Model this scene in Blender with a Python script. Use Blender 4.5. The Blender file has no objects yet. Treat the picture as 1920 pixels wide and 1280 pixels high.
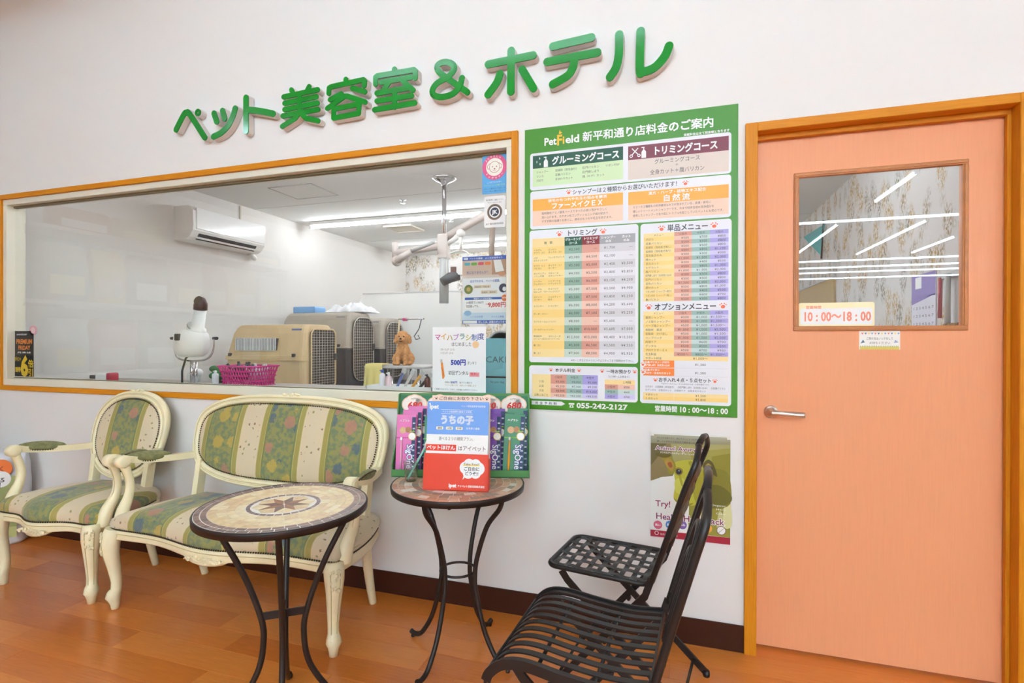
import bpy, bmesh, math, random
from mathutils import Vector, Matrix
R = math.radians
random.seed(7)
scene = bpy.context.scene
COL = scene.collection

# ---------------------------------------------------------------- camera
F_PX = 980.0
cam_data = bpy.data.cameras.new('camera')
cam_data.sensor_fit = 'HORIZONTAL'
cam_data.sensor_width = 36.0
cam_data.lens = 36.0 * F_PX / 1920.0
cam_data.clip_start = 0.02
cam_data.clip_end = 100
camera = bpy.data.objects.new('camera', cam_data)
COL.objects.link(camera)
_yaw, _pitch, _roll = 0.30803, -0.0023, -0.00204
camera.location = (0.0, -2.1507, 1.1799)
camera.rotation_euler = (Matrix.Rotation(_yaw, 3, 'Z') @ Matrix.Rotation(math.pi / 2 + _pitch, 3, 'X') @ Matrix.Rotation(-_roll, 3, 'Z')).to_euler()
scene.camera = camera

# ---------------------------------------------------------------- world and exposure
world = bpy.data.worlds.new('world')
scene.world = world
world.use_nodes = True
world.node_tree.nodes['Background'].inputs[0].default_value = (1.0, 0.97, 0.93, 1)
world.node_tree.nodes['Background'].inputs[1].default_value = 0.25
scene.view_settings.view_transform = 'Standard'
scene.view_settings.look = 'None'
scene.view_settings.gamma = 1.0
scene.view_settings.use_curve_mapping = False
scene.view_settings.exposure = 0.86
scene.cycles.use_light_tree = False
scene.cycles.adaptive_threshold = 0.02
scene.cycles.max_bounces = 7
scene.cycles.diffuse_bounces = 4
scene.cycles.glossy_bounces = 3
scene.cycles.transparent_max_bounces = 10
TUBE_SHOP = 30.0
TUBE_SLIM = 7.0          # the slim tube by the sign wall          # emission of the shop's ceiling tubes
TUBE_ROOM = 27.0          # emission of the grooming room's tubes
SHOP_CEIL = 3.30
ROOM_CEIL = 2.50
LAMP_TINT = (0.715, 0.97, 1.12, 1)
# shop ceiling tubes, some of them added as unseen fill: (x, y, length, direction, label)
_T = ' tube light on the shop ceiling'
SHOP_TUBES = [
    (-1.2, -1.52, 2.2, 'x', 'slim tube light of the shop ceiling closest to the sign wall and its green letters'),
    (-4.1, -2.2, 0.45, 'y', 'short' + _T + ' added to light the pet food shelf'),  # added, unseen: brightens the shelf for its reflection in the window
    (0.3, -3.1, 2.4, 'x', 'long' + _T + ' added as fill just behind the viewpoint'),  # unseen fill added above the viewpoint to light the furniture from the front
    (-0.5, -4.6, 3.2, 'x', 'long' + _T + ' added as fill in the second row behind the viewpoint'),  # added fill, placed where neither pane mirrors it
    (-0.55, -6.0, 4.0, 'x', 'long' + _T + ' added as fill in the third row behind the viewpoint'),  # another added fill row, brings light to the lower wall
    (-0.65, -7.6, 4.4, 'x', 'long' + _T + ' added as fill in the fourth row behind the viewpoint'),  # unseen far fill, added for low frontal light
    (-0.7, -9.4, 5.4, 'x', 'long' + _T + ' added as fill in the fifth row behind the viewpoint'),  # last added fill row, kept out of both reflections
    (4.3, -2.6, 2.4, 'y', 'long' + _T + ' added as side fill farthest to the door side of the sign wall'),  # unseen tube added to light the scene from the door side
    (4.3, -5.6, 2.4, 'y', 'long' + _T + ' added as side fill beyond the one on the door side'),  # second added side light, hidden from the door glass
    (2.78, -6.04, 1.4, 'y', 'short slanting' + _T + ' mirrored highest in the door glass'),
    (2.69, -10.1, 3.6, 'y', 'slanting' + _T + ' mirrored by the hinge-free edge of the door glass'),
    (4.05, -10.25, 3.7, 'y', 'slanting' + _T + ' mirrored across the middle of the door glass'),
    (5.2, -11.2, 2.0, 'y', 'slanting' + _T + ' mirrored by the far edge of the door glass'),
    (2.6, -8.05, 10.0, 'x', 'level shop tube light mirrored as the topmost long line in the door glass'),
    (4.0, -13.1, 11.0, 'x', 'level shop tube light mirrored as the second long line in the door glass'),
    (4.0, -14.5, 11.0, 'x', 'level shop tube light mirrored as the third long line in the door glass'),
    (4.0, -15.7, 11.0, 'x', 'level shop tube light mirrored as the fourth long line in the door glass'),
    (4.0, -17.4, 11.0, 'x', 'level shop tube light mirrored as the lowest long line in the door glass'),
]

# ---------------------------------------------------------------- materials
def lin(c):
    c = c / 255.0
    return c / 12.92 if c <= 0.04045 else ((c + 0.055) / 1.055) ** 2.4
def rgb(*c):
    return (lin(c[0]), lin(c[1]), lin(c[2]), 1.0)
MATS = {}
def mat(name, color, rough=0.5, metal=0.0, spec=0.5, var=0.0, vscale=20.0, bump=0.0, bscale=200.0, coat=0.0, stretch=None, sss=0.0):
    """Principled material with optional noise variation of the colour and fine bump."""
    if name in MATS:
        return MATS[name]
    m = bpy.data.materials.new(name)
    m.use_nodes = True
    nt = m.node_tree
    b = nt.nodes['Principled BSDF']
    b.inputs['Base Color'].default_value = color
    b.inputs['Roughness'].default_value = rough
    b.inputs['Metallic'].default_value = metal
    b.inputs['Specular IOR Level'].default_value = spec
    if coat:
        b.inputs['Coat Weight'].default_value = coat
        b.inputs['Coat Roughness'].default_value = 0.08
    if var or bump:
        tc = nt.nodes.new('ShaderNodeTexCoord')
        mp = nt.nodes.new('ShaderNodeMapping')
        nt.links.new(tc.outputs['Object'], mp.inputs[0])
        if stretch:
            mp.inputs['Scale'].default_value = stretch
    if var:
        n = nt.nodes.new('ShaderNodeTexNoise')
        n.inputs['Scale'].default_value = vscale
        n.inputs['Detail'].default_value = 4
        nt.links.new(mp.outputs[0], n.inputs['Vector'])
        mr = nt.nodes.new('ShaderNodeMapRange')
        mr.inputs['From Min'].default_value = 0.3
        mr.inputs['From Max'].default_value = 0.7
        mr.inputs['To Min'].default_value = 1 - var
        mr.inputs['To Max'].default_value = 1 + var
        nt.links.new(n.outputs['Fac'], mr.inputs['Value'])
        mx = nt.nodes.new('ShaderNodeVectorMath')
        mx.operation = 'SCALE'
        mx.inputs[0].default_value = color[:3]
        nt.links.new(mr.outputs[0], mx.inputs['Scale'])
        nt.links.new(mx.outputs[0], b.inputs['Base Color'])
    if bump:
        n2 = nt.nodes.new('ShaderNodeTexNoise')
        n2.inputs['Scale'].default_value = bscale
        n2.inputs['Detail'].default_value = 3
        nt.links.new(mp.outputs[0], n2.inputs['Vector'])
        bp = nt.nodes.new('ShaderNodeBump')
        bp.inputs['Strength'].default_value = bump
        bp.inputs['Distance'].default_value = 0.002
        nt.links.new(n2.outputs['Fac'], bp.inputs['Height'])
        nt.links.new(bp.outputs[0], b.inputs['Normal'])
    MATS[name] = m
    return m
def emit(name, color, strength):
    if name in MATS:
        return MATS[name]
    m = bpy.data.materials.new(name)
    m.use_nodes = True
    b = m.node_tree.nodes['Principled BSDF']
    b.inputs['Base Color'].default_value = (0.9, 0.9, 0.9, 1)
    b.inputs['Emission Color'].default_value = color
    b.inputs['Emission Strength'].default_value = strength
    MATS[name] = m
    return m
def pane_mat(name, tint=(1, 1, 1, 1), gain=1.0, rough=0.0):
    """Clear pane: sees through, mirrors by the angle."""
    if name in MATS:
        return MATS[name]
    m = bpy.data.materials.new(name)
    m.use_nodes = True
    nt = m.node_tree
    nt.nodes.remove(nt.nodes['Principled BSDF'])
    out = nt.nodes['Material Output']
    tr = nt.nodes.new('ShaderNodeBsdfTransparent'); tr.inputs[0].default_value = tint
    gl = nt.nodes.new('ShaderNodeBsdfGlossy'); gl.inputs['Roughness'].default_value = rough
    fr = nt.nodes.new('ShaderNodeFresnel')
    ge = nt.nodes.new('ShaderNodeNewGeometry'); ior = nt.nodes.new('ShaderNodeMapRange')
    ior.inputs['To Min'].default_value = 1.5; ior.inputs['To Max'].default_value = 1 / 1.5
    nt.links.new(ge.outputs['Backfacing'], ior.inputs['Value']); nt.links.new(ior.outputs[0], fr.inputs[0])
    mu = nt.nodes.new('ShaderNodeMath'); mu.operation = 'MULTIPLY'; mu.inputs[1].default_value = gain; mu.use_clamp = True
    mx = nt.nodes.new('ShaderNodeMixShader')
    nt.links.new(fr.outputs[0], mu.inputs[0]); nt.links.new(mu.outputs[0], mx.inputs[0])
    nt.links.new(tr.outputs[0], mx.inputs[1]); nt.links.new(gl.outputs[0], mx.inputs[2])
    nt.links.new(mx.outputs[0], out.inputs['Surface'])
    MATS[name] = m
    return m

# ---------------------------------------------------------------- mesh builder
class MB:
    def __init__(self):
        self.v = []; self.f = []; self.mi = []; self.sm = []
    def add(self, vs, fs, mi=0, smooth=False, M=None):
        o = len(self.v)
        self.v += [tuple(M @ Vector(p)) if M else tuple(p) for p in vs]
        for f in fs:
            self.f.append([i + o for i in f]); self.mi.append(mi); self.sm.append(smooth)
        return self
    def box(self, a, b, mi=0, M=None):
        x0, y0, z0 = a; x1, y1, z1 = b
        vs = [(x0, y0, z0), (x1, y0, z0), (x1, y1, z0), (x0, y1, z0), (x0, y0, z1), (x1, y0, z1), (x1, y1, z1), (x0, y1, z1)]
        fs = [(3, 2, 1, 0), (4, 5, 6, 7), (0, 1, 5, 4), (1, 2, 6, 5), (2, 3, 7, 6), (3, 0, 4, 7)]
        return self.add(vs, fs, mi, False, M)
    def rbox(self, a, b, r=0.004, mi=0, M=None, seg=1):
        bm = bmesh.new()
        bmesh.ops.create_cube(bm, size=1.0)
        for v in bm.verts:
            v.co = Vector([(a[i] + b[i]) / 2 + v.co[i] * (b[i] - a[i]) for i in range(3)])
        bmesh.ops.bevel(bm, geom=bm.edges[:], offset=r, segments=seg, affect='EDGES', profile=0.6)
        return self.take(bm, mi, M, seg > 1)
    def take(self, bm, mi=0, M=None, smooth=False):
        bm.verts.index_update()
        self.add([v.co.copy() for v in bm.verts], [[v.index for v in f.verts] for f in bm.faces], mi, smooth, M)
        bm.free()
        return self
    def sphere(self, c, r, mi=0, u=16, v=10, M=None, smooth=True):
        if not hasattr(r, '__len__'): r = (r, r, r)
        bm = bmesh.new()
        bmesh.ops.create_uvsphere(bm, u_segments=u, v_segments=v, radius=1)
        for p in bm.verts:
            p.co = Vector((c[0] + p.co.x * r[0], c[1] + p.co.y * r[1], c[2] + p.co.z * r[2]))
        return self.take(bm, mi, M, smooth)
    def ico(self, c, r, mi=0, sub=1, M=None, smooth=True):
        if not hasattr(r, '__len__'): r = (r, r, r)
        bm = bmesh.new()
        bmesh.ops.create_icosphere(bm, subdivisions=sub, radius=1)
        for p in bm.verts:
            p.co = Vector((c[0] + p.co.x * r[0], c[1] + p.co.y * r[1], c[2] + p.co.z * r[2]))
        return self.take(bm, mi, M, smooth)
    def tube(self, path, rad, n=8, mi=0, caps=True, closed=False, smooth=True, M=None, flat=None):
        """Sweep an n-gon along a path; rad may be a number or one per point; flat=(w,h) sweeps a flat bar."""
        P = [Vector(p) for p in path]
        k = len(P)
        rr = rad if hasattr(rad, '__len__') else [rad] * k
        T = []
        for i in range(k):
            if closed: t = P[(i + 1) % k] - P[(i - 1) % k]
            else: t = P[min(i + 1, k - 1)] - P[max(i - 1, 0)]
            T.append(t.normalized())
        ref = Vector((0, 0, 1)) if abs(T[0].z) < 0.9 else Vector((1, 0, 0))
        nrm = (ref - T[0] * ref.dot(T[0])).normalized()
        vs = []
        for i in range(k):
            nrm = (nrm - T[i] * nrm.dot(T[i]))
            if nrm.length < 1e-6: nrm = T[i].orthogonal()
            nrm.normalize()
            bi = T[i].cross(nrm)
            if flat:
                w, h = flat
                for sx, sy in ((-1, -1), (1, -1), (1, 1), (-1, 1)):
                    vs.append(P[i] + bi * (sx * w / 2) + nrm * (sy * h / 2))
            else:
                for j in range(n):
                    a = 2 * math.pi * j / n
                    vs.append(P[i] + (nrm * math.cos(a) + bi * math.sin(a)) * rr[i])
        if flat: n = 4; smooth = False
        fs = []
        for i in range(k if closed else k - 1):
            i2 = (i + 1) % k
            for j in range(n):
                j2 = (j + 1) % n
                fs.append((i * n + j, i * n + j2, i2 * n + j2, i2 * n + j))
        self.add(vs, fs, mi, smooth, M)
        if caps and not closed:
            o = len(self.v) - len(vs)
            self.f.append([o + j for j in range(n)][::-1]); self.mi.append(mi); self.sm.append(False)
            self.f.append([o + (k - 1) * n + j for j in range(n)]); self.mi.append(mi); self.sm.append(False)
        return self
    def lathe(self, prof, n=24, mi=0, c=(0, 0, 0), M=None, smooth=True):
        vs = []; fs = []
        for (r, z) in prof:
            for j in range(n):
                a = 2 * math.pi * j / n
                vs.append((c[0] + r * math.cos(a), c[1] + r * math.sin(a), c[2] + z))
        for i in range(len(prof) - 1):
            for j in range(n):
                j2 = (j + 1) % n
                fs.append((i * n + j, i * n + j2, (i + 1) * n + j2, (i + 1) * n + j))
        fs.append([j for j in range(n)][::-1])
        fs.append([(len(prof) - 1) * n + j for j in range(n)])
        return self.add(vs, fs, mi, smooth, M)
    def prism(self, poly, d0, d1, axis='z', mi=0, M=None):
        """Extrude a 2D polygon; axis z: (x,y), axis y: (x,z), axis x: (y,z)."""
        def p3(p, d):
            return (p[0], p[1], d) if axis == 'z' else ((p[0], d, p[1]) if axis == 'y' else (d, p[0], p[1]))
        n = len(poly)
        vs = [p3(p, d0) for p in poly] + [p3(p, d1) for p in poly]
        fs = [list(range(n))[::-1], list(range(n, 2 * n))] + [(i, (i + 1) % n, n + (i + 1) % n, n + i) for i in range(n)]
        return self.add(vs, fs, mi, False, M)
    def build(self, name, mats, parent=None, loc=None, rot=None, fix=True):
        me = bpy.data.meshes.new(name)
        me.from_pydata([tuple(p) for p in self.v], [], self.f)
        if not isinstance(mats, (list, tuple)): mats = [mats]
        for m in mats: me.materials.append(m)
        me.polygons.foreach_set('material_index', self.mi)
        me.polygons.foreach_set('use_smooth', self.sm)
        me.update()
        if fix:
            bm = bmesh.new(); bm.from_mesh(me)
            bmesh.ops.recalc_face_normals(bm, faces=bm.faces[:])
            bm.to_mesh(me); bm.free()
        return link(me, name, parent, loc, rot)
def link(me, name, parent=None, loc=None, rot=None):
    o = bpy.data.objects.new(name, me)
    COL.objects.link(o)
    if parent is not None: o.parent = parent
    if loc is not None: o.location = loc
    if rot is not None: o.rotation_euler = rot
    return o
def tag(o, label=None, cat=None, group=None, kind=None):
    if label: o['label'] = label
    if cat: o['category'] = cat
    if group: o['group'] = group
    if kind: o['kind'] = kind
    return o
def thing(name, label, cat, loc=(0, 0, 0), rotz=0.0, group=None):
    o = bpy.data.objects.new(name, None)
    o.empty_display_size = 0.05
    COL.objects.link(o)
    o.location = loc
    o.rotation_euler = (0, 0, rotz)
    return tag(o, label, cat, group)
def structure(o):
    o['kind'] = 'structure'
    return o
def copy_tree(o, parent=None):
    c = o.copy(); COL.objects.link(c)
    c.parent = parent
    for ch in list(o.children): copy_tree(ch, c)
    return c
def spline(pts, n=6):
    """Catmull-Rom through the points."""
    P = [Vector(p) for p in pts]
    out = []
    for i in range(len(P) - 1):
        p0 = P[max(i - 1, 0)]; p1 = P[i]; p2 = P[i + 1]; p3 = P[min(i + 2, len(P) - 1)]
        for k in range(n):
            t = k / n
            out.append(0.5 * ((2 * p1) + (p2 - p0) * t + (2 * p0 - 5 * p1 + 4 * p2 - p3) * t * t + (3 * p1 - p0 - 3 * p2 + p3) * t ** 3))
    out.append(P[-1])
    return out
def rrect(x0, y0, x1, y1, r, n=5):
    pts = []
    for cx, cy, a0 in ((x1 - r, y1 - r, 0), (x0 + r, y1 - r, 90), (x0 + r, y0 + r, 180), (x1 - r, y0 + r, 270)):
        for k in range(n + 1):
            a = R(a0 + 90 * k / n)
            pts.append((cx + r * math.cos(a), cy + r * math.sin(a)))
    return pts

# ---------------------------------------------------------------- flat print (lettering and simple shapes)
GLYPH = {}
_cu = bpy.data.curves.new('glyph_source', 'FONT')
_cu.resolution_u = 2
_go = bpy.data.objects.new('glyph_source', _cu)
def _tess(body, bold):
    _cu.body = body; _cu.size = 1.0; _cu.offset = bold
    me = bpy.data.meshes.new_from_object(_go)
    vs = [(v.co.x, v.co.y) for v in me.vertices]
    fs = [list(p.vertices) for p in me.polygons]
    bpy.data.meshes.remove(me)
    return vs, fs
_bar = {}
def glyph(c, bold=0.0):
    k = (c, bold)
    if k in GLYPH: return GLYPH[k]
    if c in ' \u3000':
        GLYPH[k] = ([], [], 0.3 if c == ' ' else 1.0); return GLYPH[k]
    vs, fs = _tess(c, bold)
    if ord(c) > 0x2e80: adv = 1.0
    else:
        if 'b' not in _bar: _bar['b'] = max(p[0] for p in _tess('||', 0)[0])
        adv = max(p[0] for p in _tess('|' + c + '|', 0)[0]) - _bar['b']
    GLYPH[k] = (vs, fs, adv)
    return GLYPH[k]
class Print(MB):
    """Flat print on a sheet: x to the right, y up, small z steps for layers."""
    def __init__(self, w=1, h=1, step=0.00012):
        super().__init__(); self.mats = []; self.step = step
    def m(self, material):
        if material not in self.mats: self.mats.append(material)
        return self.mats.index(material)
    def poly(self, pts, material, layer=1):
        z = layer * self.step
        return self.add([(p[0], p[1], z) for p in pts], [list(range(len(pts)))], self.m(material))
    def rect(self, x0, y0, x1, y1, material, layer=1, r=0.0):
        if r: return self.poly(rrect(min(x0, x1), min(y0, y1), max(x0, x1), max(y0, y1), r), material, layer)
        return self.poly([(x0, y0), (x1, y0), (x1, y1), (x0, y1)], material, layer)
    def disc(self, x, y, r, material, layer=1, n=20, ry=None):
        return self.poly([(x + r * math.cos(2 * math.pi * i / n), y + (ry or r) * math.sin(2 * math.pi * i / n)) for i in range(n)], material, layer)
    def ring(self, x, y, r0, r1, material, layer=1, n=28):
        z = layer * self.step
        vs = []
        for i in range(n):
            a = 2 * math.pi * i / n
            vs += [(x + r0 * math.cos(a), y + r0 * math.sin(a), z), (x + r1 * math.cos(a), y + r1 * math.sin(a), z)]
        return self.add(vs, [(2 * i, 2 * i + 1, (2 * i + 3) % (2 * n), (2 * i + 2) % (2 * n)) for i in range(n)], self.m(material))
    def line(self, pts, w, material, layer=2):
        for a, b in zip(pts[:-1], pts[1:]):
            d = Vector((b[0] - a[0], b[1] - a[1]))
            if d.length == 0: continue
            d.normalize(); nx, ny = -d.y * w / 2, d.x * w / 2
            self.poly([(a[0] - nx, a[1] - ny), (b[0] - nx, b[1] - ny), (b[0] + nx, b[1] + ny), (a[0] + nx, a[1] + ny)], material, layer)
        return self
    def text(self, s, x, y, size, material, layer=3, align='l', bold=0.0, width=None, rot=0.0, sx=1.0, gap=0.0, shear=0.0):
        """Baseline-left at (x, y), em height size; width fits the whole string into that length."""
        adv = sum(glyph(c, bold)[2] + gap for c in s)
        ss = size * sx
        if width: ss = width / max(adv, 1e-6)
        tot = adv * ss
        ox = {'l': 0, 'c': -tot / 2, 'r': -tot}[align]
        ca, sa = math.cos(rot), math.sin(rot)
        mi = self.m(material); z = layer * self.step
        pen = ox
        for c in s:
            ideo = 0x4e00 <= ord(c) <= 0x9fff or (bold > 0.041 and ord(c) > 0x2e80)
            vs, fs, a = glyph(c, 0.0 if ideo else bold)
            for k, (bu, bv) in enumerate(((-1, -1), (1, -1), (1, 1), (-1, 1), (0, -1.3), (0, 1.3), (1.3, 0), (-1.3, 0))[:8 if bold > 0.041 else 4] if ideo and bold else ((0, 0),)):
                P = []
                for (u, v) in vs:
                    u2, v2 = u + bu * bold * 0.6, v + bv * bold * 0.6
                    px, py = pen + (u2 + shear * v2) * ss, v2 * size
                    P.append((x + px * ca - py * sa, y + px * sa + py * ca, z + k * 0.000012))
                self.add(P, fs, mi)
            pen += (a + gap) * ss
        return self
    def paw(self, x, y, r, material, layer=3):
        self.disc(x, y - r * 0.25, r * 0.6, material, layer, 12, r * 0.5)
        for a in (150, 115, 65, 30):
            self.disc(x + r * 0.95 * math.cos(R(a)), y - r * 0.1 + r * 0.85 * math.sin(R(a)), r * 0.2, material, layer, 8)
    def build(self, name, parent=None, loc=None, rot=None):
        o = super().build(name, self.mats, parent, loc, rot, fix=False)
        return o
UP = (math.pi / 2, 0, 0)       # sheet standing on a wall, facing -y
def ink(name, *c):
    return mat('ink_' + name, rgb(*c), 0.45, spec=0.4)
W_ = ink('white', 245, 245, 243); K_ = ink('black', 45, 42, 42); RED_ = ink('red', 215, 45, 35)
# ================================================================ structure
M_wall = mat('wall_paper', rgb(239, 236, 233), 0.75, spec=0.25)
M_ceil = mat('ceiling_white', rgb(232, 231, 228), 0.85, spec=0.2)
M_rwall = mat('room_wall', rgb(226, 221, 216), 0.8, spec=0.2)
M_base = mat('baseboard_vinyl', rgb(66, 32, 18), 0.5, spec=0.2)
def wood(name, c1, c2, rough=0.35, scale=(1, 1, 1), coat=0.15, spec=0.5):
    m = bpy.data.materials.new(name); m.use_nodes = True
    nt = m.node_tree; b = nt.nodes['Principled BSDF']
    tc = nt.nodes.new('ShaderNodeTexCoord'); mp = nt.nodes.new('ShaderNodeMapping')
    mp.inputs['Scale'].default_value = scale
    n = nt.nodes.new('ShaderNodeTexNoise'); n.inputs['Scale'].default_value = 6; n.inputs['Detail'].default_value = 6; n.inputs['Distortion'].default_value = 0.6
    cr = nt.nodes.new('ShaderNodeValToRGB')
    cr.color_ramp.elements[0].position = 0.3; cr.color_ramp.elements[0].color = c1
    cr.color_ramp.elements[1].position = 0.7; cr.color_ramp.elements[1].color = c2
    oi = nt.nodes.new('ShaderNodeObjectInfo')
    ad = nt.nodes.new('ShaderNodeVectorMath'); ad.operation = 'ADD'
    nt.links.new(tc.outputs['Object'], mp.inputs[0]); nt.links.new(mp.outputs[0], ad.inputs[0]); nt.links.new(oi.outputs['Location'], ad.inputs[1])
    nt.links.new(ad.outputs[0], n.inputs['Vector']); nt.links.new(n.outputs['Fac'], cr.inputs[0]); nt.links.new(cr.outputs[0], b.inputs['Base Color'])
    b.inputs['Roughness'].default_value = rough; b.inputs['Specular IOR Level'].default_value = spec
    b.inputs['Coat Weight'].default_value = coat; b.inputs['Coat Roughness'].default_value = 0.15
    MATS[name] = m
    return m
M_trim = wood('trim_wood_x', rgb(208, 126, 14), rgb(222, 144, 30), 0.5, (1.5, 40, 40), 0.0, 0.25)
M_trimv = wood('trim_wood_z', rgb(208, 126, 14), rgb(222, 144, 30), 0.5, (40, 40, 1.5), 0.0, 0.25)
M_plank = [wood('floor_wood_%d' % i, rgb(*a), rgb(*b), 0.30, (1.6, 26, 1), 0.22) for i, (a, b) in enumerate((
    ((208, 114, 42), (218, 127, 52)), ((215, 122, 47), (225, 135, 58)), ((198, 105, 36), (211, 118, 46)), ((219, 128, 52), (228, 141, 64))))]
M_alu = mat('cream_aluminium', rgb(233, 228, 210), 0.4, spec=0.4)
M_glass = pane_mat('window_pane_glass', (0.97, 0.98, 0.97, 1), 1.0)
M_seal_shade = mat('window_seal_shade', rgb(120, 110, 82), 0.6)

WX0, WX1, WZ0, WZ1 = -4.055, -0.656, 0.865, 2.078      # outer edge of the window casing
DX0, DX1, DZ1 = 0.239, 1.108, 1.995                     # outer edge of the door casing
CW = 0.029                                              # window casing face width
DC = 0.042                                              # door casing face width
SX0, SX1, SY0 = -7.0, 10.0, -18.5                        # shop extents
RX0, RX1, RY1 = -4.10, 1.32, 5.2                        # grooming room extents
WT = 0.13                                               # wall thickness

# floor: base slab with the planks as its pieces
fl = MB().box((SX0, SY0, -0.05), (SX1, RY1, -0.008))
floor = structure(fl.build('floor', mat('floor_underlay', rgb(193, 118, 62), 0.4, var=0.1, vscale=4, stretch=(1, 8, 1))))
PW, PL = 0.115, 0.91
random.seed(11)
plank_me = []
for k in range(4):
    b = MB().rbox((-PL / 2 + 0.0002, -PW / 2 + 0.0002, -0.008), (PL / 2 - 0.0002, PW / 2 - 0.0002, 0.0), 0.0006)
    me_o = b.build('plank', M_plank[k]); plank_me.append(me_o.data); bpy.data.objects.remove(me_o)
row = 0
y = 0.10
while y > -1.75:
    off = (row * 0.37 + 0.13 * math.sin(row * 2.1)) % PL
    x = -4.75 + off
    while x < 1.75:
        link(random.choice(plank_me), 'plank', floor, (x, y - PW / 2, 0))
        x += PL
    y -= PW; row += 1
bb = MB().box((SX0, SY0, -0.008), (SX1, y, 0.0)); bb.box((SX0, y, -0.008), (-4.75, 0.1, 0.0)); bb.box((2.2, y, -0.008), (SX1, 0.1, 0.0))
bb.build('far_flooring', mat('floor_far', rgb(200, 122, 66), 0.4, var=0.1, vscale=5, stretch=(1, 8, 1)), floor)

structure(MB().box((RX0, 0.1, -0.008), (RX1, RY1, 0.0)).build('floor_room', mat('room_vinyl', rgb(196, 194, 190), 0.5)))
# front wall with the window and the door cut out
w = MB()
def wb(x0, x1, z0, z1): w.box((x0, 0, z0), (x1, WT, z1))
H = SHOP_CEIL
wix0, wix1, wiz0, wiz1 = WX0 + 0.012, WX1 - 0.012, WZ0 + 0.012, WZ1 - 0.012
dix0, dix1, diz1 = DX0 + 0.015, DX1 - 0.015, DZ1 - 0.015
wb(SX0, wix0, 0, H); wb(wix0, wix1, 0, wiz0); wb(wix0, wix1, wiz1, H); wb(wix1, dix0, 0, H)
wb(dix0, dix1, diz1, H); wb(dix1, SX1, 0, H)
structure(w.build('wall_front', M_wall))
structure(MB().box((SX0 - 0.1, SY0, 0), (SX0, 0.13, H)).build('wall_left', M_wall))
structure(MB().box((SX1, SY0, 0), (SX1 + 0.1, 0.13, H)).build('wall_right', M_wall))
structure(MB().box((SX0, SY0 - 0.1, 0), (SX1, SY0, H)).build('wall_back', M_wall))
structure(MB().box((SX0 - 0.1, SY0 - 0.1, H), (SX1 + 0.1, WT, H + 0.1)).build('ceiling', M_ceil))
bs = MB(); bs.rbox((SX0, -0.007, 0.0), (DX0, 0.0, 0.102), 0.0015); bs.rbox((DX1, -0.007, 0.0), (SX1, 0.0, 0.102), 0.0015)
structure(bs.build('baseboard_front', M_base))

# grooming room behind the wall
def floral():
    m = bpy.data.materials.new('floral_wallpaper'); m.use_nodes = True
    nt = m.node_tree; b = nt.nodes['Principled BSDF']
    b.inputs['Roughness'].default_value = 0.8
    tc = nt.nodes.new('ShaderNodeTexCoord'); mp = nt.nodes.new('ShaderNodeMapping'); mp.inputs['Scale'].default_value = (9, 9, 5)
    nt.links.new(tc.outputs['Object'], mp.inputs[0])
    v = nt.nodes.new('ShaderNodeTexVoronoi'); v.inputs['Scale'].default_value = 1.0
    nt.links.new(mp.outputs[0], v.inputs['Vector'])
    n = nt.nodes.new('ShaderNodeTexNoise'); n.inputs['Scale'].default_value = 7; n.inputs['Detail'].default_value = 6; n.inputs['Roughness'].default_value = 0.75
    nt.links.new(mp.outputs[0], n.inputs['Vector'])
    r1 = nt.nodes.new('ShaderNodeMapRange'); r1.inputs['From Min'].default_value = 0.62; r1.inputs['From Max'].default_value = 0.35
    nt.links.new(v.outputs['Distance'], r1.inputs['Value'])
    r2 = nt.nodes.new('ShaderNodeMapRange'); r2.inputs['From Min'].default_value = 0.48; r2.inputs['From Max'].default_value = 0.54
    nt.links.new(n.outputs['Fac'], r2.inputs['Value'])
    mu = nt.nodes.new('ShaderNodeMath'); mu.operation = 'MULTIPLY'
    nt.links.new(r1.outputs[0], mu.inputs[0]); nt.links.new(r2.outputs[0], mu.inputs[1])
    cr = nt.nodes.new('ShaderNodeValToRGB'); cr.color_ramp.interpolation = 'CONSTANT'
    e = cr.color_ramp.elements
    e[0].color = rgb(150, 128, 84); e[1].position = 0.35; e[1].color = rgb(128, 118, 92)
    x = e.new(0.7); x.color = rgb(176, 142, 70)
    sp = nt.nodes.new('ShaderNodeSeparateColor'); nt.links.new(v.outputs['Color'], sp.inputs[0]); nt.links.new(sp.outputs[0], cr.inputs[0])
    mx = nt.nodes.new('ShaderNodeMix'); mx.data_type = 'RGBA'
    mx.inputs['A'].default_value = rgb(214, 210, 206)
    nt.links.new(mu.outputs[0], mx.inputs['Factor']); nt.links.new(cr.outputs[0], mx.inputs['B']); nt.links.new(mx.outputs['Result'], b.inputs['Base Color'])
    return m
M_floral = floral()
structure(MB().box((RX0 - 0.1, WT, 0), (RX0, RY1, ROOM_CEIL)).build('wall_room_left', M_rwall))
structure(MB().box((RX1, WT, 0), (RX1 + 0.1, RY1, ROOM_CEIL)).build('wall_room_right', M_floral))
structure(MB().box((RX0 - 0.1, RY1, 0), (RX1 + 0.1, RY1 + 0.1, ROOM_CEIL)).build('wall_room_back', M_floral))
cm = MB().box((RX0 - 0.1, WT, ROOM_CEIL), (RX1 + 0.1, RY1 + 0.1, ROOM_CEIL + 0.1))
ceil_room = structure(cm.build('ceiling_room', M_ceil))
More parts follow.
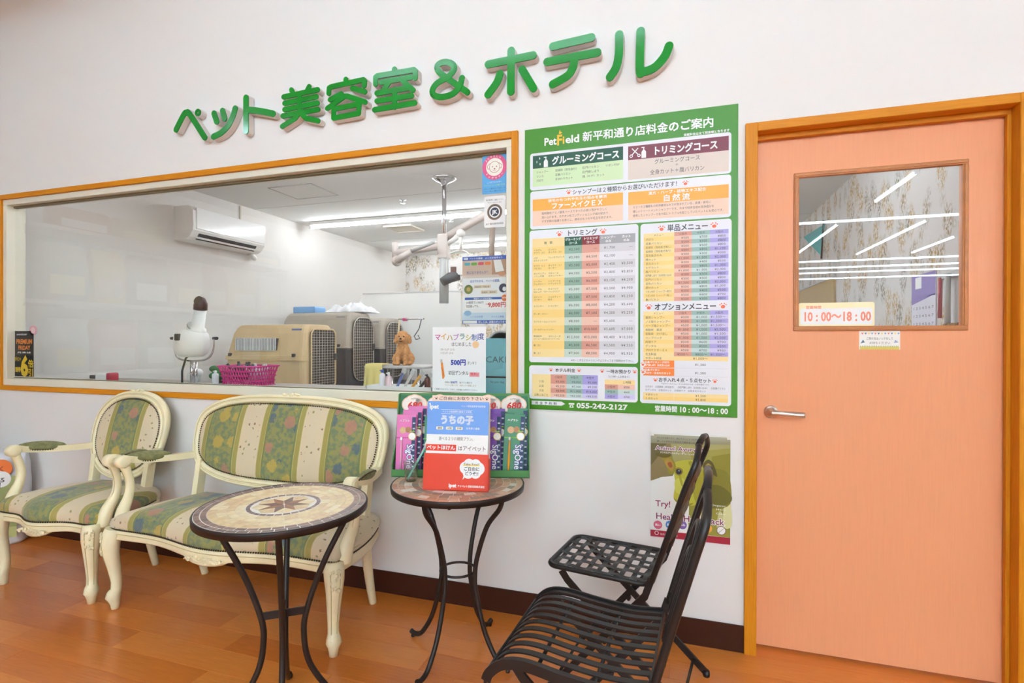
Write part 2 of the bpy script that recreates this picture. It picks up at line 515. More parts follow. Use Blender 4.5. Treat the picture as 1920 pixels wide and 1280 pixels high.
# plasterboard joints, access hatch and vent of the room ceiling
hm = MB(); 
hm.box((-3.39, 1.54, -0.002), (-2.96, 1.90, 0.0)); hatch = hm.build('hatch_panel', M_ceil, ceil_room, (0, 0, ROOM_CEIL - 0.001))
hf = MB()
for a, b in (((-3.40, 1.53), (-2.95, 1.538)), ((-3.40, 1.902), (-2.95, 1.91)), ((-3.40, 1.53), (-3.392, 1.91)), ((-2.958, 1.53), (-2.95, 1.91))):
    hf.box((a[0], a[1], -0.005), (b[0], b[1], 0))
hf.build('hatch_frame', mat('hatch_frame_grey', rgb(168, 165, 162), 0.5), ceil_room, (0, 0, ROOM_CEIL - 0.001))
for yy in (2.1, 3.95):
    MB().box((RX0, yy, -0.0015), (RX1, yy + 0.006, 0)).build('board_joint', mat('joint_grey', rgb(190, 188, 185), 0.8), ceil_room, (0, 0, ROOM_CEIL))

# window: casing, cream aluminium sash, pane
win = structure(thing('window_1', None, None, ((WX0 + WX1) / 2, 0, WZ0)))
ox, oz = -(WX0 + WX1) / 2, -WZ0
def wpart(b, name, m): return b.build(name, m, win)
def xz(b, x0, x1, z0, z1, y0, y1, r=0.002): return b.rbox((x0 + ox, y0, z0 + oz), (x1 + ox, y1, z1 + oz), r)
wpart(xz(MB(), WX0, WX1 - CW, WZ1 - CW, WZ1, -0.014, 0.03), 'casing_rail', M_trim)
wpart(xz(MB(), WX0, WX1 - CW, WZ0, WZ0 + CW, -0.014, 0.03), 'casing_rail', M_trim)
wpart(xz(MB(), WX0 - 0.001, WX0 + CW, WZ0 + CW, WZ1 - CW, -0.014, 0.03), 'casing_stile', M_trimv)
wpart(xz(MB(), WX1 - CW, WX1, WZ0, WZ1, -0.014, 0.03), 'casing_stile', M_trimv)
ix0, ix1, iz0, iz1 = WX0 + CW, WX1 - CW, WZ0 + CW, WZ1 - CW
sf = 0.034
wpart(xz(MB(), ix0, ix1, iz1 - sf, iz1, 0.0, 0.10), 'sash_rail', M_alu)
wpart(xz(MB(), ix0, ix1, iz0, iz0 + 0.043, 0.0, 0.10), 'sash_rail', M_alu)
wpart(xz(MB(), ix0, ix0 + sf, iz0 + 0.043, iz1 - sf, 0.0, 0.10), 'sash_stile', M_alu)
wpart(xz(MB(), ix1 - 0.027, ix1, iz0 + 0.043, iz1 - sf, 0.0, 0.10), 'sash_stile', M_alu)
sl = MB(); xz(sl, ix0 + sf, ix1 - 0.027, iz1 - sf - 0.012, iz1 - sf, 0.035, 0.055); xz(sl, ix0 + sf, ix1 - 0.027, iz0 + 0.043, iz0 + 0.047, 0.035, 0.055)
wpart(sl, 'glazing_seal_shade', M_seal_shade)  # seal; its deeper top strip is painted dark for the shade under the sash
gx0, gx1, gz0, gz1 = ix0 + sf, ix1 - 0.027, iz0 + 0.045, iz1 - sf - 0.01
wpart(MB().box((gx0 + ox, 0.043, gz0 + oz), (gx1 + ox, 0.047, gz1 + oz)), 'pane', M_glass)
GLY = 0.0425     # front face of the glass

# door: casing, stop, leaf with a glazed opening, lever handle
M_leaf = mat('door_laminate', rgb(234, 158, 112), 0.45, spec=0.35, var=0.02, vscale=8, stretch=(30, 30, 1.0), coat=0.05)
door = structure(thing('door_1', None, None, ((DX0 + DX1) / 2, 0, 0)))
dx = -(DX0 + DX1) / 2
def dbox(x0, x1, y0, y1, z0, z1, r=0.002): return MB().rbox((x0 + dx, y0, z0), (x1 + dx, y1, z1), r)
def dpart(b, name, m): return b.build(name, m, door)
dpart(dbox(DX0, DX0 + DC, -0.016, WT + 0.01, 0, DZ1), 'casing_stile', M_trimv)
dpart(dbox(DX1 - DC, DX1, -0.016, WT + 0.01, 0, DZ1), 'casing_stile', M_trimv)
dpart(dbox(DX0 + DC, DX1 - DC, -0.016, WT + 0.01, DZ1 - 0.033, DZ1), 'casing_head', M_trim)
LY = 0.055       # front of the leaf
dpart(dbox(DX0 + DC, DX1 - DC, LY - 0.022, LY - 0.004, DZ1 - 0.052, DZ1 - 0.033, 0.001), 'door_stop', M_trim)
dpart(dbox(DX1 - DC - 0.012, DX1 - DC, LY - 0.022, LY - 0.004, 0, DZ1 - 0.052, 0.001), 'door_stop', M_trimv)
lx0, lx1, lz0, lz1 = DX0 + DC + 0.002, DX1 - DC - 0.002, 0.012, DZ1 - 0.036
hx0, hx1, hz0, hz1 = 0.425, 0.945, 1.228, 1.800          # opening in the leaf
lf = MB()
for (a, b_, c, d) in ((lx0, hx0, lz0, lz1), (hx1, lx1, lz0, lz1), (hx0, hx1, lz0, hz0), (hx0, hx1, hz1, lz1)):
    lf.box((a + dx, LY, c), (b_ + dx, LY + 0.036, d))
leaf = dpart(lf, 'leaf', M_leaf)
M_bead = mat('glazing_bead_wood', rgb(190, 118, 58), 0.4, var=0.1, vscale=30)
for nm, (a, b_, c, d) in (('glazing_bead', (hx0 - 0.011, hx1 + 0.011, hz1 - 0.007, hz1 + 0.011)), ('glazing_bead', (hx0 - 0.011, hx1 + 0.011, hz0 - 0.011, hz0 + 0.007)),
                          ('glazing_bead', (hx0 - 0.011, hx0 + 0.007, hz0 + 0.007, hz1 - 0.007)), ('glazing_bead', (hx1 - 0.007, hx1 + 0.011, hz0 + 0.007, hz1 - 0.007))):
    g = MB().rbox((a + dx, LY - 0.006, c), (b_ + dx, LY + 0.010, d), 0.002)
    cx_, cz_ = (a + b_) / 2, (c + d) / 2
    if b_ - a > d - c: g.rbox((a + 0.005 + dx, LY - 0.009, cz_ - 0.004), (b_ - 0.005 + dx, LY - 0.004, cz_ + 0.004), 0.001)
    else: g.rbox((cx_ - 0.004 + dx, LY - 0.009, c), (cx_ + 0.004 + dx, LY - 0.004, d), 0.001)
    dpart(g, nm, M_bead)
dpart(MB().box((hx0 + dx, LY + 0.008, hz0), (hx1 + dx, LY + 0.012, hz1)), 'pane', pane_mat('door_pane_glass', (0.96, 0.97, 0.97, 1), 1.0))
DGY = LY + 0.0075
M_satin = mat('satin_chrome', rgb(226, 216, 208), 0.3, metal=0.85)
hd = MB().lathe([(0.0245, 0), (0.0245, 0.006), (0.020, 0.009), (0.012, 0.011), (0.012, 0.03)], 24, M=Matrix.Translation((0.338 + dx, LY, 0.909)) @ Matrix.Rotation(R(90), 4, 'X'))
hnd = dpart(hd, 'handle_rose', M_satin)
lv = MB().tube(spline([(0.332 + dx, LY - 0.042, 0.909), (0.36 + dx, LY - 0.044, 0.909), (0.40 + dx, LY - 0.044, 0.907), (0.445 + dx, LY - 0.041, 0.905)], 4), [0.008] * 4 + [0.0105] * 9, 10)
lv.tube([(0.338 + dx, LY - 0.01, 0.909), (0.338 + dx, LY - 0.044, 0.909)], 0.008, 10)
dpart(lv, 'handle_lever', M_satin)

# ceiling tubes of the shop and the room
M_tube = emit('tube_light', LAMP_TINT, TUBE_SHOP)
M_tubef = emit('tube_light_far', LAMP_TINT, TUBE_SHOP)
M_tubef.cycles.emission_sampling = 'NONE'
M_tubes = emit('tube_light_slim', LAMP_TINT, TUBE_SLIM)
M_tube2 = emit('tube_light_room', (0.93, 0.98, 1.06, 1), TUBE_ROOM)
M_fix = mat('lamp_housing', rgb(240, 240, 238), 0.4)
def tube_lamp(name, x, y, z, L, d, m, label, group, rr=0.016):
    t = thing(name, label, 'light', (x, y, z), 0 if d == 'x' else math.pi / 2, group)
    MB().rbox((-L / 2, -0.04, -0.035), (L / 2, 0.04, 0.0), 0.006).build('housing', M_fix, t)
    MB().tube([(-L / 2 + 0.015, 0, -0.052), (L / 2 - 0.015, 0, -0.052)], rr, 10).build('tube', m, t)
    for s in (-1, 1): MB().rbox((s * L / 2 - 0.015, -0.02, -0.072), (s * L / 2 + 0.015, 0.02, -0.03), 0.004).build('end_cap', M_fix, t)
    return t
for (x, y, L, d, lab) in SHOP_TUBES:
    tube_lamp('ceiling_light', x, y, SHOP_CEIL, L, d, M_tubes if y > -1.6 else (M_tube if y > -10 and (y > -7 or x < 1) else M_tubef), lab, 'tube lights of the shop ceiling', 0.02)
tube_lamp('ceiling_light', -2.35, 2.78, ROOM_CEIL, 3.2, 'x', M_tube2, 'long glowing tube light on the grooming room ceiling above the kennels', 'tube lights of the grooming room')
tube_lamp('ceiling_light', -2.1, 4.43, ROOM_CEIL, 3.3, 'x', M_tube2, 'farther tube light on the grooming room ceiling near the floral wallpaper', 'tube lights of the grooming room')
tube_lamp('ceiling_light', -1.9, 0.95, ROOM_CEIL, 2.4, 'x', M_tube2, 'tube light on the grooming room ceiling just behind the shop window', 'tube lights of the grooming room')
tube_lamp('ceiling_light', 0.2, 1.55, ROOM_CEIL, 1.7, 'x', M_tube2, 'unseen tube light added on the grooming room ceiling behind the door', 'tube lights of the grooming room')  # added out of sight to brighten the room behind the door
# ================================================================ green letters of the wall sign
M_green = mat('sign_green_acrylic', rgb(14, 142, 42), 0.16, spec=0.5, coat=0.15)
M_signside = mat('sign_white_side', rgb(226, 216, 208), 0.4)
LETTERS = {
'\u30da': ([[(-2.551, 2.297), (-2.496, 2.371), (-2.477, 2.377), (-2.455, 2.366), (-2.353, 2.232)]], [(-2.399, 2.368)], 0.0155),
'\u30c3': ([[(-2.292, 2.35), (-2.274, 2.305)], [(-2.236, 2.356), (-2.222, 2.314)], [(-2.154, 2.357), (-2.168, 2.32), (-2.199, 2.275), (-2.245, 2.244), (-2.295, 2.23)]], [], 0.0155),
'\u30c8': ([[(-2.085, 2.402), (-2.085, 2.234)], [(-2.075, 2.34), (-1.997, 2.323), (-1.918, 2.3)]], [], 0.0160),
'\u7f8e': ([[(-1.807, 2.402), (-1.795, 2.381)], [(-1.703, 2.403), (-1.718, 2.38)], [(-1.853, 2.374), (-1.654, 2.381)], [(-1.847, 2.342), (-1.661, 2.349)], [(-1.847, 2.311), (-1.655, 2.317)], [(-1.858, 2.281), (-1.651, 2.286)], [(-1.758, 2.369), (-1.758, 2.288)], [(-1.758, 2.288), (-1.782, 2.261), (-1.861, 2.23)], [(-1.758, 2.288), (-1.721, 2.253), (-1.651, 2.231)]], [], 0.0125),
'\u5bb9': ([[(-1.496, 2.407), (-1.496, 2.388)], [(-1.591, 2.355), (-1.589, 2.38), (-1.575, 2.384), (-1.4, 2.391), (-1.393, 2.384), (-1.396, 2.363)], [(-1.521, 2.342), (-1.583, 2.323)], [(-1.46, 2.36), (-1.392, 2.334)], [(-1.598, 2.284), (-1.502, 2.328), (-1.489, 2.327), (-1.39, 2.285)], [(-1.562, 2.276), (-1.563, 2.233), (-1.426, 2.238), (-1.422, 2.28), (-1.562, 2.276)]], [], 0.0122),
'\u5ba4': ([[(-1.237, 2.414), (-1.237, 2.397)], [(-1.335, 2.361), (-1.335, 2.393), (-1.326, 2.397), (-1.138, 2.396), (-1.131, 2.39), (-1.131, 2.359)], [(-1.306, 2.365), (-1.152, 2.365)], [(-1.257, 2.367), (-1.3, 2.321)], [(-1.328, 2.318), (-1.164, 2.318)], [(-1.192, 2.353), (-1.142, 2.306)], [(-1.328, 2.282), (-1.149, 2.282)], [(-1.235, 2.321), (-1.235, 2.242)], [(-1.34, 2.243), (-1.133, 2.247)]], [], 0.0125),
'&': ([[(-0.878, 2.259), (-0.99, 2.347), (-1.017, 2.373), (-1.021, 2.395), (-1.004, 2.405), (-0.98, 2.405), (-0.954, 2.395), (-0.94, 2.379), (-0.945, 2.359), (-0.97, 2.338), (-1.021, 2.318), (-1.043, 2.294), (-1.041, 2.272), (-1.02, 2.258), (-0.987, 2.253), (-0.943, 2.261), (-0.912, 2.29), (-0.902, 2.323)]], [], 0.0135),
'\u30db': ([[(-0.678, 2.406), (-0.679, 2.233)], [(-0.781, 2.365), (-0.582, 2.371)], [(-0.728, 2.316), (-0.743, 2.28), (-0.782, 2.235)], [(-0.629, 2.319), (-0.58, 2.233)]], [], 0.0165),
'\u30c6': ([[(-0.497, 2.394), (-0.338, 2.403)], [(-0.521, 2.334), (-0.314, 2.339)], [(-0.407, 2.327), (-0.413, 2.294), (-0.436, 2.263), (-0.497, 2.238)]], [], 0.0165),
'\u30eb': ([[(-0.227, 2.395), (-0.228, 2.32), (-0.239, 2.267), (-0.263, 2.232)], [(-0.144, 2.394), (-0.147, 2.244), (-0.134, 2.233), (-0.09, 2.244), (-0.053, 2.281), (-0.037, 2.318)]], [], 0.0165)}
SIGN_LABEL = {'\u30da': 'green raised sign letter shaped like a peak with a small ring, first of the row',
 '\u30c3': 'green raised sign letter of two short strokes and a long sweep, second of the row',
 '\u30c8': 'green raised sign letter of an upright with one side arm, third of the row',
 '\u7f8e': 'green raised sign character with four stacked bars and two splayed feet',
 '\u5bb9': 'green raised sign character with a roof over a boxed mouth',
 '\u5ba4': 'green raised sign character with a roof over three level bars, before the ampersand',
 '&': 'green raised ampersand in the middle of the wall sign',
 '\u30db': 'green raised sign letter shaped like a cross with two side strokes, after the ampersand',
 '\u30c6': 'green raised sign letter of two bars over a curved tail, next to last',
 '\u30eb': 'green raised sign letter of two tall strokes, last of the row above the door side'}
def smooth2(pts, n=5):
    if len(pts) < 3: return pts
    return [(p.x, p.y) for p in spline([(a, b, 0) for a, b in pts], n)]
def stroke(b, path, r, y0, y1, ox, oz):
    """A round-ended bar along a 2D path on the wall: quads for segments and discs at every vertex."""
    seen = []
    e = lambda: (0.00003 * b.k if y1 > -0.03 else 0.00002 * b.k)
    if not hasattr(b, 'k'): b.k = 0
    for (x, z) in path:
        b.k += 1
        if any(abs(x - u) + abs(z - v) < 1e-5 for u, v in seen): continue
        seen.append((x, z))
        b.prism([(x - ox + r * math.cos(2 * math.pi * i / 16), z - oz + r * math.sin(2 * math.pi * i / 16)) for i in range(16)], y0 - e(), y1 + e() * (y1 > -0.03), 'y')
    for a, c in zip(path[:-1], path[1:]):
        b.k += 1
        d = Vector((c[0] - a[0], c[1] - a[1])); d.normalize(); nx, nz = -d.y * r, d.x * r
        b.prism([(a[0] - ox - nx, a[1] - oz - nz), (c[0] - ox - nx, c[1] - oz - nz), (c[0] - ox + nx, c[1] - oz + nz), (a[0] - ox + nx, a[1] - oz + nz)], y0 - e(), y1 + e() * (y1 > -0.03), 'y')
for ch, (strokes, rings, r) in LETTERS.items():
    xs = [p[0] for s in strokes for p in s]
    ox_, oz_ = (min(xs) + max(xs)) / 2, 2.22
    t = thing('sign_letter', SIGN_LABEL[ch], 'sign', (ox_, 0, oz_), 0, 'green letters of the wall sign')
    bo, fa = MB(), MB()
    for i_, s in enumerate(strokes):
        if ch == '\u30eb' and i_:
            bo.build('letter_body', M_signside, t); fa.build('letter_face', M_green, t); bo, fa = MB(), MB()
        p = smooth2(s) if ch in '&\u30da\u30c3\u30c8\u30db\u30c6\u30eb' and len(s) > 2 else s
        stroke(bo, p, r + 0.0012, -0.036, -0.006, ox_, oz_)
        stroke(fa, p, r, -0.0415, -0.0345, ox_, oz_)
    for (x, z) in rings:
        ring = [(x + 0.0125 * math.cos(R(a)), z + 0.0125 * math.sin(R(a))) for a in range(0, 361, 30)]
        stroke(bo, ring, 0.0082, -0.036, -0.006, ox_, oz_); stroke(fa, ring, 0.007, -0.0415, -0.0345, ox_, oz_)
    # standoff pins behind the letter
    for s in strokes[-1:]:
        bo.tube([(s[0][0] - ox_, -0.02, s[0][1] - oz_), (s[0][0] - ox_, 0.0, s[0][1] - oz_)], 0.003, 6)
    bo.build('letter_body', M_signside, t); fa.build('letter_face', M_green, t)

# ================================================================ armchair and settee
def fabric():
    m = bpy.data.materials.new('striped_floral_fabric'); m.use_nodes = True
    nt = m.node_tree; b = nt.nodes['Principled BSDF']; L = nt.links.new; N = nt.nodes.new
    b.inputs['Roughness'].default_value = 0.55; b.inputs['Sheen Weight'].default_value = 0.25; b.inputs['Specular IOR Level'].default_value = 0.35
    tc = N('ShaderNodeTexCoord'); sp = N('ShaderNodeSeparateXYZ'); L(tc.outputs['Object'], sp.inputs[0])
    # stripe position 0..1 over the repeat of 0.285 m
    d = N('ShaderNodeMath'); d.operation = 'MULTIPLY_ADD'; d.inputs[1].default_value = 1 / 0.355; d.inputs[2].default_value = 10.0; L(sp.outputs[0], d.inputs[0])
    fr = N('ShaderNodeMath'); fr.operation = 'FRACT'; L(d.outputs[0], fr.inputs[0])
    cr = N('ShaderNodeValToRGB'); cr.color_ramp.interpolation = 'CONSTANT'; L(fr.outputs[0], cr.inputs[0])
    cream, gold, olive, green, pale = rgb(222, 204, 172), rgb(166, 152, 82), rgb(132, 130, 66), rgb(112, 134, 96), rgb(190, 178, 116)
    stops = [(0.0, green), (0.235, olive), (0.25, pale), (0.26, gold), (0.325, pale), (0.335, cream), (0.665, pale), (0.675, gold), (0.74, pale), (0.75, olive), (0.765, green)]
    e = cr.color_ramp.elements
    e[0].position = 0.0; e[0].color = stops[0][1]; e[1].position = stops[1][0]; e[1].color = stops[1][1]
    for p, c in stops[2:]:
        q = e.new(p); q.color = c
    # masks: green band and cream band
    def band(lo, hi):
        a = N('ShaderNodeMath'); a.operation = 'GREATER_THAN'; a.inputs[1].default_value = lo; L(fr.outputs[0], a.inputs[0])
        c = N('ShaderNodeMath'); c.operation = 'LESS_THAN'; c.inputs[1].default_value = hi; L(fr.outputs[0], c.inputs[0])
        q = N('ShaderNodeMath'); q.operation = 'MULTIPLY'; L(a.outputs[0], q.inputs[0]); L(c.outputs[0], q.inputs[1]); return q
    notg = band(0.225, 0.775)
    ing = N('ShaderNodeMath'); ing.operation = 'SUBTRACT'; ing.inputs[0].default_value = 1; L(notg.outputs[0], ing.inputs[1])
    inc = band(0.35, 0.65)
    # leaf tangle in the green band
    n1 = N('ShaderNodeTexNoise'); n1.inputs['Scale'].default_value = 48; n1.inputs['Detail'].default_value = 5; L(tc.outputs['Object'], n1.inputs['Vector'])
    r1 = N('ShaderNodeValToRGB'); L(n1.outputs['Fac'], r1.inputs[0])
    r1.color_ramp.elements[0].position = 0.42; r1.color_ramp.elements[0].color = rgb(116, 130, 100)
    r1.color_ramp.elements[1].position = 0.56; r1.color_ramp.elements[1].color = rgb(150, 146, 88)
    mx1 = N('ShaderNodeMix'); mx1.data_type = 'RGBA'; L(ing.outputs[0], mx1.inputs['Factor']); L(cr.outputs[0], mx1.inputs['A']); L(r1.outputs[0], mx1.inputs['B'])
    # roses: voronoi discs
    v = N('ShaderNodeTexVoronoi'); v.inputs['Scale'].default_value = 12.0; v.inputs['Randomness'].default_value = 0.75; L(tc.outputs['Object'], v.inputs['Vector'])
    n2 = N('ShaderNodeTexNoise'); n2.inputs['Scale'].default_value = 70; L(tc.outputs['Object'], n2.inputs['Vector'])
    ma = N('ShaderNodeMath'); ma.operation = 'MULTIPLY_ADD'; ma.inputs[1].default_value = 0.32; L(n2.outputs['Fac'], ma.inputs[0]); L(v.outputs['Distance'], ma.inputs[2])
    lt = N('ShaderNodeMapRange'); lt.inputs['From Min'].default_value = 0.57; lt.inputs['From Max'].default_value = 0.52; L(ma.outputs[0], lt.inputs['Value'])
    sc = N('ShaderNodeSeparateColor'); L(v.outputs['Color'], sc.inputs[0])
    fc = N('ShaderNodeValToRGB'); fc.color_ramp.interpolation = 'CONSTANT'; L(sc.outputs[0], fc.inputs[0])
    q = fc.color_ramp.elements; q[0].color = rgb(78, 98, 126); q[1].position = 0.34; q[1].color = rgb(190, 128, 112)
    z = q.new(0.67); z.color = rgb(200, 166, 74)
    m2 = N('ShaderNodeMath'); m2.operation = 'MULTIPLY'; L(lt.outputs[0], m2.inputs[0]); L(ing.outputs[0], m2.inputs[1])
    m2b = N('ShaderNodeMath'); m2b.operation = 'MULTIPLY'; m2b.inputs[1].default_value = 0.72; L(m2.outputs[0], m2b.inputs[0])
    mx2 = N('ShaderNodeMix'); mx2.data_type = 'RGBA'; L(m2b.outputs[0], mx2.inputs['Factor']); L(mx1.outputs['Result'], mx2.inputs['A']); L(fc.outputs[0], mx2.inputs['B'])
    # small sprigs in the cream band
    v3 = N('ShaderNodeTexVoronoi'); v3.inputs['Scale'].default_value = 34; v3.inputs['Randomness'].default_value = 0.6; L(tc.outputs['Object'], v3.inputs['Vector'])
    n3 = N('ShaderNodeTexNoise'); n3.inputs['Scale'].default_value = 160; L(tc.outputs['Object'], n3.inputs['Vector'])
    m3a = N('ShaderNodeMath'); m3a.operation = 'MULTIPLY_ADD'; m3a.inputs[1].default_value = 0.5; L(n3.outputs['Fac'], m3a.inputs[0]); L(v3.outputs['Distance'], m3a.inputs[2])
    l3 = N('ShaderNodeMapRange'); l3.inputs['From Min'].default_value = 0.46; l3.inputs['From Max'].default_value = 0.40; L(m3a.outputs[0], l3.inputs['Value'])
    m3 = N('ShaderNodeMath'); m3.operation = 'MULTIPLY'; L(l3.outputs[0], m3.inputs[0]); L(inc.outputs[0], m3.inputs[1])
    s3 = N('ShaderNodeSeparateColor'); L(v3.outputs['Color'], s3.inputs[0])
    c3 = N('ShaderNodeValToRGB'); c3.color_ramp.interpolation = 'CONSTANT'; L(s3.outputs[0], c3.inputs[0])
    c3.color_ramp.elements[0].color = rgb(150, 146, 92); c3.color_ramp.elements[1].position = 0.6; c3.color_ramp.elements[1].color = rgb(150, 116, 96)
    mx3 = N('ShaderNodeMix'); mx3.data_type = 'RGBA'; L(m3.outputs[0], mx3.inputs['Factor']); L(mx2.outputs['Result'], mx3.inputs['A']); L(c3.outputs[0], mx3.inputs['B'])
    L(mx3.outputs['Result'], b.inputs['Base Color'])
    wv = N('ShaderNodeTexNoise'); wv.inputs['Scale'].default_value = 500; L(tc.outputs['Object'], wv.inputs['Vector'])
    bp = N('ShaderNodeBump'); bp.inputs['Strength'].default_value = 0.25; bp.inputs['Distance'].default_value = 0.001; L(wv.outputs['Fac'], bp.inputs['Height']); L(bp.outputs[0], b.inputs['Normal'])
    return m
M_fab = fabric()
M_padf = mat('arm_pad_fabric', rgb(128, 126, 82), 0.6, var=0.3, vscale=45)
M_cream = mat('cream_painted_wood', rgb(250, 238, 198), 0.34, var=0.05, vscale=12, coat=0.15)
M_gold = mat('antique_line', rgb(205, 188, 128), 0.4)
M_nail = mat('dark_bronze_nails', rgb(72, 58, 36), 0.4, metal=0.6)

def louis(name, label, cat, cx, hf, hr, bhw, bz0, bz1, bn, balloon, n_back_legs=2):
    """Carved seat; hf/hr half widths at the front and rear feet, bhw half width of the back."""
    YB = -0.30
    t = thing(name, label, cat, (cx, YB, 0))
    def P(x, y, z): return (x, y - YB, z)
    # seat outline, counter-clockwise seen from above, starting at front left
    fx, rx, fy, ry = hf + 0.012, hr + 0.03, -0.512, -0.118
    out = []
    nf = 40
    for i in range(nf + 1):
        u = -1 + 2 * i / nf
        yy = fy - 0.040 * (0.5 + 0.5 * math.cos(math.pi * u)) - 0.012 * math.cos(2 * math.pi * u) + 0.012 + (0.012 * abs(u) ** 6)
        out.append((u * fx, yy))
    ns = 14
    for i in range(1, ns):
        u = i / ns
        out.append((fx + (rx - fx) * u + 0.03 * math.sin(math.pi * u), fy + 0.012 + (ry - fy) * u))
    nb = 10
    for i in range(nb + 1):
        u = i / nb
        out.append((rx - 2 * rx * u, ry + 0.012 + 0.01 * math.sin(math.pi * u)))
    for i in range(1, ns):
        u = 1 - i / ns
        out.append((-(fx + (rx - fx) * u + 0.03 * math.sin(math.pi * u)), fy + 0.012 + (ry - fy) * u))
    n = len(out)
    cy = (fy + ry) / 2
    def ins(p, s): return (p[0] * s, cy + (p[1] - cy) * s)
    # apron rail with a scalloped lower edge
    ap = MB(); vs = []; ztop = 0.350
    for i, p in enumerate(out):
        zb = 0.306
        if i <= nf:
            u = abs(-1 + 2 * i / nf)
            w_ = 0.20 if hf > 0.4 else 0.30
            zb = 0.306 - 0.022 * max(0, 1 - (u / w_) ** 2) ** 0.7 if u < w_ else 0.306 + 0.004 * math.sin(math.pi * (u - w_) / (1 - w_))
        q = ins(p, 1 - 0.028 / max(hf, 0.3))
        vs += [P(p[0], p[1], ztop), P(p[0] * 1.004, p[1] - 0.003, (ztop + zb) / 2 + 0.012), P(p[0], p[1], (ztop + zb) / 2), P(p[0] * 1.006, p[1] - 0.004 if i <= nf else p[1], zb + 0.006), P(p[0], p[1], zb), P(q[0], q[1], zb), P(q[0], q[1], ztop)]
    k = 7
    ap.add(vs, [(i * k + j, ((i + 1) % n) * k + j, ((i + 1) % n) * k + (j + 1) % k, i * k + (j + 1) % k) for i in range(n) for j in range(k)], 0, True)
    ap.build('seat_rail', M_cream, t)
    # carved spray at the middle of the rail
    cv = MB(); random.seed(3)
    yc = out[nf // 2][1]
    for i in range(34):
        u = random.uniform(-1, 1); r_ = 0.004 + 0.004 * random.random()
        cv.ico(P(u * 0.085, yc - 0.003 + abs(u) * 0.003, 0.306 + random.uniform(-0.016, 0.018) * (1 - abs(u) * 0.6)), (r_ * 1.3, 0.005, r_), 0, 1)
    cv.tube([P(x, yc - 0.003 + 0.004 * abs(x) / 0.1, 0.306 + 0.007 * math.sin(x * 70)) for x in [i * 0.01 - 0.1 for i in range(21)]], 0.0035, 6)
    cv.build('rail_carving', M_cream, t)
    # antique coloured line along the rail
    ln = MB().tube([P(p[0] * 1.003, p[1] - 0.0025, 0.334) for p in out[:nf + 1]], 0.0016, 5); ln.build('rail_line', M_gold, t)
    # upholstered seat
    up = MB(); rings = [(0.985, 0.345), (1.005, 0.356), (1.015, 0.372), (1.0, 0.392), (0.95, 0.410), (0.86, 0.424), (0.7, 0.434), (0.45, 0.440), (0.2, 0.442), (0.02, 0.443)]
    vs = []
    for s, z in rings:
        for p in out:
            q = ins(p, s); vs.append(P(q[0], q[1], z))
    fs = [(r_ * n + i, r_ * n + (i + 1) % n, (r_ + 1) * n + (i + 1) % n, (r_ + 1) * n + i) for r_ in range(len(rings) - 1) for i in range(n)]
    fs.append([(len(rings) - 1) * n + i for i in range(n)])
    up.add(vs, fs, 0, True); up.build('seat', M_fab, t)
    def nails(path, name_):
        b = MB(); acc = 0.0; pts = [Vector(p) for p in path]
        for a, c in zip(pts[:-1], pts[1:]):
            L_ = (c - a).length
            while acc < L_:
                b.ico(a + (c - a) * (acc / L_), 0.0042, 0, 1); acc += 0.0105
            acc -= L_
        o = b.build(name_, M_nail, t); o['kind'] = 'stuff'
    nails([P(p[0] * 1.006, p[1] - 0.003, 0.353) for p in out[:nf + ns]], 'seat_nail_trim')
    nails([P(p[0] * 1.006, p[1], 0.353) for p in out[-ns:] + [out[0]]], 'seat_nail_trim')
    # cabriole front legs
    for s in (-1, 1):
        fxx, fyy = s * hf, -0.495
        prof = [(0.352, 0.000, 0.034), (0.325, 0.006, 0.038), (0.29, 0.012, 0.036), (0.24, 0.010, 0.030), (0.18, 0.000, 0.025), (0.12, -0.008, 0.021), (0.085, -0.007, 0.021), (0.066, 0.001, 0.027), (0.052, 0.004, 0.029), (0.040, 0.000, 0.023), (0.02, -0.003, 0.018), (0.0, -0.004, 0.016)]
        path = [P(fxx + s * o_ * 0.75, fyy - o_ * 0.75, z) for z, o_, _ in prof]
        lg = MB().tube(path, [p[2] for p in prof], 12)
        lgo = lg.build('front_leg', M_cream, t)
        fl_ = MB()
        for da in (-0.5, 0.5):
            pp = []
            for z, o_, r_ in prof[1:8]:
                a = math.atan2(-1, s) + da
                pp.append(P(fxx + s * o_ * 0.75 + math.cos(a) * r_ * 0.98, fyy - o_ * 0.75 + math.sin(a) * r_ * 0.98, z))
            fl_.tube(pp, 0.0016, 5)
        fl_.build('leg_line', M_gold, lgo)
        kc = MB(); random.seed(5)
        for i in range(16):
            a = math.atan2(-1, s) + random.uniform(-0.5, 0.5); z = random.uniform(0.25, 0.34)
            kc.ico(P(fxx + s * 0.008 + math.cos(a) * 0.036, fyy - 0.008 + math.sin(a) * 0.036, z), (0.005, 0.005, 0.008), 0, 1)
        kc.build('knee_carving', M_cream, lgo)
    # rear legs
    xs = [-hr, hr] if n_back_legs == 2 else [-hr, 0.0, hr]
    for x in xs:
        MB().tube(spline([P(x * 0.99, -0.160, 0.335), P(x, -0.150, 0.20), P(x, -0.128, 0.09), P(x, -0.105, 0.0)], 4), [0.024 - 0.008 * i / 12 for i in range(13)], 8).build('rear_leg', M_cream, t)
    # back: superelliptic frame, leaning
    def yb(z): return -0.165 + (z - 0.42) * 0.235
    zc, hz = (bz0 + bz1) / 2, (bz1 - bz0) / 2
